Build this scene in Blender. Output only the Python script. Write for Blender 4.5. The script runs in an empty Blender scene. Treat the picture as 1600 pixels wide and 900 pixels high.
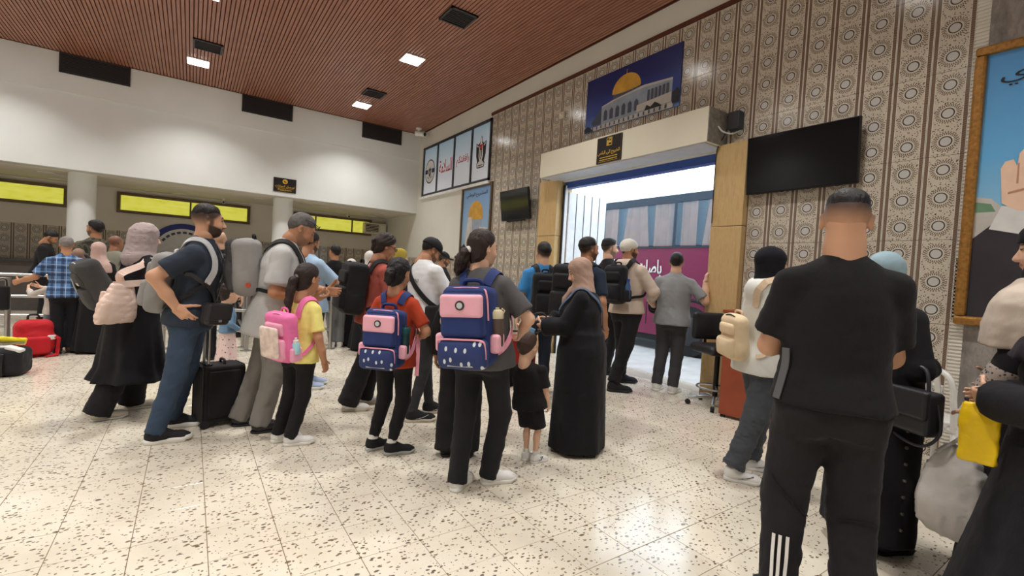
import bpy, bmesh, math, random
import numpy as np
from mathutils import Matrix, Vector, Euler

random.seed(7)
SC = bpy.context.scene
COL = SC.collection
PI = math.pi

# ------------------------------------------------------------------ camera
CAM_H = 1.385
YAW, PITCH, ROLL, FPX = math.radians(34.565), math.radians(-1.775), math.radians(3.319), 730.26
def _axes():
    f = np.array([math.sin(YAW)*math.cos(PITCH), math.cos(YAW)*math.cos(PITCH), math.sin(PITCH)])
    r0 = np.array([math.cos(YAW), -math.sin(YAW), 0.0]); u0 = np.cross(r0, f)
    r = math.cos(ROLL)*r0 + math.sin(ROLL)*u0
    u = -math.sin(ROLL)*r0 + math.cos(ROLL)*u0
    return r, u, f
CR, CU, CF = _axes()
cam_data = bpy.data.cameras.new('camera')
cam_data.sensor_width = 36.0
cam_data.lens = FPX*36.0/1600.0
cam_data.clip_start = 0.05
cam = bpy.data.objects.new('camera', cam_data)
COL.objects.link(cam)
cam.matrix_world = Matrix(((CR[0], CU[0], -CF[0], 0), (CR[1], CU[1], -CF[1], 0), (CR[2], CU[2], -CF[2], CAM_H), (0, 0, 0, 1)))
SC.camera = cam

# ------------------------------------------------------------------ world, sun, exposure
world = bpy.data.worlds.new('world'); SC.world = world
world.use_nodes = True
_bg = world.node_tree.nodes['Background']
_bg.inputs[0].default_value = (0.72, 0.86, 1.0, 1)
_bg.inputs[1].default_value = 4.5
SC.view_settings.view_transform = 'Standard'
SC.view_settings.look = 'None'
SC.view_settings.gamma = 1
SC.view_settings.use_curve_mapping = False
SC.view_settings.exposure = 0.0

ROOM_LAMP_W = 42.0        # each ceiling LED panel
LAMP_COL = (1.0, 0.985, 0.955)
LAMP_SPREAD = math.radians(112)

# ------------------------------------------------------------------ pixel helpers (a point of the photo at a known depth)
def _ray(px, py):
    return CR*((px-800)/FPX) - CU*((py-450)/FPX) + CF
def floor_at(px, py, z=0.0):
    d = _ray(px, py); t = (z-CAM_H)/d[2]
    return Vector((d[0]*t, d[1]*t, z))
def on_x(px, py, X):
    d = _ray(px, py); t = X/d[0]
    return Vector((X, d[1]*t, CAM_H+d[2]*t))
def on_y(px, py, Y):
    d = _ray(px, py); t = Y/d[1]
    return Vector((d[0]*t, Y, CAM_H+d[2]*t))
def depth_at(px, py, dist):
    d = _ray(px, py)
    return Vector((d[0]*dist, d[1]*dist, CAM_H+d[2]*dist))
def project(p):
    q = np.array([p[0], p[1], p[2]-CAM_H]); z = q@CF
    return 800+FPX*(q@CR)/z, 450-FPX*(q@CU)/z, z

# ------------------------------------------------------------------ objects
def link(o, parent=None):
    COL.objects.link(o)
    if parent is not None: o.parent = parent
    return o
def tag(o, label=None, cat=None, group=None, kind=None):
    if label: o['label'] = label
    if cat: o['category'] = cat
    if group: o['group'] = group
    if kind: o['kind'] = kind
    return o
def empty(name, loc=(0, 0, 0), rz=0.0, scale=1.0, parent=None):
    o = bpy.data.objects.new(name, None)
    o.empty_display_size = 0.1
    o.location = loc; o.rotation_euler = (0, 0, rz); o.scale = (scale,)*3
    return link(o, parent)
def mesh_from(name, V, F, mat, smooth=True):
    me = bpy.data.meshes.new(name)
    V = np.asarray(V, np.float32)
    if isinstance(F, np.ndarray):
        n, k = F.shape
        me.vertices.add(len(V)); me.vertices.foreach_set('co', V.ravel())
        me.loops.add(n*k); me.loops.foreach_set('vertex_index', F.astype(np.int32).ravel())
        me.polygons.add(n)
        me.polygons.foreach_set('loop_start', np.arange(0, n*k, k, dtype=np.int32))
        me.polygons.foreach_set('loop_total', np.full(n, k, np.int32))
        me.update(calc_edges=True)
    else:
        me.from_pydata([tuple(v) for v in V], [], F); me.update()
    me.polygons.foreach_set('use_smooth', np.full(len(me.polygons), bool(smooth)))
    if mat is not None: me.materials.append(mat)
    return me
def obj(name, me, parent=None, loc=None, rot=None, scale=None):
    o = bpy.data.objects.new(name, me)
    if loc is not None: o.location = loc
    if rot is not None: o.rotation_euler = rot
    if scale is not None: o.scale = scale if hasattr(scale, '__len__') else (scale,)*3
    return link(o, parent)

class MB:
    """collects simple shapes into one mesh"""
    def __init__(s): s.V = []; s.F = []
    def add(s, V, F):
        n = len(s.V); s.V += [tuple(v) for v in V]; s.F += [tuple(i+n for i in f) for f in F]; return s
    def box(s, lo, hi, M=None, bev=0.0):
        lo = Vector(lo); hi = Vector(hi)
        if bev > 0:
            bm = bmesh.new(); bmesh.ops.create_cube(bm, size=1)
            d = hi-lo; c = (hi+lo)/2
            for v in bm.verts: v.co = Vector((v.co.x*d.x+c.x, v.co.y*d.y+c.y, v.co.z*d.z+c.z))
            bmesh.ops.bevel(bm, geom=bm.edges[:], offset=min(bev, .49*min(d)), segments=2, profile=.5, affect='EDGES')
            bm.verts.index_update()
            V = [v.co.copy() for v in bm.verts]; F = [[v.index for v in f.verts] for f in bm.faces]; bm.free()
        else:
            V = [Vector((x, y, z)) for x in (lo.x, hi.x) for y in (lo.y, hi.y) for z in (lo.z, hi.z)]
            F = [(0, 1, 3, 2), (4, 6, 7, 5), (0, 4, 5, 1), (2, 3, 7, 6), (0, 2, 6, 4), (1, 5, 7, 3)]
        if M is not None: V = [M@v for v in V]
        return s.add(V, F)
    def prism(s, pts, d0, d1, axis=2):
        """polygon pts (2d) extruded along axis from d0 to d1"""
        def mk(p, d):
            if axis == 2: return (p[0], p[1], d)
            if axis == 1: return (p[0], d, p[1])
            return (d, p[0], p[1])
        n = len(pts); V = [mk(p, d0) for p in pts]+[mk(p, d1) for p in pts]
        F = [tuple(range(n))[::-1], tuple(range(n, 2*n))]+[(i, (i+1) % n, n+(i+1) % n, n+i) for i in range(n)]
        return s.add(V, F)
    def tube(s, pts, r, n=10, cap=True, radii=None):
        pts = [Vector(p) for p in pts]; V = []; F = []
        up = None
        for i, p in enumerate(pts):
            t = (pts[min(i+1, len(pts)-1)]-pts[max(i-1, 0)])
            t.normalize()
            if up is None:
                up = Vector((0, 0, 1)) if abs(t.z) < .9 else Vector((1, 0, 0))
            a = t.cross(up)
            if a.length < 1e-4: a = t.cross(Vector((0, 1, 0)))
            a.normalize(); b = a.cross(t).normalized(); up = b
            rr = radii[i] if radii else r
            for k in range(n):
                th = 2*PI*k/n
                V.append(p+a*(rr*math.cos(th))+b*(rr*math.sin(th)))
        for i in range(len(pts)-1):
            for k in range(n):
                F.append((i*n+k, i*n+(k+1) % n, (i+1)*n+(k+1) % n, (i+1)*n+k))
        if cap:
            F.append(tuple(range(n))); F.append(tuple(range((len(pts)-1)*n, len(pts)*n))[::-1])
        return s.add(V, F)
    def lathe(s, prof, n=24, c=(0, 0, 0), M=None):
        V = []; F = []
        for r, z in prof:
            for k in range(n):
                V.append(Vector((c[0]+r*math.cos(2*PI*k/n), c[1]+r*math.sin(2*PI*k/n), c[2]+z)))
        for i in range(len(prof)-1):
            for k in range(n): F.append((i*n+k, i*n+(k+1) % n, (i+1)*n+(k+1) % n, (i+1)*n+k))
        F.append(tuple(range(n))[::-1]); F.append(tuple(range((len(prof)-1)*n, len(prof)*n)))
        if M is not None: V = [M@v for v in V]
        return s.add(V, F)
    def build(s, name, mat, parent=None, smooth=False, loc=None, rot=None):
        me = mesh_from(name, s.V, s.F, mat, smooth)
        if smooth:
            try: me.shade_smooth(); me.set_sharp_from_angle(angle=math.radians(40))
            except Exception: pass
        return obj(name, me, parent, loc, rot)

def catmull(pts, n=6, closed=False):
    P = [Vector(p) for p in pts]; out = []
    m = len(P)
    for i in range(m if closed else m-1):
        if closed: a, b, c, d = P[(i-1) % m], P[i], P[(i+1) % m], P[(i+2) % m]
        else: a, b, c, d = P[max(i-1, 0)], P[i], P[i+1], P[min(i+2, m-1)]
        for k in range(n):
            t = k/n
            out.append(.5*((2*b)+(c-a)*t+(2*a-5*b+4*c-d)*t*t+(3*b-a-3*c+d)*t**3))
    if not closed: out.append(P[-1])
    return out

# ------------------------------------------------------------------ materials
_mats = {}
def srgb(*c):
    """photo colour 0-255 to linear"""
    return tuple(((v/255)/12.92 if v/255 <= .04045 else ((v/255+.055)/1.055)**2.4) for v in c)
class NT:
    def __init__(s, name):
        s.m = bpy.data.materials.new(name); s.m.use_nodes = True
        s.t = s.m.node_tree; s.N = s.t.nodes; s.b = s.N['Principled BSDF']
    def n(s, typ, **kw):
        x = s.N.new(typ)
        for k, v in kw.items():
            if k.startswith('i_'):
                key = k[2:]
                x.inputs[int(key) if key.isdigit() else key.replace('_', ' ')].default_value = v
            else: setattr(x, k, v)
        return x
    def l(s, a, b):
        s.t.links.new(a, b)
    def coord(s, which='Object'):
        return s.n('ShaderNodeTexCoord').outputs[which]
    def mapped(s, src, scale=(1, 1, 1), rot=(0, 0, 0), loc=(0, 0, 0)):
        m = s.n('ShaderNodeMapping'); m.inputs['Scale'].default_value = scale
        m.inputs['Rotation'].default_value = rot; m.inputs['Location'].default_value = loc
        s.l(src, m.inputs[0]); return m.outputs[0]
    def noise(s, src, scale, detail=3, rough=.5):
        x = s.n('ShaderNodeTexNoise'); x.inputs['Scale'].default_value = scale; x.inputs['Detail'].default_value = detail
        x.inputs['Roughness'].default_value = rough
        if src is not None: s.l(src, x.inputs['Vector'])
        return x.outputs[0]
    def math(s, op, a, b=None, c=None, clamp=False):
        x = s.n('ShaderNodeMath', operation=op, use_clamp=clamp)
        for i, v in enumerate((a, b, c)):
            if v is None: continue
            if hasattr(v, 'is_linked') or hasattr(v, 'links'): s.l(v, x.inputs[i])
            else: x.inputs[i].default_value = v
        return x.outputs[0]
    def mix(s, f, a, b, mode='MIX'):
        x = s.n('ShaderNodeMix', data_type='RGBA', blend_type=mode)
        for inp, v in ((x.inputs[0], f), (x.inputs[6], a), (x.inputs[7], b)):
            if hasattr(v, 'links'): s.l(v, inp)
            elif isinstance(v, (int, float)): inp.default_value = v
            else: inp.default_value = (*v[:3], 1)
        return x.outputs[2]
    def ramp(s, f, stops, interp='LINEAR'):
        x = s.n('ShaderNodeValToRGB'); x.color_ramp.interpolation = interp
        e = x.color_ramp.elements
        while len(e) < len(stops): e.new(.5)
        for el, (p, c) in zip(e, stops):
            el.position = p; el.color = (*c[:3], 1) if hasattr(c, '__len__') else (c, c, c, 1)
        s.l(f, x.inputs[0]); return x.outputs[0]
    def bump(s, h, strength=.3, dist=.01):
        x = s.n('ShaderNodeBump'); x.inputs['Strength'].default_value = strength; x.inputs['Distance'].default_value = dist
        s.l(h, x.inputs['Height']); s.l(x.outputs[0], s.b.inputs['Normal']); return x
    def base(s, v):
        if hasattr(v, 'links'): s.l(v, s.b.inputs['Base Color'])
        else: s.b.inputs['Base Color'].default_value = (*v[:3], 1)
    def set(s, rough=None, metal=None, spec=None, coat=None, sheen=None, trans=None, ior=None, emit=None, estr=None, alpha=None):
        b = s.b.inputs
        if rough is not None: b['Roughness'].default_value = rough
        if metal is not None: b['Metallic'].default_value = metal
        if spec is not None: b['Specular IOR Level'].default_value = spec
        if coat is not None: b['Coat Weight'].default_value = coat
        if sheen is not None: b['Sheen Weight'].default_value = sheen
        if trans is not None: b['Transmission Weight'].default_value = trans
        if ior is not None: b['IOR'].default_value = ior
        if emit is not None: b['Emission Color'].default_value = (*emit, 1)
        if estr is not None: b['Emission Strength'].default_value = estr
        return s
def plain(name, col, rough=.6, metal=0.0, spec=.4, var=.06, nscale=9.0, bump=0.0, bscale=60.0, **kw):
    key = ('p', name)
    if key in _mats: return _mats[key]
    t = NT(name); c = t.coord()
    n = t.noise(c, nscale, 3)
    lo = tuple(v*(1-var) for v in col); hi = tuple(min(1, v*(1+var)) for v in col)
    t.base(t.ramp(n, [(.3, lo), (.7, hi)]))
    t.set(rough=rough, metal=metal, spec=spec, **kw)
    if bump: t.bump(t.noise(c, bscale, 4), bump, .004)
    _mats[key] = t.m
    return t.m
def cloth(name, col, rough=.92, fold=.35, weave=.12, var=.10):
    """woven fabric: soft crease relief and a fine weave"""
    key = ('c', name)
    if key in _mats: return _mats[key]
    t = NT(name); c = t.coord()
    n = t.noise(t.mapped(c, (1, 1, .55)), 7, 4, .55)
    lo = tuple(v*(1-var) for v in col); hi = tuple(min(1, v*(1+var)) for v in col)
    t.base(t.ramp(n, [(.3, lo), (.7, hi)]))
    w = t.noise(c, 420, 2)
    f = t.noise(t.mapped(c, (1, 1, .45), (.3, .2, .4)), 11, 5, .6)
    h = t.math('ADD', t.math('MULTIPLY', f, fold), t.math('MULTIPLY', w, weave*.15))
    t.bump(h, .5, .03)
    t.set(rough=rough, spec=.25, sheen=.04)
    _mats[key] = t.m
    return t.m
# ================================================================== the hall
WX = 5.40      # tiled wall plane
WB = 12.99     # upper back wall plane
RB = 15.60     # back wall of the recess under the soffit
CZ = 5.26      # slat ceiling
SZ = 2.98      # soffit
XL, YF = -7.0, -4.0

def wallM_x(X, y, z): return Matrix(((0, 0, -1, X), (-1, 0, 0, y), (0, 1, 0, z), (0, 0, 0, 1)))
def wallM_y(Y, x, z): return Matrix(((1, 0, 0, x), (0, 0, -1, Y), (0, 1, 0, z), (0, 0, 0, 1)))

# --- materials of the shell
M_white = plain('white_plaster', srgb(228, 231, 229), .75, var=.03, nscale=1.3, bump=.12, bscale=35)
M_cream = plain('cream_plaster', srgb(222, 220, 210), .75, var=.03, nscale=1.3, bump=.12, bscale=35)
M_recess = plain('recess_plaster', srgb(216, 209, 196), .8, var=.04, nscale=1.5, bump=.1, bscale=35)
M_black = plain('black_plastic', srgb(24, 24, 26), .5)
M_grille = plain('vent_black', srgb(58, 55, 56), .6)
M_steel = plain('brushed_steel', srgb(176, 174, 172), .28, metal=.9, var=.03)
M_darksteel = plain('dark_grey_metal', srgb(62, 62, 66), .4, metal=.4)
M_bronze = plain('bronze_frame', srgb(104, 88, 66), .45, metal=.3)
M_whitepaint = plain('white_paint', srgb(232, 232, 230), .4)
M_brown = plain('brown_trim', srgb(92, 48, 34), .5)
M_gold = plain('gold_letter', srgb(214, 174, 62), .45)
M_signblack = plain('sign_black', srgb(34, 32, 34), .35)

def mat_terrazzo():
    t = NT('terrazzo_tile'); g = t.n('ShaderNodeNewGeometry').outputs['Position']
    wob = t.n('ShaderNodeVectorMath', operation='SCALE'); wob.inputs[3].default_value = .012
    nz = t.n('ShaderNodeTexNoise'); nz.inputs['Scale'].default_value = 40; t.l(g, nz.inputs['Vector']); t.l(nz.outputs['Color'], wob.inputs[0])
    add = t.n('ShaderNodeVectorMath', operation='ADD'); t.l(g, add.inputs[0]); t.l(wob.outputs[0], add.inputs[1])
    col = None
    big = t.noise(g, 1.6, 4, .6); fine = t.noise(g, 90, 3)
    col = t.ramp(big, [(.25, srgb(208, 199, 180)), (.55, srgb(226, 218, 200)), (.8, srgb(234, 228, 213))])
    col = t.mix(t.math('MULTIPLY', fine, .20), col, srgb(190, 176, 152))
    for sc, thr, size, seed, stops in ((30, .54, .40, 0, [(0, srgb(98, 80, 64)), (.35, srgb(124, 108, 88)), (.6, srgb(92, 88, 84)), (1, srgb(150, 128, 100))]),
                                       (62, .74, .34, 3, [(0, srgb(130, 112, 92)), (.5, srgb(160, 142, 118)), (1, srgb(112, 106, 98))]),
                                       (15, .88, .28, 7, [(0, srgb(100, 78, 60)), (.5, srgb(128, 104, 80)), (1, srgb(92, 90, 88))])):
        m = t.mapped(add.outputs[0], (1, 1.7 if seed != 3 else .7, 0), (0, 0, .5+seed), (seed*3.1, seed*1.7, 0))
        v = t.n('ShaderNodeTexVoronoi', voronoi_dimensions='2D'); v.inputs['Scale'].default_value = sc
        t.l(m, v.inputs['Vector'])
        sp = t.n('ShaderNodeSeparateColor'); t.l(v.outputs['Color'], sp.inputs[0])
        rad = t.math('MULTIPLY', t.math('SUBTRACT', sp.outputs[0], thr, clamp=True), size/(1-thr))
        mask = t.math('MULTIPLY', t.math('SUBTRACT', rad, v.outputs['Distance']), 14, clamp=True)
        col = t.mix(mask, col, t.ramp(sp.outputs[1], stops))
    dirt = t.noise(g, .55, 5, .65)
    col = t.mix(t.math('MULTIPLY', t.math('SUBTRACT', dirt, .5, clamp=True), .9), col, srgb(150, 128, 100))
    t.base(col)
    r = t.math('MULTIPLY_ADD', t.noise(g, 5, 3), .14, .09); t.l(r, t.b.inputs['Roughness'])
    t.set(spec=.62)
    t.bump(t.noise(g, 14, 3), .05, .004)
    return t.m
M_terr = mat_terrazzo()
M_grout = plain('floor_grout', srgb(120, 100, 78), .9)

# --- floor: slab, the 300 tiles that show largest, the rest as one part
TS = .30; TX0 = .105; TY0 = .05
floor = MB().box((XL-.2, YF-.2, -.2), (WX+.05, RB+.2, -.0025)).build('floor', M_grout); tag(floor, kind='structure')
tile_me = MB().box((-.1485, -.1485, -.02), (.1485, .1485, 0), bev=.0015)
tile_mesh = mesh_from('floor_tile', tile_me.V, tile_me.F, M_terr, False)
cells = []
i0, i1 = int((XL-TX0)/TS)-1, int((WX-TX0)/TS)+1
j0, j1 = int((YF-TY0)/TS)-1, int((RB-TY0)/TS)+1
for i in range(i0, i1+1):
    for j in range(j0, j1+1):
        x, y = TX0+TS*(i+.5), TY0+TS*(j+.5)
        if x > WX-.02 and not (3.3 < y < 6.6): continue
        px, py, z = project((x, y, 0))
        area = 0
        if z > .4 and -60 < px < 1660 and py < 960: area = 1/z**3
        cells.append((area, x, y))
cells.sort(reverse=True)
rnd = random.Random(3)
for a, x, y in cells[:300]:
    o = obj('floor_tile', tile_mesh, floor, (x, y, rnd.uniform(-.0004, .0004)))
    o.rotation_euler = (rnd.uniform(-.0012, .0012), rnd.uniform(-.0012, .0012), 0)
rest = MB()
for a, x, y in cells[300:]:
    z = rnd.uniform(-.0004, .0004)
    rest.add([(x-.1485, y-.1485, z), (x+.1485, y-.1485, z), (x+.1485, y+.1485, z), (x-.1485, y+.1485, z)], [(0, 1, 2, 3)])
o = rest.build('floor_tiles', M_terr, floor); o['kind'] = 'stuff'

# --- slat ceiling
M_slat = None
def mat_slat():
    t = NT('ceiling_slat'); g = t.n('ShaderNodeNewGeometry').outputs['Position']
    n = t.noise(t.mapped(g, (6, .8, 6)), 3, 4)
    t.base(t.ramp(n, [(.3, srgb(148, 98, 80)), (.7, srgb(168, 118, 98))]))
    t.set(rough=.38, spec=.5)
    return t.m
M_slat = mat_slat()
M_ceilback = plain('ceiling_gap', srgb(84, 40, 28), .8)
ceiling = MB().box((XL-.2, YF-.2, CZ+.022), (WX+.2, WB+.1, CZ+.3)).build('ceiling', M_ceilback); tag(ceiling, kind='structure')
sl = MB().box((-.0215, YF, 0), (.0215, WB-.02, .016)); slat_mesh = mesh_from('ceiling_slat', sl.V, sl.F, M_slat, False)
x = WX-.07
while x > XL:
    obj('ceiling_slat', slat_mesh, ceiling, (x, 0, CZ)); x -= .0585

# --- walls
DY0, DY1, DZ = 3.40, 6.50, 3.06        # doorway in the tiled wall
w = MB()
w.box((WX, YF-.2, -.05), (WX+.25, DY0, CZ+.1)); w.box((WX, DY0, DZ), (WX+.25, DY1, CZ+.1)); w.box((WX, DY1, -.05), (WX+.25, RB+.2, CZ+.1))
wall_r = w.build('wall_right', M_cream); tag(wall_r, kind='structure')
w = MB().box((XL-.25, WB, SZ), (WX, WB+.25, CZ+.1)).box((XL-.25, WB-.025, 4.49), (WX, WB+.01, CZ+.1))
wall_b = w.build('wall_back', M_white); tag(wall_b, kind='structure')
w = MB().box((XL-.25, WB+.2, SZ), (WX, RB+.2, SZ+.2)); soff = w.build('ceiling_recess', M_recess); tag(soff, kind='structure')
wall_rb = MB().box((XL-.25, RB, -.05), (WX+.2, RB+.25, SZ+.1)).build('wall_recess', M_recess); tag(wall_rb, kind='structure')
tag(MB().box((XL-.25, YF, -.05), (XL, RB+.2, CZ+.1)).build('wall_left', M_white), kind='structure')
tag(MB().box((XL-.25, YF-.25, -.05), (WX+.25, YF, CZ+.1)).build('wall_front', M_white), kind='structure')
tag(MB().box((WX-.03, YF, 4.845), (WX, 8.99, 4.90)).build('trim_1', M_brown), kind='structure')
tag(MB().box((WX-.02, YF, CZ-.012), (WX, WB, CZ+.03)).box((XL, WB-.045, CZ-.012), (WX, WB-.02, CZ+.03)).build('trim_2', M_brown), kind='structure')
tag(MB().box((WX-.014, 8.99, 1.9), (WX, 9.04, 4.1)).build('trim_3', M_whitepaint), kind='structure')

# --- patterned wall tiles
def mat_walltile():
    t = NT('patterned_wall_tile'); c = t.coord(); s = t.n('ShaderNodeSeparateXYZ'); t.l(c, s.inputs[0])
    u, v = s.outputs[1], s.outputs[2]
    vv = t.math('SUBTRACT', t.math('MODULO', t.math('ADD', v, .1225+2.45), .245), .1225)
    r = t.math('SQRT', t.math('ADD', t.math('MULTIPLY', u, u), t.math('MULTIPLY', vv, vv)))
    th = t.math('ARCTAN2', vv, u)
    def band(x, lo, hi, k=900):
        a = t.math('MULTIPLY', t.math('SUBTRACT', x, lo), k, clamp=True); b = t.math('MULTIPLY', t.math('SUBTRACT', hi, x), k, clamp=True)
        return t.math('MULTIPLY', a, b)
    cream, dark, brown, grey = srgb(212, 204, 190), srgb(74, 66, 62), srgb(148, 122, 102), srgb(196, 194, 190)
    col = t.mix(t.noise(c, 30, 3), srgb(194, 184, 166), srgb(208, 199, 182))
    # small flecks between the medallions
    vo = t.n('ShaderNodeTexVoronoi'); vo.inputs['Scale'].default_value = 78; t.l(t.mapped(c, (0, 1, 1)), vo.inputs['Vector'])
    fl = t.math('MULTIPLY', t.math('SUBTRACT', .44, vo.outputs['Distance']), 8, clamp=True)
    fl = t.math('MULTIPLY', fl, t.math('MULTIPLY', t.math('SUBTRACT', r, .080), 300, clamp=True))
    spc = t.n('ShaderNodeSeparateColor'); t.l(vo.outputs['Color'], spc.inputs[0])
    fl = t.math('MULTIPLY', fl, t.math('GREATER_THAN', spc.outputs[0], .30))
    col = t.mix(fl, col, dark)
    def rays(n, ph, lo, hi, colr, duty):
        nonlocal col
        a = t.math('SINE', t.math('MULTIPLY_ADD', th, float(n), ph))
        a = t.math('MULTIPLY', t.math('SUBTRACT', a, duty), 6, clamp=True)
        col = t.mix(t.math('MULTIPLY', a, band(r, lo, hi)), col, colr)
    rays(28, 0, .057, .075, dark, .15)
    rays(28, PI, .072, .090, srgb(120, 94, 76), .25)
    col = t.mix(band(r, -.1, .053), col, cream)
    col = t.mix(band(r, .0365, .0475), col, srgb(72, 62, 60))
    col = t.mix(band(r, -.1, .037), col, grey)
    au = t.math('ABSOLUTE', u)
    st = t.math('SINE', t.math('MULTIPLY_ADD', v, 420.0, t.math('MULTIPLY', au, 260.0)))
    stripe = t.mix(t.math('MULTIPLY_ADD', st, .5, .45, clamp=True), srgb(142, 120, 100), srgb(88, 70, 58))
    col = t.mix(band(au, .101, .1285), col, stripe)
    col = t.mix(band(au, .0965, .101), col, srgb(222, 218, 208))
    col = t.mix(band(au, .1285, .2), col, srgb(224, 220, 210))
    t.base(col); t.set(rough=.16, spec=.5)
    t.bump(t.noise(c, 8, 2), .04, .006)
    return t.m
M_wt = mat_walltile()
TW, TH = .27, .735
m1 = MB().box((-.012, -TW/2+.0015, -TH/2+.0015), (0, TW/2-.0015, TH/2-.0015), bev=.0012)
wt_mesh = mesh_from('wall_tile', m1.V, m1.F, M_wt, False)
m1 = MB().box((-.012, -TW/2+.0015, -.055), (0, TW/2-.0015, TH/2-.0015), bev=.0012)
wt_low = mesh_from('wall_tile_cut', m1.V, m1.F, M_wt, False)
rows = [4.10, 3.365, 2.63, 1.895, 1.16, .425]
for k in range(29):
    y0 = 1.16+TW*k
    for z0 in rows:
        if 3.2 < y0+.13 < 6.6 and z0 < 3.3: continue
        obj('wall_tile', wt_mesh, wall_r, (WX, y0+TW/2, z0+TH/2))
    if not (3.2 < y0+.13 < 6.6): obj('wall_tile', wt_low, wall_r, (WX, y0+TW/2, .425-TH/2))
# far white wall keeps a low band of tiles
for k in range(29, 53):
    y0 = 1.16+TW*k
    for z0 in (1.16, .425): obj('wall_tile', wt_mesh, wall_r, (WX, y0+TW/2, z0+TH/2-.2))
# recess back wall
for k in range(46):
    x0 = XL+.05+TW*k
    for z0 in (1.165, .43):
        obj('wall_tile', wt_mesh, wall_rb, (x0+TW/2, RB, z0+TH/2), (0, 0, PI/2))
# broken end of the tiling: ridged mortar, a cracked tile corner, grey marble
M_mortar = plain('ridged_mortar', srgb(228, 223, 212), .9, bump=.4, bscale=30)
r_ = MB(); z = 0.0
while z < 5.2:
    r_.box((WX-.016, 1.075, z), (WX, 1.16, z+.016)); z += .030
r_.box((WX-.005, 1.075, 0), (WX+.002, 1.16, 5.2))
o = r_.build('mortar_ridges', M_mortar, wall_r); o['kind'] = 'stuff'
MB().prism([(1.157, 1.74), (1.157, 1.20), (1.10, 1.30), (1.085, 1.42), (1.082, 1.52), (1.105, 1.60)], WX-.016, WX-.010, axis=0).build('broken_tile', M_wt, wall_r)
def mat_marble():
    t = NT('grey_marble'); c = t.coord('Object')
    n = t.noise(c, 3, 8, .7); v = t.noise(t.mapped(c, (1, 1, .4), (.4, .3, .2)), 7, 6, .7)
    col = t.ramp(v, [(.3, srgb(70, 66, 64)), (.48, srgb(140, 134, 128)), (.56, srgb(176, 170, 162)), (.75, srgb(96, 92, 88))])
    t.base(t.mix(n, col, srgb(130, 124, 118))); t.set(rough=.35)
    return t.m
M_marble = mat_marble()
tag(MB().box((WX-.010, -4, 0), (WX, 1.075, 5.2)).build('wall_marble_facing', M_marble), kind='structure')

# --- doorway: wooden-looking stone pillars, header box, threshold
def mat_pillar():
    t = NT('yellow_stone_cladding'); c = t.coord()
    n = t.noise(t.mapped(c, (5, 5, .7)), 5, 6, .65); n2 = t.noise(c, 22, 4)
    col = t.ramp(n, [(.25, srgb(196, 160, 104)), (.5, srgb(214, 184, 130)), (.75, srgb(190, 156, 108))])
    s = t.n('ShaderNodeSeparateXYZ'); t.l(c, s.inputs[0])
    stain = t.math('MULTIPLY', t.math('SUBTRACT', .62, t.math('MULTIPLY_ADD', t.noise(c, 6, 5), .7, s.outputs[2])), 2.2, clamp=True)
    col = t.mix(stain, col, srgb(112, 88, 62))
    t.base(t.mix(t.math('MULTIPLY', n2, .25), col, srgb(160, 126, 84))); t.set(rough=.45)
    t.bump(n2, .15, .006)
    return t.m
M_pillar = mat_pillar()
for (a, b) in ((3.03, 3.43), (6.45, 6.97)):
    p = MB().box((5.30, a, 0), (WX+.25, b, 2.10), bev=.006).build('door_pillar', M_pillar); tag(p, kind='structure')
    MB().box((5.30, a, 2.106), (WX+.25, b, 3.10), bev=.006).build('cladding_slab', M_pillar, p)
M_header = plain('header_cream', srgb(222, 216, 196), .5, var=.03, nscale=2, bump=.05)
M_headend = plain('header_raw_end', srgb(128, 122, 112), .9, var=.25, nscale=14, bump=.4, bscale=40)
hdr = MB().box((5.0, 3.365, 3.09), (WX, 6.60, 3.505)).build('door_header', M_header); tag(hdr, kind='structure')
MB().box((5.004, 3.352, 3.092), (WX, 3.366, 3.50)).build('raw_end', M_headend, hdr)
M_grey = plain('light_grey_paint', srgb(190, 194, 200), .5)
MB().box((5.02, 3.40, 3.075), (WX+.2, 6.55, 3.092)).build('header_underside', M_grey, hdr)
M_blue = plain('blue_shutter_bar', srgb(52, 84, 160), .4)
MB().box((5.47, 3.40, 2.955), (5.60, 6.5, 3.075)).build('roller_shutter_bar', M_blue, hdr)
# white door leaf folded open outside, frame post
d1 = empty('door_1', (5.45, 6.44, 0)); tag(d1, kind='structure')
MB().box((-.02, -.05, 0), (.05, 0, 3.0)).build('frame_post', M_whitepaint, d1)
MB().box((-.045, -.055, 0), (-.02, -.02, 3.0)).build('black_seal', M_black, d1)
for k in range(5):
    MB().box((.10+k*.19, -.035, .05), (.27+k*.19, -.005, 2.9), bev=.006).build('leaf_panel', M_whitepaint, d1)
for k in range(4):
    MB().box((.28+k*.19, -.030, .05), (.28+k*.19+.008, -.012, 2.9)).build('hinge_strip', M_darksteel, d1)

# --- outdoor ground
M_pave = plain('pavement', srgb(190, 188, 184), .55, var=.12, nscale=3, bump=.2, bscale=50)
tag(MB().box((WX+.05, -20, -.25), (60, 40, -.012)).build('ground_outside', M_pave), kind='structure')
tag(MB().box((WX+.0, DY0, -.1), (WX+.28, DY1, .001)).build('trim_4', plain('threshold_stone', srgb(176, 166, 150), .4)), kind='structure')

# --- columns
for px0, px1, py in ((105, 150, 330), (427, 456, 330)):
    a = on_y(px0, py, 13.62); b = on_y(px1, py, 13.62)
    c = MB().lathe([(.232, 0), (.232, SZ+.01)], 40).build('column', M_white, None, True, ((a.x+b.x)/2, 13.6, 0)); tag(c, kind='structure')

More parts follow.
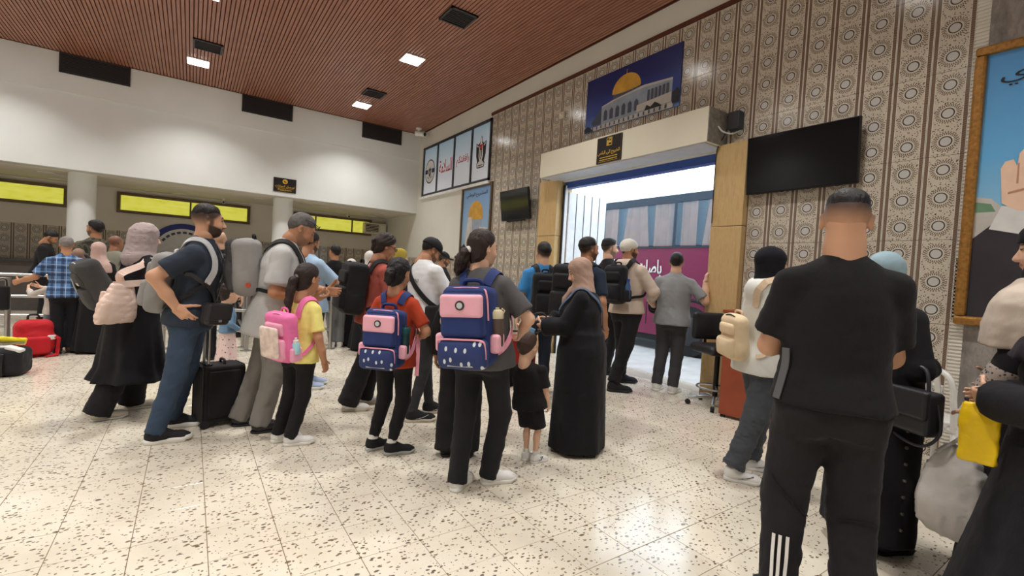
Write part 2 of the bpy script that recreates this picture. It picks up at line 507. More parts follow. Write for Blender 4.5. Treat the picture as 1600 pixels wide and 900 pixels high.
# --- yellow glazed windows in the recess
def mat_yellow():
    t = NT('yellow_glass'); c = t.coord()
    n = t.noise(t.mapped(c, (2, 1, 6)), 2, 3)
    col = t.ramp(n, [(.3, srgb(190, 188, 58)), (.7, srgb(208, 206, 92))])
    t.base(col); t.l(col, t.b.inputs['Emission Color']); t.set(rough=.3, estr=.8)
    return t.m
M_yel = mat_yellow()
def window(n, pa, pb, py_top, py_bot, splits):
    A = on_y(pa[0], pa[1], RB); B = on_y(pb[0], pb[1], RB)
    z0, z1 = 2.36, 2.88
    w = empty('window_%d' % n, (A.x, RB, z0)); tag(w, kind='structure')
    W = B.x-A.x; H = z1-z0
    MB().box((0, -.07, 0), (W, 0, .07)).box((0, -.07, H-.07), (W, 0, H)).box((0, -.07, .07), (.07, 0, H-.07)).box((W-.07, -.07, .07), (W, 0, H-.07)).build('window_frame', M_bronze, w)
    xs = [.07]+[(on_y(s, 320, RB).x-A.x) for s in splits]+[W-.07]
    for a, b in zip(xs[:-1], xs[1:]):
        MB().box((a+.012, -.03, .075), (b-.012, -.01, H-.075)).build('pane', M_yel, w)
    for s in xs[1:-1]: MB().box((s-.02, -.06, .07), (s+.02, -.005, H-.07)).build('mullion', M_bronze, w)
window(1, (-120, 318), (106, 328), 0, 0, [-40])
window(2, (182, 336), (390, 352), 0, 0, [298])
window(3, (458, 345), (579, 366), 0, 0, [494, 551])

# --- clerestory panels with print
M_alu = plain('dark_window_frame', srgb(58, 60, 66), .4, metal=.3)
def mat_film():
    t = NT('printed_film'); c = t.coord(); s = t.n('ShaderNodeSeparateXYZ'); t.l(c, s.inputs[0])
    col = t.ramp(t.math('MULTIPLY', s.outputs[2], .72), [(0, srgb(216, 220, 226)), (.45, srgb(206, 216, 226)), (.8, srgb(176, 198, 214)), (1, srgb(150, 184, 206))])
    t.base(col); t.l(col, t.b.inputs['Emission Color']); t.set(rough=.25, estr=.16)
    return t.m
M_film = mat_film()
cw = empty('window_4', (WX, 8.93, 3.40)); tag(cw, kind='structure')
CY = [0.0, .86, 1.76, 2.72, 3.66]; CH = 1.38
MB().box((-.05, 0, 0), (0, 3.66, .07)).box((-.05, 0, CH-.06), (0, 3.66, CH)).box((-.05, 0, 0), (0, .05, CH)).box((-.05, 3.58, 0), (0, 3.66, CH)).build('window_frame', M_alu, cw)
for a, b in zip(CY[:-1], CY[1:]):
    MB().box((-.024, a+.03, .06), (-.012, b-.03, CH-.05)).build('pane', M_film, cw)
    if a > 0: MB().box((-.045, a-.035, .05), (-.005, a+.035, CH-.05)).build('mullion', M_alu, cw)
MB().box((-.09, -.05, -.06), (0, 3.70, 0)).build('window_sill', M_whitepaint, cw)

# --- lettering helpers (Arabic letters joined by hand)
_AR = {'ا': (0xFE8D, 2), 'ب': (0xFE8F, 4), 'ة': (0xFE93, 2), 'ت': (0xFE95, 4), 'ج': (0xFE9D, 4), 'خ': (0xFEA5, 4), 'د': (0xFEA9, 2), 'ر': (0xFEAD, 2), 'ز': (0xFEAF, 2),
       'س': (0xFEB1, 4), 'ش': (0xFEB5, 4), 'ص': (0xFEB9, 4), 'ط': (0xFEC1, 4), 'ع': (0xFEC9, 4), 'ف': (0xFED1, 4), 'ق': (0xFED5, 4), 'ك': (0xFED9, 4), 'ل': (0xFEDD, 4),
       'م': (0xFEE1, 4), 'ن': (0xFEE5, 4), 'ه': (0xFEE9, 4), 'و': (0xFEED, 2), 'ى': (0xFEEF, 2), 'ي': (0xFEF1, 4)}
def arabic(s):
    s = s.replace('لا', '\x01'); out = []
    def dual(ch): return ch in _AR and _AR[ch][1] == 4
    for i, ch in enumerate(s):
        prev = i > 0 and dual(s[i-1])
        if ch == '\x01': out.append(chr(0xFEFC if prev else 0xFEFB)); continue
        if ch not in _AR: out.append(ch); continue
        base, n = _AR[ch]; nxt = n == 4 and i+1 < len(s) and (s[i+1] in _AR or s[i+1] == '\x01')
        out.append(chr(base+(1 if prev and not nxt else 0)+(2 if nxt and not prev else 0)+(3 if nxt and prev else 0)))
    return ''.join(out[::-1])
def lettering(text, M, width, mat, parent, name='lettering', bold=.0, height=None):
    """flat letters centred at M, scaled to the given width"""
    c = bpy.data.curves.new(name, 'FONT'); c.body = text; c.extrude = .004; c.offset = bold
    c.align_x = 'CENTER'; c.align_y = 'CENTER'; c.resolution_u = 3
    tmp = bpy.data.objects.new(name, c); COL.objects.link(tmp)
    bpy.context.view_layer.update()
    me = bpy.data.meshes.new_from_object(tmp)
    bpy.data.objects.remove(tmp); bpy.data.curves.remove(c)
    co = np.zeros(len(me.vertices)*3, np.float32); me.vertices.foreach_get('co', co); co = co.reshape(-1, 3)
    lo, hi = co.min(0), co.max(0); k = width/(hi[0]-lo[0]); ky = k if height is None else height/(hi[1]-lo[1])
    co -= (lo+hi)/2; co *= np.array([k, ky, .3 if k > .01 else 1]); co[:, 2] = co[:, 2]*.2
    me.vertices.foreach_set('co', co.ravel()); me.update()
    me.materials.clear(); me.materials.append(mat)
    o = obj(name, me, parent)
    o.matrix_local = (parent.matrix_basis.inverted() @ M) if parent is not None else M
    return o
def prints(pieces, M, w, h, parent, base_off=.001):
    """flat printed shapes, pts in 0..1 of the board, each a thin polygon"""
    Pinv = parent.matrix_basis.inverted() if parent is not None else Matrix()
    for k, (name, mat, pts) in enumerate(pieces):
        m = MB(); z = base_off+.0006*k
        m.add([Vector(((x-.5)*w, (y-.5)*h, z)) for x, y in pts], [tuple(range(len(pts)))])
        o = m.build(name, mat, parent); o.matrix_local = Pinv @ M
def arc(cx, cy, rx, ry, a0, a1, n=14):
    return [(cx+rx*math.cos(math.radians(a0+(a1-a0)*i/n)), cy+ry*math.sin(math.radians(a0+(a1-a0)*i/n))) for i in range(n+1)]

M_red = plain('red_letter', srgb(196, 32, 44), .5)
M_ink = plain('ink_black', srgb(34, 32, 34), .6)
M_paper = plain('print_white', srgb(224, 224, 222), .6)
def pane_M(k, z=0): # centre of clerestory pane k counted from the right
    y = 8.93+(CY[k]+CY[k+1])/2
    return wallM_x(WX-.026, y, 3.40+CH/2+z)
lettering(arabic('رافقتكم'), pane_M(1, -.02), .66, M_red, cw, bold=.02, height=.26)
lettering(arabic('السلامة'), pane_M(2, .0), .74, M_red, cw, bold=.02, height=.34)
# eagle emblem, right pane
EM = pane_M(0, .02)
prints([('emblem_outline', M_ink, arc(.5, .52, .33, .40, 0, 360, 4)[:4] if False else [(.5, .98), (.56, .92), (.57, .80), (.70, .74), (.86, .80), (.84, .42), (.74, .22), (.80, .16), (.74, .04), (.26, .04), (.20, .16), (.26, .22), (.16, .42), (.14, .80), (.30, .74), (.43, .80), (.44, .90)]),
        ('emblem_white', M_paper, [(.5, .955), (.535, .90), (.545, .78), (.62, .70), (.66, .40), (.60, .25), (.76, .15), (.71, .07), (.29, .07), (.24, .15), (.40, .25), (.34, .40), (.38, .70), (.455, .78), (.46, .90)]),
        ('emblem_wing', M_paper, [(.70, .70), (.83, .76), (.80, .70), (.69, .65)]), ('emblem_wing', M_paper, [(.30, .70), (.31, .65), (.20, .70), (.17, .76)]),
        ('emblem_shield', M_ink, [(.42, .64), (.58, .64), (.58, .38), (.5, .28), (.42, .38)]),
        ('emblem_shield', M_red, [(.36, .72), (.64, .72), (.5, .56)]),
        ('emblem_shield', M_paper, [(.47, .56), (.53, .56), (.53, .36), (.5, .32), (.47, .36)]),
        ('emblem_band', M_ink, [(.32, .125), (.68, .125), (.68, .10), (.32, .10)])], EM, .62, .78, cw, .004)
# round crest, left pane
prints([('crest_ring', M_ink, arc(.5, .5, .5, .5, 0, 360, 28)[:-1]), ('crest_disc', M_paper, arc(.5, .5, .455, .455, 0, 360, 28)[:-1]),
        ('crest_bar', plain('navy_ink', srgb(40, 48, 88), .6), [(.0, .60), (1, .60), (1, .42), (0, .42)]),
        ('crest_shape', M_paper, [(.30, .62), (.70, .62), (.70, .40), (.30, .40)]),
        ('crest_shape', M_ink, [(.5, .70), (.56, .60), (.64, .62), (.62, .42), (.55, .30), (.5, .24), (.45, .30), (.38, .42), (.36, .62), (.44, .60)]),
        ('crest_shape', M_paper, [(.5, .58), (.55, .46), (.5, .36), (.45, .46)]),
        ('crest_shape', M_ink, [(.30, .30), (.42, .22), (.40, .19), (.27, .27)]), ('crest_shape', M_ink, [(.70, .30), (.58, .22), (.60, .19), (.73, .27)])], pane_M(3, -.02), .62, .66, cw, .004)

# --- framed / hung prints and signs on the walls
def gradient_mat(name, stops, axis=1, rough=.4):
    t = NT(name); c = t.coord('Generated'); s = t.n('ShaderNodeSeparateXYZ'); t.l(c, s.inputs[0])
    n = t.noise(c, 6, 3)
    t.base(t.ramp(t.math('ADD', s.outputs[axis], t.math('MULTIPLY_ADD', n, .1, -.05)), stops)); t.set(rough=rough, spec=.4)
    return t.m
M_domegold = plain('print_gold', srgb(206, 156, 60), .5, var=.2, nscale=5)
M_stone1 = plain('print_stone', srgb(150, 160, 176), .5, var=.12, nscale=7)
M_stone2 = plain('print_stone_pale', srgb(196, 192, 186), .5, var=.1, nscale=7)
M_stone3 = plain('print_stone_dark', srgb(78, 84, 100), .5)
M_foliage = plain('print_dark', srgb(44, 46, 52), .5, var=.3, nscale=30)
# wide print above the door
A = on_x(919, 168, WX); Bp = on_x(1067, 115, WX)
mw, mh = 1.84, .86; my, mz = (5.91+4.07)/2, 4.215
mural = empty('wall_print', (WX-.012, my, mz-mh/2)); tag(mural, 'wide print of a golden-domed stone building under deep blue sky above the door', 'picture')
MB().box((-.018, -mw/2, 0), (0, mw/2, mh)).build('board', gradient_mat('print_sky', [(0, srgb(96, 128, 190)), (.3, srgb(46, 70, 150)), (.7, srgb(28, 40, 104)), (1, srgb(30, 38, 96))], 2), mural)
MM = wallM_x(WX-.031, my, mz)
def flip(pts): return pts
pcs = [('printed_building', M_stone3, [(.08, .16), (.20, .42), (.26, .44), (.26, .10), (.10, .10)]),
       ('printed_building', M_stone1, [(.20, .08), (.20, .42), (.40, .47), (.66, .50), (.93, .46), (.93, .06)]),
       ('printed_building', M_stone2, [(.20, .42), (.40, .50), (.66, .535), (.93, .49), (.93, .455), (.66, .495), (.40, .46), (.20, .40)]),
       ('printed_drum', M_stone3, [(.325, .47), (.33, .555), (.62, .60), (.625, .53)]),
       ('printed_dome', M_domegold, [(.315+.31*.5+.155*math.cos(math.radians(a)), .575+.05*math.cos(math.radians(a))*-.0+.28*math.sin(math.radians(a))*(1 if a < 180 else .12)) for a in range(0, 360, 15)]),
       ('printed_finial', M_gold, [(.467, .85), (.473, .85), (.472, .93), (.468, .93)])]
for q in range(6): pcs.append(('printed_arch', M_stone3, [(.23+q*.068, .14), (.23+q*.068, .30), (.25+q*.068, .345), (.27+q*.068, .30), (.27+q*.068, .14)]))
for q in range(6): pcs.append(('printed_window', M_stone3, [(.70+q*.036, .22), (.70+q*.036, .42), (.722+q*.036, .42), (.722+q*.036, .22)]))
pcs += [('printed_wall', M_stone2, [(.60, .10), (.60, .22), (.93, .26), (.93, .10)]), ('printed_fence', M_stone2, [(.05, .0), (.05, .07), (.95, .09), (.95, 0)]),
        ('printed_trees', M_foliage, [(.0, .0), (.0, .08), (.04, .11), (.08, .07), (.12, .0)]), ('printed_trees', M_foliage, [(.68, .08), (.70, .17), (.74, .12), (.78, .18), (.82, .13), (.85, .08)]), ('printed_trees', M_foliage, [(.94, .06), (.94, .24), (.98, .30), (1.0, .24), (1.0, .06)])]
for q in range(16): pcs.append(('printed_post', M_stone3, [(.10+q*.052, .01), (.10+q*.052, .07), (.114+q*.052, .07), (.114+q*.052, .01)]))
prints(pcs, MM, mw, mh, mural)

# framed print below the clerestory
fp = empty('framed_print', (WX-.002, 9.45, 1.55)); tag(fp, 'tall framed print of a golden dome under Arabic script on the far wall', 'picture')
fw, fh = 1.30, 1.78
MB().box((-.02, -fw/2, 0), (0, fw/2, fh)).build('print_sheet', gradient_mat('print_sky_pale', [(0, srgb(140, 150, 160)), (.4, srgb(150, 178, 206)), (1, srgb(118, 158, 206))], 2), fp)
MB().box((-.05, -fw/2-.04, -.04), (0, fw/2+.04, .02)).box((-.05, -fw/2-.04, fh-.02), (0, fw/2+.04, fh+.04)).box((-.05, -fw/2-.04, .02), (0, -fw/2+.02, fh-.02)).box((-.05, fw/2-.02, .02), (0, fw/2+.04, fh-.02)).build('picture_frame', M_bronze, fp)
FM = wallM_x(WX-.023, 9.45, 1.55+fh/2)
prints([('printed_drum', M_stone1, [(.30, .30), (.30, .58), (.72, .58), (.72, .30)]),
        ('printed_dome', M_domegold, [(.22, .58)]+[(.49-.27*math.cos(math.radians(a)), .58+.25*math.sin(math.radians(a))**.8) for a in range(10, 171, 10)]+[(.76, .58)]),
        ('printed_tower', M_stone2, [(.12, .0), (.16, .40), (.22, .62), (.36, .62), (.40, .40), (.42, 0)]),
        ('printed_tower', M_stone2, [(.66, 0), (.66, .48), (.95, .46), (.95, 0)]),
        ('printed_foot', M_foliage, [(.0, 0), (.0, .22), (.12, .26), (.30, .14), (.6, .05), (.6, 0)])], FM, fw-.05, fh-.05, fp)
lettering(arabic('المشروع الوطني'), wallM_x(WX-.026, 9.45, 1.55+fh*.90), .95, M_ink, fp, height=.13)

# exit sign on the header, passport sign on the back wall
def sign(name, label, M, w, h, lines, icon):
    s = empty(name, M.translation); tag(s, label, 'sign')
    Pinv = s.matrix_basis.inverted()
    b = MB().box((-w/2, -h/2, 0), (w/2, h/2, .015)).build('board', M_signblack, s); b.matrix_local = Pinv @ M
    rim = MB().box((-w/2, -h/2, .0), (w/2, -h/2+.006, .017)).box((-w/2, h/2-.006, 0), (w/2, h/2, .017)).box((-w/2, -h/2, 0), (-w/2+.006, h/2, .017)).box((w/2-.006, -h/2, 0), (w/2, h/2, .017)).build('rim', M_bronze, s); rim.matrix_local = Pinv @ M
    for txt, y, wd, ht in lines:
        lettering(txt, M @ Matrix.Translation((0, y*h, .017)), wd*w, M_gold, s, height=ht*h, bold=.01)
    prints(icon, M @ Matrix.Translation((0, 0, .016)), w, h, s)
    return s
A = on_x(933, 218, 5.0); B2 = on_x(973, 255, 5.0)
yy = (on_x(934, 237, 5.0).y+on_x(972, 227, 5.0).y)/2
sign('exit_sign', 'black and gold exit-to-bus sign on the cream header above the door', wallM_x(4.999, yy, 3.285), on_x(934, 237, 5.0).y-on_x(972, 227, 5.0).y, .385,
     [(arabic('الخروج الى الباص'), -.12, .90, .20)],
     [('icon', M_gold, [(.40, .64), (.40, .94), (.62, .94), (.62, .64)]), ('icon', M_signblack, [(.415, .665), (.415, .92), (.605, .92), (.605, .665)]),
      ('icon', M_gold, [(.50, .74), (.50, .90), (.59, .90), (.59, .74)]), ('icon', M_gold, [(.43, .67), (.43, .82), (.455, .86), (.48, .82), (.48, .67)]), ('icon', M_signblack, [(.515, .81), (.515, .87), (.575, .87), (.575, .81)])]
     + [('small_print', M_gold, [(.14+q*.125, y), (.14+q*.125, y+.030), (.25+q*.125, y+.030), (.25+q*.125, y)]) for y in (.20, .11) for q in range(6)]
     + [('gold_line', M_gold, [(.10, .05), (.10, .062), (.9, .062), (.9, .05)])])
a = on_y(427.5, 287, WB-.03); b = on_y(463, 293, WB-.03)
sign('passport_sign', 'black and gold passport sign on the white upper wall', wallM_y(WB-.001, (a.x+b.x)/2, 3.255), b.x-a.x, .345,
     [(arabic('تسجيل الجوازات'), -.10, .86, .20), ('Passport', -.36, .60, .17)],
     [('icon', M_gold, arc(.5, .76, .115, .17, 0, 360, 18)[:-1]), ('icon', M_signblack, [(.45, .70), (.46, .82), (.50, .80), (.52, .70)]), ('icon', M_signblack, [(.52, .68), (.51, .78), (.55, .72), (.55, .66)]),
      ('gold_line', M_gold, [(.12, .255), (.12, .27), (.88, .27), (.88, .255)])])

# round emblem low on the recess wall
a = on_y(287, 396, RB)
em = empty('round_emblem', (a.x, RB-.016, a.z-.80)); tag(em, 'round white emblem with a blue ring on the recess wall behind the queue', 'emblem')
for nm, r0, mt, dz in (('blue_ring', .80, plain('emblem_blue', srgb(44, 54, 132), .5), 0), ('white_disc', .66, M_paper, .008)):
    o = MB().lathe([(r0, 0), (r0, .012)], 48).build(nm, mt, em); o.matrix_local = em.matrix_basis.inverted() @ wallM_y(RB-.016-dz, a.x, a.z)
for q in range(9):
    an = math.radians(35+q*13.5); r0 = .56
    o = MB().box((-.045, -.03, 0), (.045, .03, .004)).build('emblem_mark', M_stone3, em)
    o.matrix_local = em.matrix_basis.inverted() @ wallM_y(RB-.037, a.x, a.z) @ Matrix.Translation((r0*math.cos(an), r0*math.sin(an), 0)) @ Matrix.Rotation(an-PI/2, 4, 'Z')

# big framed poster at the right edge (raised hand, no face in the photo)
bp = empty('framed_poster', (WX-.03, .30, 1.25)); tag(bp, 'huge gilt-framed poster of a raised hand and dark suit on the marble wall', 'picture')
bw, bh = 1.52, 2.15
MB().box((-.02, -bw/2, 0), (0, bw/2, bh)).build('poster_sheet', gradient_mat('poster_sky', [(0, srgb(150, 180, 190)), (.35, srgb(150, 200, 230)), (.6, srgb(104, 178, 230)), (1, srgb(84, 150, 210))], 2), bp)
M_gilt = plain('gilt_frame', srgb(158, 112, 52), .4, metal=.3, var=.3, nscale=40, bump=.5, bscale=80)
fr = .075
for nm, lo, hi in (('frame_rail', (-.06, -bw/2-fr, -fr), (.0, bw/2+fr, 0)), ('frame_rail', (-.06, -bw/2-fr, bh), (0, bw/2+fr, bh+fr)), ('frame_stile', (-.06, -bw/2-fr, 0), (0, -bw/2, bh)), ('frame_stile', (-.06, bw/2, 0), (0, bw/2+fr, bh))):
    MB().box(lo, hi, bev=.02).build(nm, M_gilt, bp)
BM = wallM_x(WX-.052, .30, 1.25+bh/2)
M_pskin = plain('print_skin', srgb(240, 204, 178), .5, var=.08, nscale=6)
M_pskin2 = plain('print_skin_fold', srgb(196, 140, 112), .5)
M_psuit = plain('print_suit', srgb(52, 48, 54), .5, var=.15, nscale=5)
hand = [(.10, .43), (.085, .56), (.10, .585), (.13, .59), (.145, .565), (.15, .61), (.17, .63), (.205, .625), (.22, .595), (.225, .64), (.25, .665), (.285, .655), (.30, .61), (.31, .66), (.34, .68), (.37, .66), (.38, .60), (.40, .56), (.45, .52), (.44, .49), (.36, .43), (.30, .40), (.16, .40)]
prints([('printed_ground', M_stone2, [(0, .28), (0, .46), (.06, .45), (.12, .40), (.5, .36), (1, .36), (1, .28)]),
        ('printed_green', plain('print_green', srgb(110, 150, 120), .5), [(0, .40), (0, .44), (.06, .43), (.08, .40)]),
        ('printed_suit', M_psuit, [(0, 0), (0, .30), (.08, .36), (.13, .41), (.20, .33), (.55, .36), (.75, .44), (1, .40), (1, 0)]),
        ('printed_cuff', M_paper, [(.06, .335), (.10, .42), (.34, .405), (.38, .33), (.25, .30)]),
        ('printed_hand', M_pskin, hand)]
       + [('printed_finger_fold', M_pskin2, [(x, .50), (x+.008, .50), (x+.006, .575), (x, .575)]) for x in (.147, .222, .303)]
       + [('printed_palm_fold', M_pskin2, [(.12, .47), (.30, .505), (.30, .497), (.12, .462)])], BM, bw, bh, bp)
lettering(arabic('ي'), wallM_x(WX-.056, 1.06-.165, 3.17), .16, M_ink, bp, height=.11)

# --- screens
tv = empty('television', (WX-.012, 2.45, 2.46)); tag(tv, 'large black wall-mounted television right of the door', 'television')
M_screen = plain('screen_black', srgb(8, 8, 12), .10, spec=.3)
tv.rotation_euler = (0, math.radians(-4.0), 0)
MB().box((-.095, -.555, .0), (-.05, .555, .645), bev=.008).build('casing', M_black, tv)
MB().box((-.098, -.545, .012), (-.0945, .545, .635)).build('screen', M_screen, tv)
MB().box((-.05, -.2, .15), (.0, .2, .5)).build('wall_bracket', M_darksteel, tv)
tv2 = empty('television', (WX-.02, 7.66, 2.46)); tag(tv2, 'small dark television tilted on the tiled wall left of the door', 'television')
tv2.rotation_euler = (0, math.radians(-8), math.radians(0))
MB().box((-.13, -.49, .0), (-.085, .49, .60), bev=.008).build('casing', M_black, tv2)
MB().box((-.133, -.475, .02), (-.1295, .475, .585)).build('screen', plain('screen_grey', srgb(34, 36, 40), .10, spec=.5), tv2)
MB().box((-.085, -.15, .1), (.02, .15, .45)).build('wall_bracket', M_darksteel, tv2)
MB().box((-.12, -.3, -.025), (-.09, .3, .0)).build('speaker_bar', M_black, tv2)

# --- vents, lights, cameras
def vent_wall(label, x0, x1, z0, z1):
    v = empty('wall_vent', ((x0+x1)/2, WB-.025, z0)); tag(v, label, 'vent', 'black vents under the slat ceiling')
    w_, h_ = x1-x0, z1-z0
    MB().box((-w_/2, -.012, 0), (w_/2, 0, h_)).build('backing', M_black, v)
    MB().box((-w_/2, -.03, 0), (w_/2, 0, .02)).box((-w_/2, -.03, h_-.02), (w_/2, 0, h_)).box((-w_/2, -.03, 0), (-w_/2+.02, 0, h_)).box((w_/2-.02, -.03, 0), (w_/2, 0, h_)).build('frame', M_grille, v)
    for k in range(11):
        z = .03+k*(h_-.05)/11
        MB().box((-w_/2+.02, -.026, z), (w_/2-.02, -.010, z+.012)).build('slat', M_grille, v)
vent_wall('black wall vent nearest the left edge under the slat ceiling', -2.27, -1.17, 4.86, 5.24)
vent_wall('middle one of the three black wall vents under the slat ceiling', .88, 1.98, 4.85, 5.24)
vent_wall('black wall vent nearest the hall corner under the slat ceiling', 3.71, 4.82, 4.84, 5.24)
def vent_ceil(label, x, y, s):
    v = empty('ceiling_vent', (x, y, CZ-.012)); tag(v, label, 'vent', 'square black ceiling vents')
    MB().box((-s/2, -s/2, 0), (s/2, s/2, .014)).build('backing', M_black, v)
    MB().box((-s/2, -s/2, -.015), (s/2, -s/2+.03, .01)).box((-s/2, s/2-.03, -.015), (s/2, s/2, .01)).box((-s/2, -s/2, -.015), (-s/2+.03, s/2, .01)).box((s/2-.03, -s/2, -.015), (s/2, s/2, .01)).build('frame', M_darksteel, v)
    for k in range(8):
        yy = -s/2+.05+k*(s-.08)/8
        MB().box((-s/2+.03, yy, -.010), (s/2-.03, yy+.012, .004)).build('louvre', M_grille, v)
vent_ceil('square black ceiling vent nearest the camera', 3.26, 6.60, .45)
vent_ceil('square black ceiling vent beside the light above the left vents', .14, 10.55, .46)
vent_ceil('square black ceiling vent beside the farthest right light', 3.28, 10.68, .44)
def mat_led():
    t = NT('led_diffuser'); t.base((1, 1, 1)); t.set(emit=LAMP_COL, estr=14.0); return t.m
M_led = mat_led()
lights = [(0.0, 11.55, 'square ceiling light above the left side of the back wall'), (3.3, 11.66, 'square ceiling light nearest the hall corner'),
          (3.28, 8.46, 'bright square ceiling light in the middle of the slat ceiling'), (0.05, 8.42, 'square ceiling light cut by the top edge of the picture')]
for x, y in ((3.28, 5.3), (3.28, 2.15), (3.28, -1.0), (.05, 5.3), (.05, 2.15), (.05, -1.0), (-3.2, 11.55), (-3.2, 8.45), (-3.2, 5.3), (-3.2, 2.15), (-3.2, -1.0), (-5.9, 8.45), (-5.9, 2.15)):
    lights.append((x, y, 'square ceiling light beyond the top edge of the picture'))
for x, y, lb in lights:
    v = empty('ceiling_light', (x, y, CZ-.02)); tag(v, lb, 'light', 'square ceiling lights')
    MB().box((-.19, -.19, .004), (.19, .19, .02)).build('housing', M_whitepaint, v)
    MB().box((-.17, -.17, -.004), (.17, .17, .004)).build('diffuser', M_led, v)
    ld = bpy.data.lights.new('lamp', 'AREA'); ld.energy = ROOM_LAMP_W; ld.color = LAMP_COL; ld.size = .33; ld.spread = LAMP_SPREAD
    link(bpy.data.objects.new('lamp', ld), v).location = (0, 0, -.008)
# surveillance cameras
def sec_cam(label, loc, rz, s=1.0):
    v = empty('security_camera', loc, rz, s); tag(v, label, 'camera')
    MB().lathe([(.05, 0), (.05, -.02), (.02, -.03), (.02, -.06)], 16).build('mount', M_whitepaint, v, True)
    MB().lathe([(.035, -.06), (.045, -.05), (.045, .12), (.035, .13)], 16, M=Matrix.Translation((0, 0, -.09)) @ Matrix.Rotation(math.radians(100), 4, 'X')).build('camera_body', M_whitepaint, v, True)
    MB().lathe([(.03, 0), (.03, .008)], 16, M=Matrix.Translation((0, -.13, -.115)) @ Matrix.Rotation(math.radians(100), 4, 'X')).build('lens', M_black, v, True)
sec_cam('small security camera hanging in the ceiling corner', (5.10, 12.40, CZ), .5, 1.6)
a = floor_at(345, 318, SZ); sec_cam('tiny camera on the recess soffit above the bearded man', (a.x, min(a.y, RB-.3), SZ), 0, .9)
a = floor_at(532, 337, SZ); sec_cam('tiny camera on the recess soffit by the far windows', (a.x, min(a.y, RB-.3), SZ), 0, .9)
for k, (px, py) in enumerate(((75, 270), (95, 283), (280, 295), (281, 307), (408, 311), (504, 324), (595, 335), (569, 341))):
    a = floor_at(px, py, SZ)
    names = ['left of the left column', 'close behind the left column', 'above the mauve headscarf', 'nearer the windows above the mauve headscarf', 'left of the right column', 'right of the right column', 'nearest the hall corner', 'in front of the air conditioner']
    v = empty('recessed_light', (a.x, min(a.y, RB-.3), SZ-.012)); tag(v, 'unlit round recessed soffit light '+names[k], 'light', 'unlit round soffit lights')
    MB().lathe([(.17, .012), (.17, 0), (.14, -.004)], 24).build('rim', M_cream, v, True)
    MB().lathe([(.135, -.002), (.135, -.006)], 24).build('lens', M_recess, v, True)
# air conditioner
ac = empty('air_conditioner', (on_y(615, 356, RB).x, RB, 2.42)); tag(ac, 'cream window air conditioner high on the recess wall near the corner', 'air conditioner')
ac.location.x = min(ac.location.x, 4.98)
M_ac = plain('aged_cream_plastic', srgb(206, 198, 176), .5)
MB().box((-.36, -.26, 0), (.36, 0, .36), bev=.02).build('casing', M_ac, ac)
MB().box((-.32, -.265, .06), (.10, -.255, .31)).build('grille_recess', M_black, ac)
for k in range(5): MB().box((-.32, -.272, .075+k*.048), (.10, -.258, .092+k*.048)).build('louvre', M_ac, ac)
MB().box((.16, -.268, .08), (.31, -.258, .30)).build('control_panel', M_cream, ac)
# wall devices
s_ = empty('motion_sensor', (WX-.012, on_x(881, 181, WX).y, on_x(881, 181, WX).z)); tag(s_, 'small cream sensor box on the tiles left of the wide print', 'sensor')
MB().box((-.05, -.07, -.06), (0, .07, .06), bev=.012).build('housing', M_ac, s_); MB().lathe([(.022, 0), (.018, .02)], 12, M=Matrix.Translation((-.05, 0, 0)) @ Matrix.Rotation(-PI/2, 4, 'Y')).build('lens', M_whitepaint, s_, True)
s_ = empty('wall_speaker', (WX-.012, 3.215, 3.26)); tag(s_, 'small dark box speaker beside the end of the header', 'speaker')
MB().box((-.12, -.075, 0), (0, .075, .21), bev=.012).build('cabinet', plain('speaker_dark', srgb(52, 58, 66), .5), s_)
MB().box((-.125, -.06, .02), (-.118, .06, .19), bev=.003).build('grille', M_grille, s_)
c_ = MB().tube(catmull([(5.18, 3.345, 3.30), (5.22, 3.31, 3.24), (5.30, 3.25, 3.215), (5.36, 3.20, 3.24), (5.39, 3.17, 3.27)], 5), .009, 6).build('loose_cable', M_paper, None, True)
tag(c_, 'short white cable between the header end and the dark speaker', 'cable')
c_ = MB().tube(catmull([(5.34, 3.335, 3.45), (5.32, 3.30, 3.35), (5.28, 3.32, 3.2), (5.28, 3.40, 3.04), (5.288, 3.415, 2.6), (5.288, 3.41, 2.15)], 5), .006, 6).build('loose_cable', M_black, None, True)
tag(c_, 'thin black cable running down the edge of the yellow pillar', 'cable')
# ================================================================== implicit-surface modelling (smooth unions meshed on a grid)
f4 = np.float32
class P:
    __slots__ = ('fn', 'lo', 'hi', 'op', 'k')
    def __init__(s, fn, lo, hi, op='u', k=.0):
        s.fn, s.lo, s.hi, s.op, s.k = fn, np.array(lo, float), np.array(hi, float), op, k
def _v(a): return np.array(a, float)
def rc(a, b, r1, r2=None, k=.02, flat=None, clip=None, op='u'):
    """tapered capsule; flat=(axis,q) squeezes it along an axis; clip=[(point,normal)] cuts what lies beyond"""
    a, b = _v(a), _v(b); r2 = r1 if r2 is None else r2
    ba = b-a; L2 = max(ba@ba, 1e-9); R = max(r1, r2)+.002
    if flat is not None:
        fa = _v(flat[0]); fa = fa/np.linalg.norm(fa); q2 = flat[1]**2-1
        if q2 < 0: R = R/flat[1]
    def fn(x, y, z):
        px, py, pz = x-a[0], y-a[1], z-a[2]
        t = np.clip((px*ba[0]+py*ba[1]+pz*ba[2])/L2, 0, 1)
        ox, oy, oz = px-t*ba[0], py-t*ba[1], pz-t*ba[2]
        d2 = ox*ox+oy*oy+oz*oz
        if flat is not None: d2 = d2+q2*(ox*fa[0]+oy*fa[1]+oz*fa[2])**2
        d = np.sqrt(np.maximum(d2, 0))-(r1+t*(r2-r1))
        for c in clip or ():
            d = np.maximum(d, (x-c[0][0])*c[1][0]+(y-c[0][1])*c[1][1]+(z-c[0][2])*c[1][2])
        return d
    return P(fn, np.minimum(a, b)-R, np.maximum(a, b)+R, op, k)
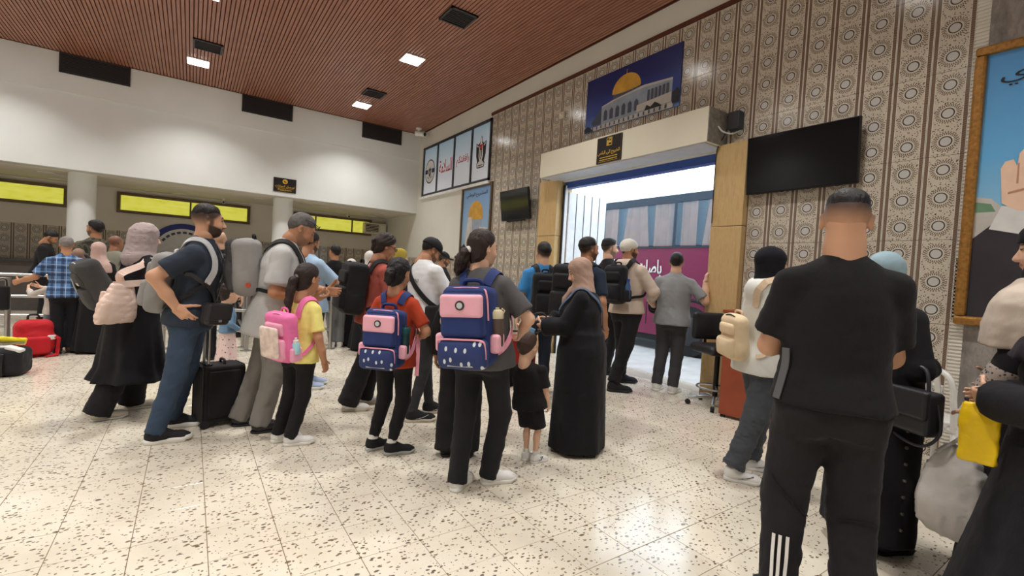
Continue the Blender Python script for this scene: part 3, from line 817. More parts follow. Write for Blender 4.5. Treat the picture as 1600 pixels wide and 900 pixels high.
def el(c, r, R=None, k=.02, op='u'):
    c = _v(c); r = _v(r); R = np.eye(3) if R is None else np.array(R, float)
    ext = np.sqrt(((R*r)**2).sum(1))
    def fn(x, y, z):
        px, py, pz = x-c[0], y-c[1], z-c[2]
        q = [(px*R[0, i]+py*R[1, i]+pz*R[2, i])/r[i] for i in range(3)]
        k0 = np.sqrt(q[0]**2+q[1]**2+q[2]**2)
        k1 = np.sqrt((q[0]/r[0])**2+(q[1]/r[1])**2+(q[2]/r[2])**2)+1e-6
        return k0*(k0-1)/k1
    return P(fn, c-ext, c+ext, op, k)
def bx(c, h, rd=.02, R=None, k=.01, op='u'):
    c = _v(c); h = _v(h); R = np.eye(3) if R is None else np.array(R, float)
    ext = (np.abs(R)*h).sum(1)
    def fn(x, y, z):
        px, py, pz = x-c[0], y-c[1], z-c[2]
        q = [np.abs(px*R[0, i]+py*R[1, i]+pz*R[2, i])-(h[i]-rd) for i in range(3)]
        return np.sqrt(sum(np.maximum(v, 0)**2 for v in q))+np.minimum(np.maximum(np.maximum(q[0], q[1]), q[2]), 0)-rd
    return P(fn, c-ext, c+ext, op, k)
def loft(tab, o=(0, 0, 0), R=None, k=.03, folds=None, zlo=None, zhi=None, op='u', pw=2.2):
    """stack of ovals: tab rows (z, rx, ry, cx, cy) in the frame (R, o); folds=(amp_bottom, n, phase, ztop)"""
    T = np.array([list(t)+[0]*(5-len(t)) for t in tab], float); T = T[np.argsort(T[:, 0])]
    zz = np.linspace(T[0, 0], T[-1, 0], 60); C = [np.interp(zz, T[:, 0], T[:, i]) for i in range(1, 5)]
    ker = np.array([1, 2, 3, 2, 1])/9.
    C = [np.convolve(np.pad(c, 2, mode='edge'), ker, 'valid') for c in C]
    o = _v(o); R = np.eye(3) if R is None else np.array(R, float)
    z0 = T[0, 0] if zlo is None else zlo; z1 = T[-1, 0] if zhi is None else zhi
    rm = max(T[:, 1].max(), T[:, 2].max())*1.15+np.abs(T[:, 3:]).max()
    cor = np.array([[sx*rm, sy*rm, zq] for sx in (-1, 1) for sy in (-1, 1) for zq in (z0, z1)])@R.T+o
    def fn(x, y, z):
        px, py, pz = x-o[0], y-o[1], z-o[2]
        u = px*R[0, 0]+py*R[1, 0]+pz*R[2, 0]; v = px*R[0, 1]+py*R[1, 1]+pz*R[2, 1]; w = px*R[0, 2]+py*R[1, 2]+pz*R[2, 2]
        rx, ry, cx, cy = [np.interp(w, zz, c).astype(f4) for c in C]
        u = u-cx; v = v-cy
        e = ((np.abs(u)/rx)**pw+(np.abs(v)/ry)**pw)**(1/pw)
        if folds is not None:
            th = np.arctan2(v/ry, u/rx); f = np.clip((folds[3]-w)/(folds[3]-z0), 0, 1)
            e = e*(1-folds[0]*f*(np.sin(folds[1]*th+folds[2])+.5*np.sin((folds[1]*1.7//1)*th+folds[2]*2.3+w*3)))
        d = (e-1)*np.minimum(rx, ry)
        return np.maximum(np.maximum(d, z0-w), w-z1)
    return P(fn, cor.min(0), cor.max(0), op, k)
def smin(a, b, k):
    if k <= 0: return np.minimum(a, b)
    h = np.maximum(k-np.abs(a-b), 0)/k
    return np.minimum(a, b)-h*h*k*.25
def half(pt, n, k=0.0):
    """keep only the side behind the plane"""
    pt, n = _v(pt), _v(n)
    return P(lambda x, y, z: (x-pt[0])*n[0]+(y-pt[1])*n[1]+(z-pt[2])*n[2], [-9]*3, [9]*3, 'i', k)
def wrinkle(amp, sc=1.0, seed=0, zs=1.0):
    r = np.random.RandomState(seed); W = r.normal(size=(6, 3))*np.array([20, 20, 26*zs])*sc; ph = r.uniform(0, 6.28, 6)
    def fn(x, y, z):
        s_ = [np.sin(W[i, 0]*x+W[i, 1]*y+W[i, 2]*z+ph[i]) for i in range(3)]
        d = .5*(s_[0]+s_[1]+s_[2])
        for i in (3, 4, 5):                     # creases: sharp valleys that come and go
            q = np.abs(np.sin(1.15*(W[i, 0]*x+W[i, 1]*y+1.3*W[i, 2]*z)+ph[i]+.8*s_[i-3]))
            d = d-(1-q)**3*(1.1+.9*s_[(i+1) % 3])
        return (-amp*.55*d).astype(f4)
    return fn
def ev(prims, x, y, z, bb=None, noise=None):
    sh = np.broadcast(x, y, z).shape
    D = np.full(sh, .25, f4)
    grid = bb is not None
    for p in prims:
        if grid and p.op != 'i':
            lo, h, n = bb; m = p.k+2.5*h
            i0 = np.maximum(np.floor((p.lo-m-lo)/h).astype(int), 0); i1 = np.minimum(np.ceil((p.hi+m-lo)/h).astype(int)+1, n)
            if (i1 <= i0).any(): continue
            sl = tuple(slice(a, b) for a, b in zip(i0, i1))
            xs, ys, zs = x[sl[0]], y[:, sl[1]], z[:, :, sl[2]]
            d = p.fn(xs, ys, zs); cur = D[sl]
        else:
            sl = Ellipsis; d = p.fn(x, y, z); cur = D
        if p.op == 'u': v = smin(cur, d, p.k)
        elif p.op == 's': v = -smin(-cur, d, p.k)
        else: v = -smin(-cur, -d, p.k)
        if sl is Ellipsis: D = np.asarray(v, f4)
        else: D[sl] = v
    if noise is not None: D = D+noise(x, y, z)
    return D
_CN = np.array([[0, 0, 0], [1, 0, 0], [0, 1, 0], [1, 1, 0], [0, 0, 1], [1, 0, 1], [0, 1, 1], [1, 1, 1]])
_ED = [(0, 1), (2, 3), (4, 5), (6, 7), (0, 2), (1, 3), (4, 6), (5, 7), (0, 4), (1, 5), (2, 6), (3, 7)]
def nets(D, lo, h):
    S = D < 0
    c = np.zeros(tuple(n-1 for n in D.shape), np.uint8)
    for dx, dy, dz in _CN:
        c += S[dx:D.shape[0]-1+dx, dy:D.shape[1]-1+dy, dz:D.shape[2]-1+dz]
    ii = np.nonzero((c > 0) & (c < 8)); n = len(ii[0])
    idx = np.full(c.shape, -1, np.int32); idx[ii] = np.arange(n)
    I = np.stack(ii, 1)
    val = np.stack([D[ii[0]+a, ii[1]+b, ii[2]+e] for a, b, e in _CN], 1)
    acc = np.zeros((n, 3)); cnt = np.zeros(n)
    for a, b in _ED:
        va, vb = val[:, a], val[:, b]; m = (va < 0) != (vb < 0)
        t = np.where(m, va/np.where(m, va-vb, 1), 0)
        acc += np.where(m[:, None], _CN[a]+t[:, None]*(_CN[b]-_CN[a]), 0); cnt += m
    V = lo+h*(I+acc/np.maximum(cnt, 1)[:, None])
    Q = []
    for ax in range(3):
        s0 = [slice(None)]*3; s1 = [slice(None)]*3; s0[ax] = slice(0, -1); s1[ax] = slice(1, None)
        A, B = S[tuple(s0)], S[tuple(s1)]
        o1, o2 = (ax+1) % 3, (ax+2) % 3
        e = np.stack(np.nonzero(A != B), 1)
        e = e[(e[:, o1] > 0) & (e[:, o2] > 0) & (e[:, o1] < D.shape[o1]-1) & (e[:, o2] < D.shape[o2]-1)]
        if not len(e): continue
        ins = A[tuple(e.T)]
        def cell(d1, d2):
            q = e.copy(); q[:, o1] += d1; q[:, o2] += d2
            return idx[tuple(q.T)]
        q = np.stack([cell(-1, -1), cell(0, -1), cell(0, 0), cell(-1, 0)], 1)
        q[~ins] = q[~ins][:, ::-1]
        Q.append(q)
    F = np.concatenate(Q) if Q else np.zeros((0, 4), np.int32)
    return V, F
def smesh(prims, h, noise=None, relax=1):
    u = [p for p in prims if p.op == 'u']
    lo = np.min([p.lo-p.k*.3 for p in u], 0)-2.5*h; hi = np.max([p.hi+p.k*.3 for p in u], 0)+2.5*h
    n = np.ceil((hi-lo)/h).astype(int)+1
    x = (lo[0]+h*np.arange(n[0], dtype=f4)).astype(f4)[:, None, None]; y = (lo[1]+h*np.arange(n[1])).astype(f4)[None, :, None]; z = (lo[2]+h*np.arange(n[2])).astype(f4)[None, None, :]
    D = ev(prims, x, y, z, (lo, h, n), noise)
    D[0] = D[-1] = .2; D[:, 0] = D[:, -1] = .2; D[:, :, 0] = D[:, :, -1] = .2
    V, F = nets(D, lo, h)
    for _ in range(relax):
        if not len(F): break
        s = np.zeros_like(V); c = np.zeros(len(V))
        for a, b in ((0, 1), (1, 2), (2, 3), (3, 0)):
            np.add.at(s, F[:, a], V[F[:, b]]); np.add.at(c, F[:, a], 1)
            np.add.at(s, F[:, b], V[F[:, a]]); np.add.at(c, F[:, b], 1)
        V = V*.5+s/np.maximum(c, 1)[:, None]*.5
    return V, F
def sobj(name, prims, h, mat, parent=None, noise=None, relax=1):
    V, F = smesh(prims, h, noise, relax)
    return obj(name, mesh_from(name, V, F, mat, True), parent)
def sdf_at(prims, Pn):
    Pn = np.asarray(Pn, float)
    return ev(prims, Pn[:, 0], Pn[:, 1], Pn[:, 2])
def snap(prims, pts, off=.008, it=6):
    """move points onto the surface (off metres outside); returns points and outward normals"""
    Q = np.array([tuple(p) for p in pts], float); e = .006
    for _ in range(it):
        d = sdf_at(prims, Q)
        G = np.stack([sdf_at(prims, Q+np.eye(3)[i]*e)-sdf_at(prims, Q-np.eye(3)[i]*e) for i in range(3)], 1)
        G /= np.maximum(np.linalg.norm(G, axis=1), 1e-6)[:, None]
        Q = Q-G*np.clip(d-off, -.05, .05)[:, None]
    return Q, G
def ribbon(name, pts, nrm, w, t, mat, parent, smooth=True):
    """flat band along pts lying on a surface with normals nrm"""
    P_ = [Vector(p) for p in pts]; N_ = [Vector(n) for n in nrm]; V = []; F = []
    for i, p in enumerate(P_):
        tg = (P_[min(i+1, len(P_)-1)]-P_[max(i-1, 0)]).normalized(); n = N_[i].normalized(); s = tg.cross(n)
        if s.length < 1e-5: s = Vector((1, 0, 0))
        s.normalize(); n = s.cross(tg).normalized()
        for a, b in ((-1, -1), (-1, 1), (1, 1), (1, -1)): V.append(p+s*(a*w/2)+n*(b*t/2))
    for i in range(len(P_)-1):
        for k in range(4): F.append((i*4+k, i*4+(k+1) % 4, (i+1)*4+(k+1) % 4, (i+1)*4+k))
    F += [(0, 1, 2, 3), tuple((len(P_)-1)*4+k for k in (3, 2, 1, 0))]
    me = mesh_from(name, V, F, mat, False)
    return obj(name, me, parent)

def rotm(ax, deg):
    return np.array(Matrix.Rotation(math.radians(deg), 3, ax))
# ================================================================== people
def skin_mat(name, tone, hair):
    key = ('skin', name)
    if key in _mats: return _mats[key]
    t = NT('skin_'+name); c = t.coord()
    n = t.noise(c, 14, 3); a = t.n('ShaderNodeAttribute', attribute_name='hairm').outputs['Fac']; b = t.n('ShaderNodeAttribute', attribute_name='lipm').outputs['Fac']
    col = t.mix(n, tuple(v*.93 for v in tone), tuple(min(1, v*1.06) for v in tone))
    col = t.mix(b, col, (tone[0]*.72, tone[1]*.42, tone[2]*.42))
    col = t.mix(a, col, hair)
    t.base(col); t.set(rough=.52, spec=.35)
    t.b.inputs['Subsurface Weight'].default_value = .06; t.b.inputs['Subsurface Radius'].default_value = (.012, .005, .003)
    _mats[key] = t.m
    return t.m
def hair_mat(name, col, rough=.5):
    key = ('hair', name)
    if key in _mats: return _mats[key]
    t = NT('hair_'+name); c = t.coord()
    n = t.noise(t.mapped(c, (60, 60, 10)), 2.5, 3)
    t.base(t.mix(n, tuple(v*.6 for v in col), tuple(min(1, v*1.5) for v in col))); t.set(rough=rough, spec=.35)
    t.bump(n, .5, .01)
    _mats[key] = t.m
    return t.m
HB = hair_mat('black', srgb(26, 22, 22)); HD = hair_mat('dark_brown', srgb(44, 32, 28)); HG = hair_mat('grey', srgb(128, 122, 118), .6); HP = hair_mat('salt_pepper', srgb(92, 88, 86), .6)
SK = {'a': srgb(206, 158, 128), 'b': srgb(186, 136, 104), 'c': srgb(222, 178, 150), 'd': srgb(164, 116, 90)}

# ---- head template in head space (origin between the ears, +Y the face)
_cache = {}
def head_prims(fem):
    p = [el((0, -.014, .034), (.0765, .097, .086)), el((0, .028, -.022), (.0615, .066, .088), k=.03), el((0, .050, -.082), (.036, .036, .032), k=.03),
         rc((0, -.02, -.05), (0, -.026, -.16), .054, .056, k=.03), rc((0, .088, .016), (0, .110, -.026), .008, .0125, k=.012), el((0, .104, -.031), (.018, .012, .010), k=.010),
         el((.032, .062, -.03), (.026, .026, .028), k=.02), el((-.032, .062, -.03), (.026, .026, .028), k=.02),
         rc((-.034, .078, .036), (.034, .078, .036), .011 if fem else .014, k=.018)]
    for s in (-1, 1):
        p.append(el((s*.032, .100, .014), (.017, .014, .011), k=.014, op='s'))
        p.append(el((s*.031, .082, .013), (.013, .012, .010), k=.004))
        p.append(el((s*.081, -.010, .0), (.009, .020, .032), rotm('X', 12)@rotm('Z', -s*24), k=.010))
        p.append(el((s*.088, -.002, .003), (.006, .009, .016), k=.006, op='s'))
    p += [el((0, .091, -.051), (.023, .012, .0055), k=.006), el((0, .090, -.0625), (.020, .012, .0065), k=.006), rc((-.025, .104, -.0565), (.025, .104, -.0565), .0035, k=.006, op='s')]
    return p
def head_tpl(fem, h):
    key = ('head', fem, h)
    if key not in _cache: _cache[key] = smesh(head_prims(fem), h)
    return _cache[key]
def sstep(a, b, x): t = np.clip((x-a)/(b-a), 0, 1); return t*t*(3-2*t)
def head_masks(V, beard=0.0, fade=0.0, brow=1.0):
    x, y, z = np.abs(V[:, 0]), V[:, 1], V[:, 2]
    fr = sstep(.055, .07, y)
    hm = np.zeros(len(V))
    hm = np.maximum(hm, .85*brow*sstep(.0075, .004, np.abs(z-.036-.1*(x-.03)*(x > .03)*-1))*sstep(.010, .014, x)*sstep(.052, .046, x)*fr)
    e = ((x-.031)/.014)**2+((z-.0135)/.0062)**2
    hm = np.maximum(hm, .9*sstep(1.25, .7, e)*fr)
    lm = sstep(1.2, .8, (x/.026)**2+((z+.0565)/.0105)**2)*sstep(.07, .085, y)
    if beard > 0:
        lim = -.030-.35*np.clip(y-.03, 0, .1)+.10*np.clip(.03-y, 0, .04)
        b = sstep(lim+.006, lim-.006, z)*sstep(-.008, .008, y)*sstep(-.128, -.116, z)
        sb = .85*sstep(-.004, .012, y)*sstep(.040, .024, y)*sstep(.062, .045, z)*sstep(-.09, -.06, z)*(x > .05)
        mo = sstep(.032, .026, x)*sstep(-.033, -.038, z)*sstep(-.052, -.047, z)*sstep(.085, .092, y)
        b = np.maximum(np.maximum(b, sb), mo)*(1-lm)
        hm = np.maximum(hm, beard*b)
    if fade:
        zl = np.interp(y, [-.12, -.06, -.01, .03, .06, .1], [-.065, -.06, -.01, .02, .05, .07])
        st, z0, z1 = fade if hasattr(fade, '__len__') else (fade, 0, 0)
        m_ = sstep(zl-.012, zl+.045, z) if z1 == z0 else sstep(z0, z1, z+.35*np.clip(-y-.03, -.08, .02)*-1*0)*sstep(zl-.03, zl+.01, z)
        hm = np.maximum(hm, st*m_*(1-sstep(.07, .085, y)))
    return hm, lm
# ---- hand template: fingers along +Z, palm faces +Y, thumb towards +X
def hand_tpl(curl, h, spread=.0):
    key = ('hand', curl, h)
    if key in _cache: return _cache[key]
    p = [bx((-.001, 0, .046), (.040, .014, .048), .013, k=.012), rc((0, 0, -.05), (0, 0, .012), .026, .028, k=.02, flat=((0, 1, 0), 1.25)), el((.022, .010, .03), (.018, .014, .028), k=.012)]
    for xx, L, zz, c in ((.030, .072, .088, .9), (.0105, .080, .092, 1.0), (-.0095, .074, .090, 1.05), (-.0285, .058, .083, 1.15)):
        q = np.array([xx, 0, zz]); ang = 0
        for sgm, (fr, rr) in enumerate(((.45, .0092), (.31, .0083), (.24, .0072))):
            ang += curl*c*(.75 if sgm == 0 else 1.0)
            d = np.array([xx*spread*2, math.sin(ang), math.cos(ang)]); n = q+d*L*fr
            p.append(rc(q, n, rr, rr-.0009, k=.004)); q = n
    q = np.array([.034, .006, .022])
    for L, rr, a in ((.044, .0125, 0), (.034, .0105, .5*curl), (.026, .0092, .9*curl)):
        d = np.array([.72-.55*a, .30+.65*a, .62]); d /= np.linalg.norm(d); n = q+d*L
        p.append(rc(q, n, rr, rr-.001, k=.006)); q = n
    _cache[key] = smesh(p, h, relax=0)
    return _cache[key]
# ---- shoes
def shoe_meshes(kind):
    key = ('shoe', kind)
    if key in _cache: return _cache[key]
    low = kind in ('flat', 'slip'); top = .075 if kind == 'flat' else .105
    st = .016 if kind in ('flat', 'dress') else (.036 if kind == 'chunky' else .028)
    k_ = 1.0
    p = [rc((0, -.045, .055), (0, .115, .040), .044, .040, k=.02, flat=((0, 0, 1), 1.15)), el((0, .135, .034), (.046, .055, .030), k=.03),
         rc((0, -.035, .05), (0, -.038, top+.03), .045, .043, k=.03, clip=[((0, 0, top), (0, 0, 1))]), rc((0, .02, .06), (0, -.02, .085), .036, .038, k=.04)]
    p.append(half((0, 0, .012), (0, 0, -1)))
    if not low and kind != 'dress': p.append(el((0, .045, .088), (.017, .05, .010), rotm('X', -28), k=.01))
    V, F = smesh(p, .0075)
    up = mesh_from('shoe', V, F, None, True)
    out = [(0, -.092), (.028, -.085), (.042, -.06), (.043, -.02), (.042, .04), (.050, .10), (.048, .145), (.033, .178), (.008, .192), (-.02, .182), (-.040, .150), (-.047, .105), (-.041, .04), (-.043, -.02), (-.042, -.06), (-.028, -.085)]
    out = [(a.x, a.y) for a in catmull([(x, y, 0) for x, y in out], 3, True)]
    n = len(out); V = []; F = []
    for sc, z in ((.96, 0), (1.03, .006), (1.05, st*.6), (1.0, st), (.93, st+.002)):
        V += [(x*sc, .05+(y-.05)*(1+(sc-1)*.5), z+(.012 if y > .15 else 0)*(1 if z < st*.5 else .6)) for x, y in out]
    for i in range(4):
        for k in range(n): F.append((i*n+k, i*n+(k+1) % n, (i+1)*n+(k+1) % n, (i+1)*n+k))
    F += [tuple(range(n))[::-1], tuple(range(4*n, 5*n))]
    so = mesh_from('sole', V, F, None, True)
    _cache[key] = (up, so)
    return _cache[key]
_sw = [(-.055, .052), (-.035, .040), (-.01, .034), (.02, .038), (.06, .052), (.098, .070), (.055, .048), (.03, .044), (.005, .044), (-.015, .050), (-.028, .062), (-.022, .078), (-.04, .066)]
def with_mat(o, m):
    if len(o.data.materials) == 0: o.data.materials.append(None)
    o.material_slots[0].link = 'OBJECT'; o.material_slots[0].material = m
    return o

def ik(A, B, a, b, hint):
    A, B, hint = _v(A), _v(B), _v(hint); d = B-A; L = np.linalg.norm(d)
    mx = (a+b)*.998
    if L > mx: B = A+d*mx/L; d = B-A; L = mx
    if L < abs(a-b)*1.05+.02: L = abs(a-b)*1.05+.02
    u = d/np.linalg.norm(d); x = (a*a-b*b+L*L)/(2*L); hgt = math.sqrt(max(a*a-x*x, 0))
    n = hint-u*(hint@u); n = n/max(np.linalg.norm(n), 1e-6)
    return A+u*x+n*hgt, B

def place(V, R, o, s=1.0): return (V*s)@np.array(R).T+_v(o)

def person(label, at, h, face, tone='a', hair=None, fem=False, g=1.0, belly=0.0, sw=1.0, hs=1.0, lean=0, twist=0, side=0, head=(0, 0, 0), armL=None, armR=None,
           feet=((-.10, 0, -8), (.10, 0, 8)), top=None, bottom=None, shoes=None, cover=None, beard=0, fade=0, haircol=None, vox=.014, fine=.006, group=None, glasses=None, hipz=None, legs_skin=False, seed=0, headpx=None, xtop=.012, nkr=.059, nfwd=.0):
    at = Vector((at[0], at[1], 0))
    if headpx is not None:
        rz0 = -(math.atan2(at.x, at.y)+math.radians(face)); feet = [list(f) for f in feet]
        for _ in range(5):
            s0 = h/(1.51+.238*hs); pv = np.array([0, 0, .93]); R0 = rotm('Z', -twist)@rotm('Y', side)@rotm('X', -lean)
            hc = pv+R0@(np.array([0, -.012, 1.47])-pv)+rotm('Z', -twist)@rotm('X', -(lean*.6+head[1]*.35))@np.array([0, .012+nfwd, .030+.125*hs-nfwd*.4])
            hc = hc+rotm('Z', -twist-head[0])@rotm('X', -head[1])@np.array([0, -.014, .0])*hs
            Rz = Matrix.Rotation(rz0, 3, 'Z'); wc = at+Rz@Vector(hc*s0); px, py, dd = project(wc)
            dw = Vector(CR)*((headpx[0]-px)/FPX*dd); dw.z = 0; dl = Rz.inverted()@dw/s0
            tx, ty, td = project(wc+Vector((0, 0, (.12*hs+xtop)*s0))); h *= 1+(ty-headpx[1])/FPX*td/max(wc.z, .3)*.9
            at = at+dw*.5; lean += math.degrees(dl.y*.5/.68); side += math.degrees(dl.x*.5/.68)
            for f in feet: f[0] -= dl.x*.5; f[1] -= dl.y*.5
        lean = max(-12, min(30, lean)); side = max(-10, min(10, side))
    va = math.atan2(at.x, at.y)                      # direction from the camera to the person
    rz = -(va+math.radians(face)) if headpx is None else rz0
    topz = 1.51+.238*hs
    s = h/topz
    root = empty('person', at, rz, s)
    tag(root, label, 'person', group)
    I = dict(root=root, s=s, at=at, rz=rz)
    mskin = skin_mat(tone+str(haircol), SK[tone], haircol or srgb(30, 24, 23))
    piv = np.array([0, 0, .93]); Rt = rotm('Z', -twist)@rotm('Y', side)@rotm('X', -lean)
    T = lambda p: piv+Rt@(_v(p)-piv)
    I['T'] = T; I['Rt'] = Rt
    yw, pt, rl = head
    Rh = rotm('Z', -(twist+yw))@rotm('X', -pt)@rotm('Y', rl)
    Nb = T((0, -.012, 1.47))
    Hc = Nb+rotm('Z', -twist)@rotm('X', -(lean*.6+pt*.35))@np.array([0, .012+nfwd, .030+.125*hs-nfwd*.4])
    I.update(Rh=Rh, Hc=Hc, Nb=Nb, hs=hs)
    hp = lambda p: Hc+Rh@(_v(p)*hs)
    I['hp'] = hp
    shw = .174*sw*(0.9 if fem else 1.0)*(1+.6*max(g-1, 0))+.25*max((top or {}).get('fit', .014)-.014, 0)
    S = {-1: T((-shw, -.012, 1.372)), 1: T((shw, -.012, 1.372))}
    A = {}
    for sd, spec in ((-1, armL), (1, armR)):
        spec = spec or {}
        tgt = _v(spec.get('to', (sd*(shw+.075*max(g, 1)), .03, .87)))
        E, W = ik(S[sd], tgt, .275, .25, spec.get('hint', (sd*.5, -.8, -.2)))
        A[sd] = dict(E=E, W=W, curl=spec.get('curl', .38), pn=spec.get('pn'), hd=spec.get('hd'))
    Lg = {}
    hz = hipz or .90
    for sd, f in zip((-1, 1), feet):
        fx, fy, fd = f[:3]; lift = f[3] if len(f) > 3 else 0
        Rf = rotm('Z', -fd)
        ank = np.array([fx, fy, 0])+Rf@np.array([0, -.03, .088+lift*.6]); hip = np.array([sd*.088, 0, hz])
        K, Aq = ik(hip, ank, .412, .412, Rf@np.array([0, 1, 0]))
        Lg[sd] = dict(hip=hip, K=K, A=ank, fo=np.array([fx, fy, lift]), Rf=Rf)
    I.update(S=S, A=A, Lg=Lg)
    # ---------------- one continuous body mesh
    pieces = []
    hv, hf = head_tpl(fem, fine)
    hm, lm = head_masks(hv, beard, fade)
    pieces.append((place(hv, Rh, Hc, hs), hf, hm, lm))
    nk = nkr*min(1.15, .6+.4*g)*(.92 if fem else 1)*(.5+.5*hs if hs < 1 else 1)
    tb = [(.80, .10, .08), (.92, .15, .10), (1.0, .14, .095), (1.1, .125, .09), (1.25, .14, .095), (1.36, .15, .095), (1.42, .12, .08), (1.47, .07, .06)]
    pr = [loft([(z, a*min(g, 1.1), b*min(g, 1.1)) for z, a, b in tb], piv*0+T((0, 0, 0)), Rt, k=.03)]
    for sd in (-1, 1):
        q = Lg[sd]; r = (.075, .05, .042) if not legs_skin else (.072, .052, .042)
        pr += [rc(q['hip'], q['K'], r[0], r[1], k=.02), rc(q['K'], q['A'], r[1], .036, k=.015), rc(S[sd], T((sd*.05, 0, 1.40)), .045, k=.03)]
        if legs_skin: pr += [el(q['K']*.7+q['A']*.3-q['Rf']@np.array([0, .018, 0]), (.045, .045, .09), k=.03)]
    jn = .45*Nb+.55*hp((0, -.014, -.055)); nkp = [rc(Nb-Rt@np.array([0, .012, .075]), jn, nk*1.02, nk*.94, k=.03), rc(jn, hp((0, -.016, -.03)) if nkr < .062 else hp((0, -.034, .0)), nk*.94, .046*hs if nkr < .062 else .064, k=.03)]
    v, f = smesh(nkp, .011); pieces.append((v, f, None, None))
    v, f = smesh(pr, .032 if not legs_skin else .015)
    pieces.append((v, f, None, None))
    for sd in (-1, 1):
        a = A[sd]; E, W = a['E'], a['W']; gg = .9+.1*g
        r = (.043, .040, .026) if fem else (.048*gg, .044*gg, .029)
        if hs > 1.1: r = tuple(x*1.05 for x in r)
        d = (W-E)/np.linalg.norm(W-E)
        ap = [rc(S[sd], E, r[0], r[1], k=.02), rc(E, E*.45+W*.55, r[1], r[1]*.93, k=.02), rc(E*.45+W*.55, W+d*.015, r[1]*.93, r[2], k=.02)]
        v, f = smesh(ap, max(.010, fine*1.7)); pieces.append((v, f, None, None))
        fd = _v(a['hd']) if a['hd'] is not None else d
        fd = fd/np.linalg.norm(fd)
        pn = _v(a['pn']) if a['pn'] is not None else np.array([-sd*1., .0, .15])
        pn = pn-fd*(pn@fd); pn /= np.linalg.norm(pn)
        th = np.cross(fd, pn)*sd
        R3 = np.stack([th, pn, fd], 1)
        hv, hf = hand_tpl(a['curl'], .0050 if fine < .005 else (.0058 if fine < .007 else .0078))
        hq = place(hv, R3, W+fd*.004, 1.0 if not fem else .9)
        if np.linalg.det(R3) < 0: hf = hf[:, ::-1]
        pieces.append((hq, hf, None, None))
        a['hand'] = W+fd*.085+pn*.02; a['R3'] = R3
    VV, FF, H1, L1 = [], [], [], []; n = 0
    for v, f, a, b in pieces:
        VV.append(v); FF.append(f+n); n += len(v)
        H1.append(np.zeros(len(v)) if a is None else a); L1.append(np.zeros(len(v)) if b is None else b)
    me = mesh_from('body', np.concatenate(VV), np.concatenate(FF), mskin, True)
    for nm, arr in (('hairm', H1), ('lipm', L1)):
        at_ = me.attributes.new(nm, 'FLOAT', 'POINT'); at_.data.foreach_set('value', np.concatenate(arr).astype(f4))
    I['body'] = obj('body', me, root)
    # ---------------- clothes
    tt = dict(kind='tee', fit=.014, sleeve=.62); tt.update(top or {})
    tt.setdefault('hem', {'abaya': .03, 'coat': .3, 'dress': .4}.get(tt['kind'], .80))
    f_ = tt['fit']; g2 = g
    w = dict(sh=.166*sw, ch=.163, wa=.145, hi=.180) if not fem else dict(sh=.146*sw, ch=.150, wa=.134, hi=.184)
    d0 = dict(ch=.116, wa=.106, hi=.139)
    def tbl(fit, hem, flare=0.0, straight=.6):
        wa = w['wa']*g2+(w['hi']-w['wa'])*straight*.6
        rows = [(hem, w['hi']*g2+fit+flare, d0['hi']*g2+fit+flare*.8, 0, -.005), (.92, w['hi']*g2+fit+flare*.4, d0['hi']*g2+fit+flare*.3, 0, -.004+belly*.3), (1.05, wa+fit, d0['wa']*g2+fit+belly*.75, 0, belly*.7), (1.15, wa*.5+w['ch']*g2*.5+fit, d0['wa']*g2*.6+d0['ch']*g2*.4+fit+belly*.6, 0, belly*.55),
                (1.27, w['ch']*g2+fit, d0['ch']*g2+fit+belly*.1, 0, .005), (1.36, w['sh']*(.9+.1*g2)+fit*.6, .108*g2+fit*.7, 0, -.004), (1.41, w['sh']*.90+fit*.4, .090*g2+fit*.6, 0, -.010), (1.45, .125*sw, .078+fit*.4, 0, -.014), (1.478, .086, .069+fit*.3, 0, -.012), (1.502, .064, .062+fit*.2, 0, -.006)]
        return [r for r in rows if r[0] >= hem-1e-6]
    tp = []
    kd = tt['kind']; o0 = T((0, 0, 0))
    if kd in ('abaya', 'coat', 'dress'):
        hem = tt.get('hem', .03); fl = tt.get('flare', .10)
        rows = [r for r in tbl(f_, .90) if r[0] > 1.04]; rows = [(.99, rows[0][1]*.94, rows[0][2]*.94, 0, rows[0][4])]+rows
        rows2 = [(hem, w['hi']*g2+f_+fl, d0['hi']*g2+f_+fl*1.0, 0, 0), (.45, w['hi']*g2+f_+fl*.55, d0['hi']*g2+f_+fl*.55, 0, 0), (.92, w['hi']*g2+f_+.008, d0['hi']*g2+f_+.01+belly*.4, 0, belly*.3), (1.06, w['wa']*g2+f_+.02, d0['wa']*g2+f_+.015+belly*.6, 0, belly*.4)]
        tp.append(loft(rows2, (0, 0, 0), None, k=.05, folds=(tt.get('fold', .05), tt.get('nf', 9), seed*1.3, 1.0)))
        tp.append(loft(rows, o0, Rt, k=.08))
    else:
        tp.append(loft(tbl(f_, tt['hem'], tt.get('flare', .006)), o0, Rt, k=.04))
    if fem and hs < 1.1:
        for sd in (-1, 1): tp.append(el(T((sd*.068, .088, 1.265)), (.068, .062+f_*.5, .070), Rt, k=.05))
    ra = (.052+f_*.5, .050+f_*.6, .038+f_*.8)
    if fem: ra = tuple(x*.9 for x in ra)
    ra = tuple(x*(.86+.14*g) for x in ra); wd = tt.get('wide', 0.0)
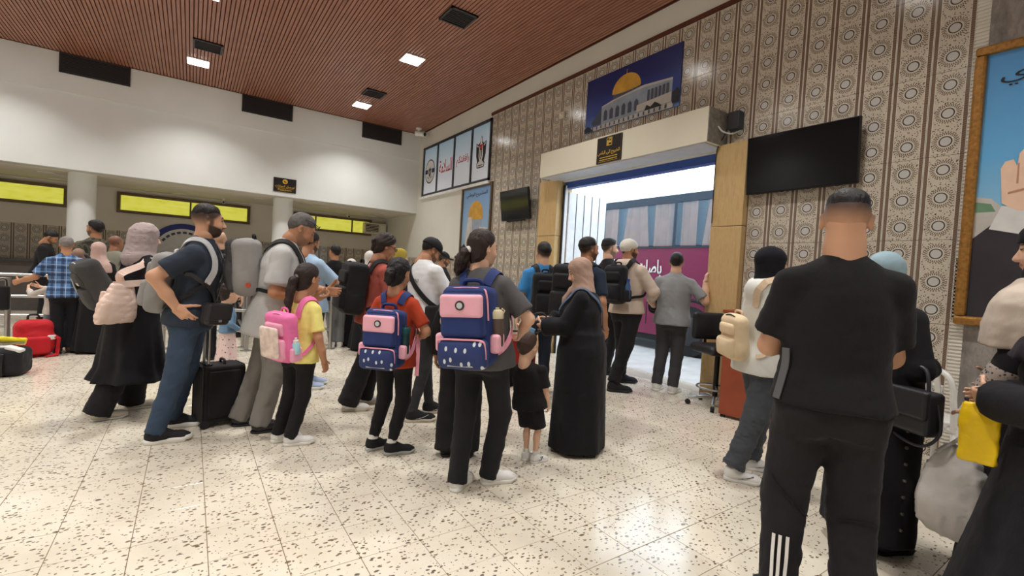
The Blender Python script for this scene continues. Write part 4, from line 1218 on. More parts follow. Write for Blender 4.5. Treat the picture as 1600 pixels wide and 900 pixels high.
    for sd in (-1, 1):
        E, W, S0 = A[sd]['E'], A[sd]['W'], S[sd]
        tp.append(rc(T((sd*.07, -.012, 1.425)), S0+Rt@np.array([-sd*.01, 0, .004]), .042+f_*.3, ra[0]*.98, k=.035))
        fr = tt['sleeve']
        if fr < 1.0:
            d = (E-S0); en = S0+d*fr; nn = d/np.linalg.norm(d)
            tp.append(rc(S0, S0+d*min(1, fr+.25), ra[0], ra[1]+.012+f_*.3, k=.03, clip=[(en, nn)]))
        else:
            tp.append(rc(S0, E, ra[0], ra[1]+wd*.4, k=.03))
            d = (W-E); ff = min(1.0, fr-1.0+.0001) if fr < 2 else 1.0
            en = E+d*ff; nn = d/np.linalg.norm(d)
            tp.append(rc(E, W+nn*.04, ra[1]+wd*.4, ra[2]+wd, k=.02, clip=[(en, nn)]))
    if tt.get('hood'):
        tp += [rc(T((-.09, -.07, 1.47)), T((.09, -.07, 1.47)), .045, k=.03), el(T((0, -.115, 1.42)), (.11, .055, .085), Rt, k=.03)]
    if tt.get('collar'):
        for sd in (-1, 1): tp.append(rc(T((sd*.062, -.03, 1.485)), T((sd*.045, .055, 1.455)), .016, .018, k=.012))
        tp.append(rc(T((-.06, -.05, 1.49)), T((.06, -.05, 1.49)), .016, k=.012))
    I['top_prims'] = tp
    tmat = tt['mat']
    nz = wrinkle(tt.get('wr', .0035), tt.get('wsc', 1.0), seed+1, .8)
    nm = tt.get('name', {'tee': 'shirt', 'long': 'sweatshirt', 'abaya': 'abaya', 'coat': 'coat', 'dress': 'dress'}[kd])
    I['top'] = sobj(nm, tp, vox, tmat, root, nz)
    bb = dict(fit='straight', hem=.06); bb.update(bottom or {})
    if bottom is not None:
        R1 = {'slim': (.088, .062, .050, .046), 'straight': (.094, .074, .066, .064), 'wide': (.098, .090, .096, .104), 'loose': (.104, .086, .074, .070), 'jogger': (.092, .070, .058, .043), 'short': (.106, .10, .1, .1)}[bb['fit']]
        gg = .55+.45*g2
        bp_ = [loft([(.80, .150*gg, .108*g2, 0, -.005), (.90, .172*g2*(.97 if not fem else 1.0), .125*g2+belly*.3, 0, -.004+belly*.15), (1.0, .160*g2, .112*g2+belly*.6, 0, belly*.5), (1.03, .155*g2, .108*g2+belly*.6, 0, belly*.5)], (0, 0, 0), rotm('Z', -twist*.5)@rotm('X', -lean*.25), k=.05)]
        for sd in (-1, 1):
            q = Lg[sd]; d = q['A']-q['K']; nn = d/np.linalg.norm(d)
            hem = bb['hem']
            bp_.append(el(q['hip']+np.array([-sd*.005, -.055, -.01]), (.088*gg, .082, .10), k=.06))
            if bb['fit'] == 'short':
                d2 = q['K']-q['hip']; n2 = d2/np.linalg.norm(d2); en = q['hip']+d2*bb.get('len', .92)
                bp_.append(rc(q['hip'], q['hip']+d2*1.2, R1[0]*gg, R1[1]*1.08*gg, k=.05, clip=[(en, n2)])); continue
            en = q['A']+nn*(.088-hem) if hem < .088 else q['A']-nn*(hem-.088)
            mid = q['K']*.45+q['A']*.55
            bp_.append(rc(q['hip'], q['K'], R1[0]*gg, R1[1]*gg, k=.045))
            bp_.append(rc(q['K'], mid, R1[1]*gg, R1[2]*gg, k=.02))
            bp_.append(rc(mid, en+nn*.05, R1[2]*gg, R1[3]*gg, k=.02, clip=[(en, nn)]))
            if bb.get('cuff'): bp_.append(rc(en-nn*.03, en+nn*.03, R1[3]*gg+.008, R1[3]*gg+.008, k=.004, clip=[(en, nn), (en-nn*.045, -nn)]))
        w1 = wrinkle(bb.get('wr', .004), 1.0, seed+11, 1.5)
        def nzb(x, y, z): return w1(x, y, z)*np.clip(1.6-z*1.1, .35, 1.4)
        I['bottom'] = sobj(bb.get('name', 'trousers'), bp_, vox*.95, bb['mat'], root, nzb)
        I['bot_prims'] = bp_
    if shoes is not None and shoes.get('sock') is not None:
        for sd in (-1, 1):
            q = Lg[sd]; u_ = (q['K']-q['A'])/np.linalg.norm(q['K']-q['A'])
            sobj('sock', [rc(q['A']-u_*.03, q['A']+u_*shoes.get('sockh', .06), .046, .044)], .010, shoes['sock'], root)
    if shoes is not None:
        up, so = shoe_meshes(shoes.get('kind', 'sneaker'))
        k = shoes.get('scale', 1.0)*(1 if not fem else .93)
        for sd in (-1, 1):
            q = Lg[sd]; rzf = math.atan2(-q['Rf'][0, 1], q['Rf'][0, 0]); rot = (-math.radians(shoes.get('tilt', 0)), 0, rzf)
            o = with_mat(obj('shoe', up, root, q['fo'], rot, k), shoes['mat'])
            sm = with_mat(obj('sole', so, o), shoes['sole'])
            if shoes.get('swoosh') is not None:
                for sx in (-1, 1):
                    V = [(sx*(.0475-.0006*abs(y*100)**.5-.10*max(0, z-.045)), y+.02, z) for y, z in _sw]; V += [(v[0]-sx*.012, v[1], v[2]) for v in V]
                    nn = len(_sw); F = [tuple(range(nn)), tuple(range(nn, 2*nn))[::-1]]+[(i, (i+1) % nn, nn+(i+1) % nn, nn+i) for i in range(nn)]
                    obj('side_mark', mesh_from('side_mark', V, F, shoes['swoosh'], False), o)
    # ---------------- hair, scarves, caps
    hd = hs
    if hair:
        kd = hair['kind']; hmte = hair.get('mat', HB); t_ = hair.get('t', .008)
        hq_ = head_prims(False)[:4]
        YS = [-.13, -.08, -.03, .0, .03, .06, .075, .1]
        LN = {'short': hair.get('line', [-.055, -.05, .0, .03, .042, .056, .078, .092]), 'top': hair.get('line', [.05, .05, .055, .055, .055, .058, .072, .088]), 'bald': [-.05, -.045, .0, .03, .2, .3, .3, .3],
              'long': [-.11, -.11, -.06, .0, .035, .056, .080, .09]}
        ln = LN['long' if kd in ('long', 'pony', 'bun') else kd]
        def hfn(x, y, z):
            px, py, pz = x-Hc[0], y-Hc[1], z-Hc[2]
            X, Y, Z = [((px*Rh[0, i]+py*Rh[1, i]+pz*Rh[2, i])/hd).astype(f4) for i in range(3)]
            d = smin(smin(hq_[0].fn(X, Y, Z), hq_[1].fn(X, Y, Z), .03), hq_[3].fn(X, Y, Z), .03)
            q = Z-np.interp(Y, YS, ln).astype(f4)
            tk = t_*np.clip(q/.028, -1.5, 1)+hair.get('vol', .010)*np.clip((Z-.07)/.05, 0, 1)*np.clip(q/.03, 0, 1)
            if kd == 'bald': tk = np.where(Z > .075, -.02, tk)
            return (d-tk)*hd
        R_ = .17*hd
        pr = [P(hfn, Hc-R_, Hc+R_, 'u', .0)]
        if kd in ('long', 'pony', 'bun'): pr.append(el(hp((0, -.045, -.035)), np.array([.072, .062, .062])*hd, Rh, k=.03))
        nzh = wrinkle(hair.get('wr', .003), 2.2, seed+5)
        ho = sobj('hair', pr, .006 if fine < .005 else (.0078 if fine < .007 else .010), hmte, root, nzh)
        extra = hair.get('tail')
        if extra:
            q = [hp(e[:3]) for e in extra]; tl = [rc(q[i], q[i+1], extra[i][3]*hd, extra[i+1][3]*hd, k=.02) for i in range(len(q)-1)]
            sobj('ponytail' if kd == 'pony' else 'hair_bun', tl, .008, hmte, ho, wrinkle(hair.get('twr', .006), 2.5, seed+6, .4))
        if hair.get('tie') is not None:
            c_, r_, m_ = hair['tie']; sobj('hair_tie', [el(hp(c_), np.array([r_, r_*.7, r_])*hd, Rh)], .006, m_, ho)
    if cover:
        kd = cover['kind']; m_ = cover['mat']
        if kd == 'hijab':
            dr = cover.get('drape', 1.0)
            pr = [el(hp((0, -.016, .034)), np.array([.093, .115, .103])*hd, Rh, k=.03), el(hp((0, .008, -.05)), np.array([.078, .090, .095])*hd, Rh, k=.04),
                  rc(hp((0, -.018, -.07)), Nb+Rt@np.array([0, .0, -.025]), .084*hd, .116, k=.05)]
            if cover.get('back'): pr += [el(hp((0, -.075, -.01)), np.array([.075, .06, .09])*hd, Rh, k=.05), rc(hp((0, -.055, -.03)), T((0, -.075, 1.42)), .080*hd, .105, k=.05, flat=(Rt[:, 1], 1.15))]
            if dr > 0:
                pr.append(loft([(1.50, .085, .080, 0, -.008), (1.45, .125+f_*.5, .104+f_*.5, 0, -.006), (1.40, w['sh']+.035+f_*.5, .128*g2+f_, 0, .0), (1.40-.075*dr, w['sh']+.052+f_*.7, .142*g2+f_, 0, .01), (1.40-.13*dr, w['sh']+.050+f_*.7, .150*g2+f_, 0, .015)], o0, Rt, k=.05, folds=(.02, 8, seed, 1.5)))
            for tl in cover.get('tails', ()):
                q = [T(e[:3]) for e in tl]
                for i in range(len(q)-1): pr.append(rc(q[i], q[i+1], tl[i][3], tl[i+1][3], k=.03, flat=(Rt@np.array([0, 1, 0]), 1.6)))
            if cover.get('face', True): pr.append(el(hp((0, .128, -.012)), np.array([.060, .084, .080])*hd, Rh, op='s', k=.012))
            sobj('headscarf', pr, .009 if fine < .0065 else .012, m_, root, wrinkle(cover.get('wr', .0035), 1.6, seed+3, 1.2))
        elif kd == 'cap':
            bk = cover.get('back', False); sg = -1 if bk else 1
            pr = [el(hp((0, -.014, .042)), np.array([.090, .110, .092])*hd, Rh), P(lambda x, y, z: -((x-hp((0, 0, .028))[0])*Rh[0, 2]+(y-hp((0, 0, .028))[1])*Rh[1, 2]+(z-hp((0, 0, .028))[2])*Rh[2, 2]), [-9]*3, [9]*3, 'i', .004)]
            if cover.get('low'): pr[1] = P(lambda x, y, z: -((x-hp((0, -.1, -.045))[0])*(Rh[0, 2]*.8-Rh[0, 1]*.0+Rh[0, 1]*-.35)+(y-hp((0, -.1, -.045))[1])*(Rh[1, 2]*.8-.35*Rh[1, 1])+(z-hp((0, -.1, -.045))[2])*(Rh[2, 2]*.8-.35*Rh[2, 1])), [-9]*3, [9]*3, 'i', .004)
            co = sobj('cap', pr, .007, m_, root)
            if not cover.get('nobrim'):
                y0 = .118 if not bk else -.128
                sobj('brim', [rc(hp((-.035, y0*.86, .036 if not bk else -.02)), hp((.035, y0*.86, .036 if not bk else -.02)), .062*hd, k=.01, flat=(Rh[:, 2], 9.0)), rc(hp((-.03, y0*1.05, .028 if not bk else -.045)), hp((.03, y0*1.05, .028 if not bk else -.045)), .05*hd, k=.02, flat=(Rh[:, 2], 7.0))], .006, m_, co)
            sobj('cap_button', [el(hp((0, -.014, .134)), np.array([.012, .012, .006])*hd, Rh)], .004, m_, co)
    if glasses is not None:
        m = MB(); up_ = glasses.get('z', .015); yy = glasses.get('y', .108)
        for sx in (-1, 1):
            ring = [Vector(hp((sx*.033+.024*math.cos(a), yy, up_+.017*math.sin(a)))) for a in np.linspace(0, 2*PI, 15)]
            m.tube(ring, .0028, 6, cap=False)
            m.tube([Vector(hp((sx*.056, yy, up_+.004))), Vector(hp((sx*.082, .03, up_+.006))), Vector(hp((sx*.084, -.02, up_-.004)))], .0028, 6)
        m.tube([Vector(hp((-.01, yy+.002, up_+.004))), Vector(hp((.01, yy+.002, up_+.004)))], .0025, 6)
        go = m.build('glasses', M_black, root, True)
        if glasses.get('dark'):
            for sx in (-1, 1): sobj('lens', [el(hp((sx*.033, yy, up_)), np.array([.024, .004, .017])*hd, Rh)], .004, M_screen, go)
    return I

# ---- common clothes colours
BLK = cloth('black_cotton', srgb(27, 26, 28)); BLK2 = cloth('black_abaya', srgb(24, 24, 27), fold=.2); BLKT = cloth('black_trousers', srgb(32, 31, 33)); CHAR = cloth('charcoal_denim', srgb(50, 51, 54))
SOLEW = plain('white_sole', srgb(226, 224, 216), .6); SOLEB = plain('black_sole', srgb(30, 30, 32), .6); SHW = plain('white_leather', srgb(228, 226, 222), .5, bump=.1); SHB = plain('black_knit', srgb(30, 30, 33), .85, bump=.3, bscale=200)
SOLEG = plain('grey_sole', srgb(176, 178, 172), .6); SHTAN = plain('cream_leather', srgb(206, 196, 178), .6)
# ---- bags carried by people (built in the frame of the person who carries them)
def bag_root(I, name, label, cat='bag', group=None):
    r = empty(name, I['at'], I['rz'], I['s']); tag(r, label, cat, group); return r
def strap(I, pts, w, mat, parent, off=.011, t=.008, name='strap', prims=None, n=5):
    q = catmull([I['T'](p) for p in pts], n)
    Q, G = snap(prims or I['top_prims'], q, off)
    for _ in range(2):
        Q[1:-1] = Q[1:-1]*.5+(Q[:-2]+Q[2:])*.25
    Q, G = snap(prims or I['top_prims'], Q, off, 2)
    for _ in range(3): G[1:-1] = G[1:-1]*.5+(G[:-2]+G[2:])*.25
    return ribbon(name, Q, G, w, t, mat, parent)
def shoulder_path(sx, zb=1.04, x0=.075, xb=.13, yb=-.15):
    return [(sx*x0, -.17, min(1.40, zb+.36)), (sx*(x0+.005), -.15, 1.41), (sx*(x0+.015), -.08, 1.47), (sx*(x0+.03), .02, 1.475), (sx*(x0+.04), .11, 1.40), (sx*(x0+.055), .14, 1.30), (sx*.165, .11, 1.18), (sx*.195, .02, 1.10), (sx*(xb+.035), -.10, zb+.02), (sx*xb, yb, zb)]
class BagFrame:
    def __init__(s, I, c, R=None):
        s.R = I['Rt']@(np.eye(3) if R is None else R); s.o = I['T'](c)
    def p(s, a): return s.o+s.R@_v(a)
    def bx(s, c, h, rd, k=.01, op='u'): return bx(s.p(c), h, rd, s.R, k, op)
    def el(s, c, r, k=.02, op='u'): return el(s.p(c), r, s.R, k, op)
    def rc(s, a, b, r1, r2=None, k=.02, flat=None): return rc(s.p(a), s.p(b), r1, r2, k, None if flat is None else (s.R@_v(flat[0]), flat[1]))
    def tube(s, pts, r, name, mat, parent, n=7): return MB().tube(catmull([Vector(s.p(a)) for a in pts], n), r, 8).build(name, mat, parent, True)
def backpack(I, label, mat, w=.30, h=.46, d=.15, zc=1.20, y=-.215, straps=(-1, 1), smat=None, pocket=None, front=True, R=None, xc=0.0, group=None, vx=.011, zipm=None, sw_=.055, bottle=None, lmat=None):
    r = bag_root(I, 'backpack', label, 'backpack', group); f = BagFrame(I, (xc, y, zc), R)
    sobj('main_compartment', [f.bx((0, 0, 0), (w/2, d/2, h/2), .055), f.el((0, -.01, -h*.22), (w*.52, d*.55, h*.28), k=.04), f.el((0, .0, h*.30), (w*.44, d*.42, h*.20), k=.03)], vx, mat, r, wrinkle(.003, 1, 4))
    pm = pocket or mat
    if front:
        sobj('front_pocket', [f.bx((0, -d/2-.008, -h*.20), (w*.40, .035, h*.22), .03), f.el((0, -d/2-.025, -h*.22), (w*.34, .03, h*.17), k=.02)], vx, pm, r, wrinkle(.002, 1.2, 7))
        sobj('upper_pocket', [f.bx((0, -d/2+.002, h*.20), (w*.36, .025, h*.13), .025)], vx, pm, r)
    zm = zipm or M_darksteel
    f.tube([(-w*.36, -d*.25, h*.20), (-w*.33, -d*.28, h*.42), (0, -d*.30, h*.508), (w*.33, -d*.28, h*.42), (w*.36, -d*.25, h*.20)], .005, 'zip', zm, r)
    f.tube([(-.04, d*.30, h*.46), (-.03, d*.28, h*.56), (.03, d*.28, h*.56), (.04, d*.30, h*.46)], .010, 'carry_handle', smat or mat, r)
    for sx in straps:
        pth = shoulder_path(sx, zc-h*.36)
        strap(I, pth[:7], sw_, smat or mat, r); strap(I, pth[6:], sw_*.55, lmat or smat or mat, r, name='lower_strap')
    if bottle is not None:
        sobj('side_pocket', [f.bx((w/2+.02, 0, -h*.28), (.035, d*.36, h*.16), .02)], vx, mat, r)
    return r, f

def feet_from(pl, pr, face, h, dl, dr, hs=1.0):
    """root and local feet from the photo positions of the two shoes"""
    a = floor_at(*pl); b = floor_at(*pr); m = (a+b)/2
    rz = -(math.atan2(m.x, m.y)+math.radians(face)); s = h/(1.51+.238*hs)
    def loc(p, d):
        q = Matrix.Rotation(-rz, 3, 'Z') @ (p-m)/s
        o = Vector((-.0, 0, 0)); dd = math.radians(d)
        return (q.x-.05*math.sin(dd), q.y-.05*math.cos(dd), d)
    return m, (loc(a, dl), loc(b, dr))
def ground(px, py, d):
    q = depth_at(px, py, d); return Vector((q.x, q.y, 0))

# ------------------------------------------------------------ 1 bearded man in navy polo, his bags
m, ft = feet_from((288, 665), (263, 690), 106, 1.775, -8, -16)
navy = cloth('navy_polo', srgb(46, 54, 66))
P8 = person('bearded man in dark navy polo and blue jeans, hand on hip', m, 1.775, 106, 'a', dict(kind='top', mat=HB, t=.005, line=[.035, .035, .045, .05, .052, .056, .074, .09]), beard=.95, fade=(.92, -.06, .035), feet=ft, head=(-18, 3, 0), g=1.03, lean=2,
            armR=dict(to=(.205, -.04, .985), hint=(.45, -1, .1), hd=(.0, .70, -.7), pn=(-1, .1, .1), curl=.45), armL=dict(to=(-.15, .05, .94), hint=(-.2, -1, 0)),
            top=dict(mat=navy, collar=True, hem=.84, sleeve=.74, fit=.022), bottom=dict(mat=cloth('blue_jeans', srgb(56, 72, 92)), fit='straight', hem=.07, wr=.005), shoes=dict(mat=SHB, sole=SOLEW, kind='chunky'), vox=.011, fine=.0058, headpx=(322, 318), seed=1)
GREYBAG = cloth('grey_canvas', srgb(146, 144, 142), fold=.2); DGREY = cloth('dark_grey_canvas', srgb(72, 72, 72), fold=.2)
BLKBAG = cloth('black_nylon', srgb(30, 30, 33), rough=.7, fold=.15); LGREY = plain('light_grey_webbing', srgb(196, 198, 200), .8)
backpack(P8, 'light grey backpack with dark back panel worn by the navy polo man', GREYBAG, w=.28, h=.44, d=.15, zc=1.12, y=-.205, smat=LGREY, pocket=GREYBAG, sw_=.05, lmat=BLKBAG)
def small_bag(I, label, c, half_, mat, strap_pts, R=None, name='crossbody_bag', flapm=None, sw_=.03, prims=None):
    r = bag_root(I, name, label, 'bag'); f = BagFrame(I, c, R)
    hx, hy, hz = half_
    sobj('bag_body', [f.bx((0, 0, 0), half_, min(half_)*.55)], .008, mat, r)
    sobj('flap', [f.bx((0, hy*.55, hz*.25), (hx*1.02, hy*.62, hz*.80), .014)], .007, flapm or mat, r)
    MB().box((-.012, -.004, -.008), (.012, .004, .008)).build('buckle', M_steel, r).matrix_local = Matrix.Translation(Vector(f.p((0, hy*1.2, -hz*.5)))) @ Matrix(f.R.tolist()).to_4x4()
    if strap_pts: strap(I, strap_pts, sw_, mat, r, prims=prims)
    return r, f
M_leather = plain('black_leather', srgb(40, 40, 43), .42, bump=.15, bscale=120)
small_bag(P8, 'small black leather crossbody bag at the waist of the navy polo man', (.13, .185, .965), (.095, .05, .08), M_leather, [(.02, .18, 1.02), (.10, .14, 1.12), (.17, .03, 1.22), (.12, -.10, 1.34), (-.03, -.10, 1.45), (-.10, -.02, 1.47), (-.10, .11, 1.36), (-.06, .16, 1.18), (-.02, .19, 1.05)], rotm('Z', -40))

# ------------------------------------------------------------ 2 woman in mauve scarf, tote and backpack
m, ft = feet_from((222, 637), (172, 654), 62, 1.63, 22, 20)
MAUVE = cloth('mauve_scarf', srgb(178, 162, 160), fold=.6)
P7 = person('woman in mauve headscarf and long black coat over wide trousers', m, 1.63, 62, 'c', fem=True, g=1.08, feet=ft, lean=5, head=(5, 8, 0), cover=dict(kind='hijab', mat=MAUVE, drape=0, back=True, wr=.005),
            armR=dict(to=(.16, .22, 1.08)), armL=dict(to=(-.16, .25, 1.08)), top=dict(kind='coat', mat=BLK2, hem=.33, flare=.13, fit=.02, sleeve=2, fold=.05), bottom=dict(mat=BLKT, fit='wide', hem=.05), shoes=dict(mat=SHTAN, sole=SOLEW, kind='flat'), vox=.012, headpx=(226, 348), seed=2)
PINKB = plain('blush_faux_leather', srgb(232, 204, 188), .45, var=.05, bump=.25, bscale=18)
r, f = backpack(P7, 'grey and charcoal backpack slung behind the woman in the mauve scarf', DGREY, w=.30, h=.46, d=.18, zc=1.15, y=-.29, straps=(-1,), smat=DGREY, zipm=LGREY, R=rotm('Z', -14)@rotm('X', 34), xc=-.05)
f.tube([(-.13, -.10, .12), (-.16, -.12, -.02), (-.14, -.10, -.16)], .006, 'piping', LGREY, r)
MB().box((-.03, -.004, -.012), (.03, .004, .012)).build('brand_patch', SHTAN, r).matrix_local = Matrix.Translation(Vector(f.p((.03, -.112, .06)))) @ Matrix(f.R.tolist()).to_4x4()
r = bag_root(P7, 'tote_bag', 'blush pink tote bag on the shoulder of the woman in the mauve scarf', 'bag'); f = BagFrame(P7, (.26, -.26, 1.03), rotm('Z', -56))
sobj('bag_body', [loft([(-.17, .255, .055), (-.12, .265, .075), (.0, .235, .07), (.10, .175, .05), (.17, .145, .03)], f.o, f.R, k=.02)], .010, PINKB, r, wrinkle(.006, 1.1, 3))
sobj('outer_pocket', [f.bx((.05, -.062, .02), (.09, .02, .07), .015)], .009, PINKB, r, wrinkle(.003, 1.5, 5))
f.tube([(-.02, -.088, .075), (.06, -.092, .062), (.13, -.082, .03)], .004, 'zip', M_black, r)
pp = catmull([Vector(f.p((-.05, -.02, .14))), Vector(f.p((.02, -.02, .24))), Vector(P7['T']((.165, -.09, 1.37))), Vector(P7['T']((.135, -.02, 1.445))), Vector(P7['T']((.15, .06, 1.40))), Vector(P7['T']((.20, .06, 1.26))), Vector(f.p((.12, .0, .15)))], 6)
nn = [P7['Rt']@(_v((1, -.6, .1)) if i < 14 else (_v((.35, 0, 1)) if i < 24 else _v((1, .5, .2)))) for i in range(len(pp))]
ribbon('strap', [tuple(a) for a in pp], nn, .055, .008, PINKB, r)

# ------------------------------------------------------------ 3 grey-haired man
m, ft = feet_from((394, 663), (424, 673), 97, 1.775, -6, -12)
P12 = person('stout grey-haired man in pale grey polo looking down, sunglasses on head', m, 1.79, 97, 'b', dict(kind='short', mat=HP, t=.009), beard=.35, haircol=srgb(110, 100, 95), feet=ft, g=1.16, belly=.055, lean=5, nfwd=.05, head=(-6, 30, 0), glasses=dict(z=.085, y=.098, dark=True),
             armR=dict(to=(.20, .27, 1.05), hint=(.5, -1.2, -.6), curl=.6, pn=(-.4, 0, .9), hd=(-.35, 1, .05)), armL=dict(to=(-.08, .38, 1.10), curl=.6), top=dict(mat=cloth('pale_grey_polo', srgb(184, 184, 182), weave=.3), collar=True, hem=.74, sleeve=.84, fit=.030), bottom=dict(mat=cloth('mid_grey_trousers', srgb(132, 128, 122)), fit='loose', hem=.05, wr=.006), shoes=dict(mat=M_leather, sole=SOLEB, kind='dress'), vox=.0135, fine=.0062, headpx=(468, 332), seed=3)
r, f = backpack(P12, 'large charcoal and grey backpack on the grey-haired man', GREYBAG, w=.31, h=.43, d=.18, zc=1.23, y=-.238, smat=BLKBAG, pocket=DGREY, sw_=.05, R=rotm('X', 14))
sobj('dark_panel', [f.bx((-.02, -.085, .02), (.12, .05, .20), .05), f.el((0, -.11, -.05), (.12, .06, .14), k=.03)], .011, DGREY, r)
MB().lathe([(.018, 0), (.016, .006)], 16, M=Matrix.Translation(Vector(f.p((.172, .02, -.13)))) @ Matrix((f.R@rotm('Y', 90)).tolist()).to_4x4()).build('round_badge', plain('orange_badge', srgb(196, 74, 40), .5), r, True)

# ------------------------------------------------------------ 4 girl in yellow, pink schoolbag
m, ft = feet_from((447, 688), (467, 694), 47, 1.37, 30, 40, 1.24)
YEL = cloth('yellow_tee', srgb(240, 228, 136)); PK = cloth('pink_bag', srgb(238, 120, 176), rough=.7, fold=.15); PKL = cloth('pale_pink_bag', srgb(246, 172, 200), rough=.7, fold=.15)
P14 = person('girl in yellow T-shirt and black trousers with long ponytail', m, 1.37, 47, 'b', dict(kind='pony', mat=HD, t=.010, tail=[(0, -.10, .0, .030), (.0, -.135, -.035, .034), (.0, -.14, -.11, .034), (0, -.135, -.20, .030), (.01, -.13, -.27, .018), (.015, -.125, -.31, .008)], tie=((0, -.118, -.012), .028, SOLEW)), fem=True, hs=1.24, g=1.0, feet=ft, head=(0, 12, 0),
             armR=dict(to=(.26, .06, .86), curl=.45), armL=dict(to=(-.2, .22, 1.05)), top=dict(mat=YEL, hem=.84, sleeve=.80, fit=.02), bottom=dict(mat=BLKT, fit='straight', hem=.075), shoes=dict(mat=SHW, sole=SOLEW, scale=1.12), vox=.012, headpx=(478, 412), seed=4)
r, f = backpack(P14, 'bright pink schoolbag on the girl in the yellow T-shirt', PK, w=.32, h=.48, d=.16, zc=1.10, y=-.235, smat=PK, pocket=PKL, R=rotm('X', 10), zipm=PKL)
sobj('front_panel', [f.bx((0, -.145, -.02), (.125, .02, .16), .04)], .010, plain('cream_print_panel', srgb(226, 206, 196), .6, var=.2, nscale=20), r)
sobj('side_pocket', [f.bx((.168, .0, -.15), (.03, .06, .07), .02)], .010, PKL, r)
b = bag_root(P14, 'water_bottle', 'small pale blue bottle in the side pocket of the pink schoolbag', 'bottle')
MT = lambda f, c: Matrix.Translation(Vector(f.p(c))) @ Matrix(f.R.tolist()).to_4x4()
MB().lathe([(.028, 0), (.034, .01), (.034, .10), (.024, .115)], 16, M=MT(f, (.185, -.005, -.14))).build('bottle_body', plain('pale_blue_plastic', srgb(170, 220, 232), .3), b, True)
MB().lathe([(.026, .112), (.026, .135), (.012, .14), (.012, .16)], 16, M=MT(f, (.185, -.005, -.14))).build('bottle_cap', SHW, b, True)

# ------------------------------------------------------------ 5 girl in orange with navy and pink schoolbag; 6 teenager with the twin bag
NV = cloth('navy_schoolbag', srgb(40, 56, 108), rough=.7, fold=.15); PKF = plain('pink_flap', srgb(240, 176, 192), .55, bump=.1); PKT = plain('pink_webbing', srgb(236, 160, 178), .7)
def mat_drops():
    t = NT('navy_drop_print'); c = t.coord(); v = t.n('ShaderNodeTexVoronoi', voronoi_dimensions='2D'); v.inputs['Scale'].default_value = 17; v.inputs['Randomness'].default_value = .6
    sx_ = t.n('ShaderNodeSeparateXYZ'); t.l(c, sx_.inputs[0]); cx_ = t.n('ShaderNodeCombineXYZ'); t.l(sx_.outputs[0], cx_.inputs[0]); t.l(t.math('MULTIPLY', sx_.outputs[2], .6), cx_.inputs[1]); t.l(cx_.outputs[0], v.inputs['Vector'])
    m_ = t.math('MULTIPLY', t.math('SUBTRACT', .17, v.outputs['Distance']), 30, clamp=True)
    t.base(t.mix(m_, srgb(38, 54, 106), srgb(214, 220, 228))); t.set(rough=.75); return t.m
DROPS = mat_drops()
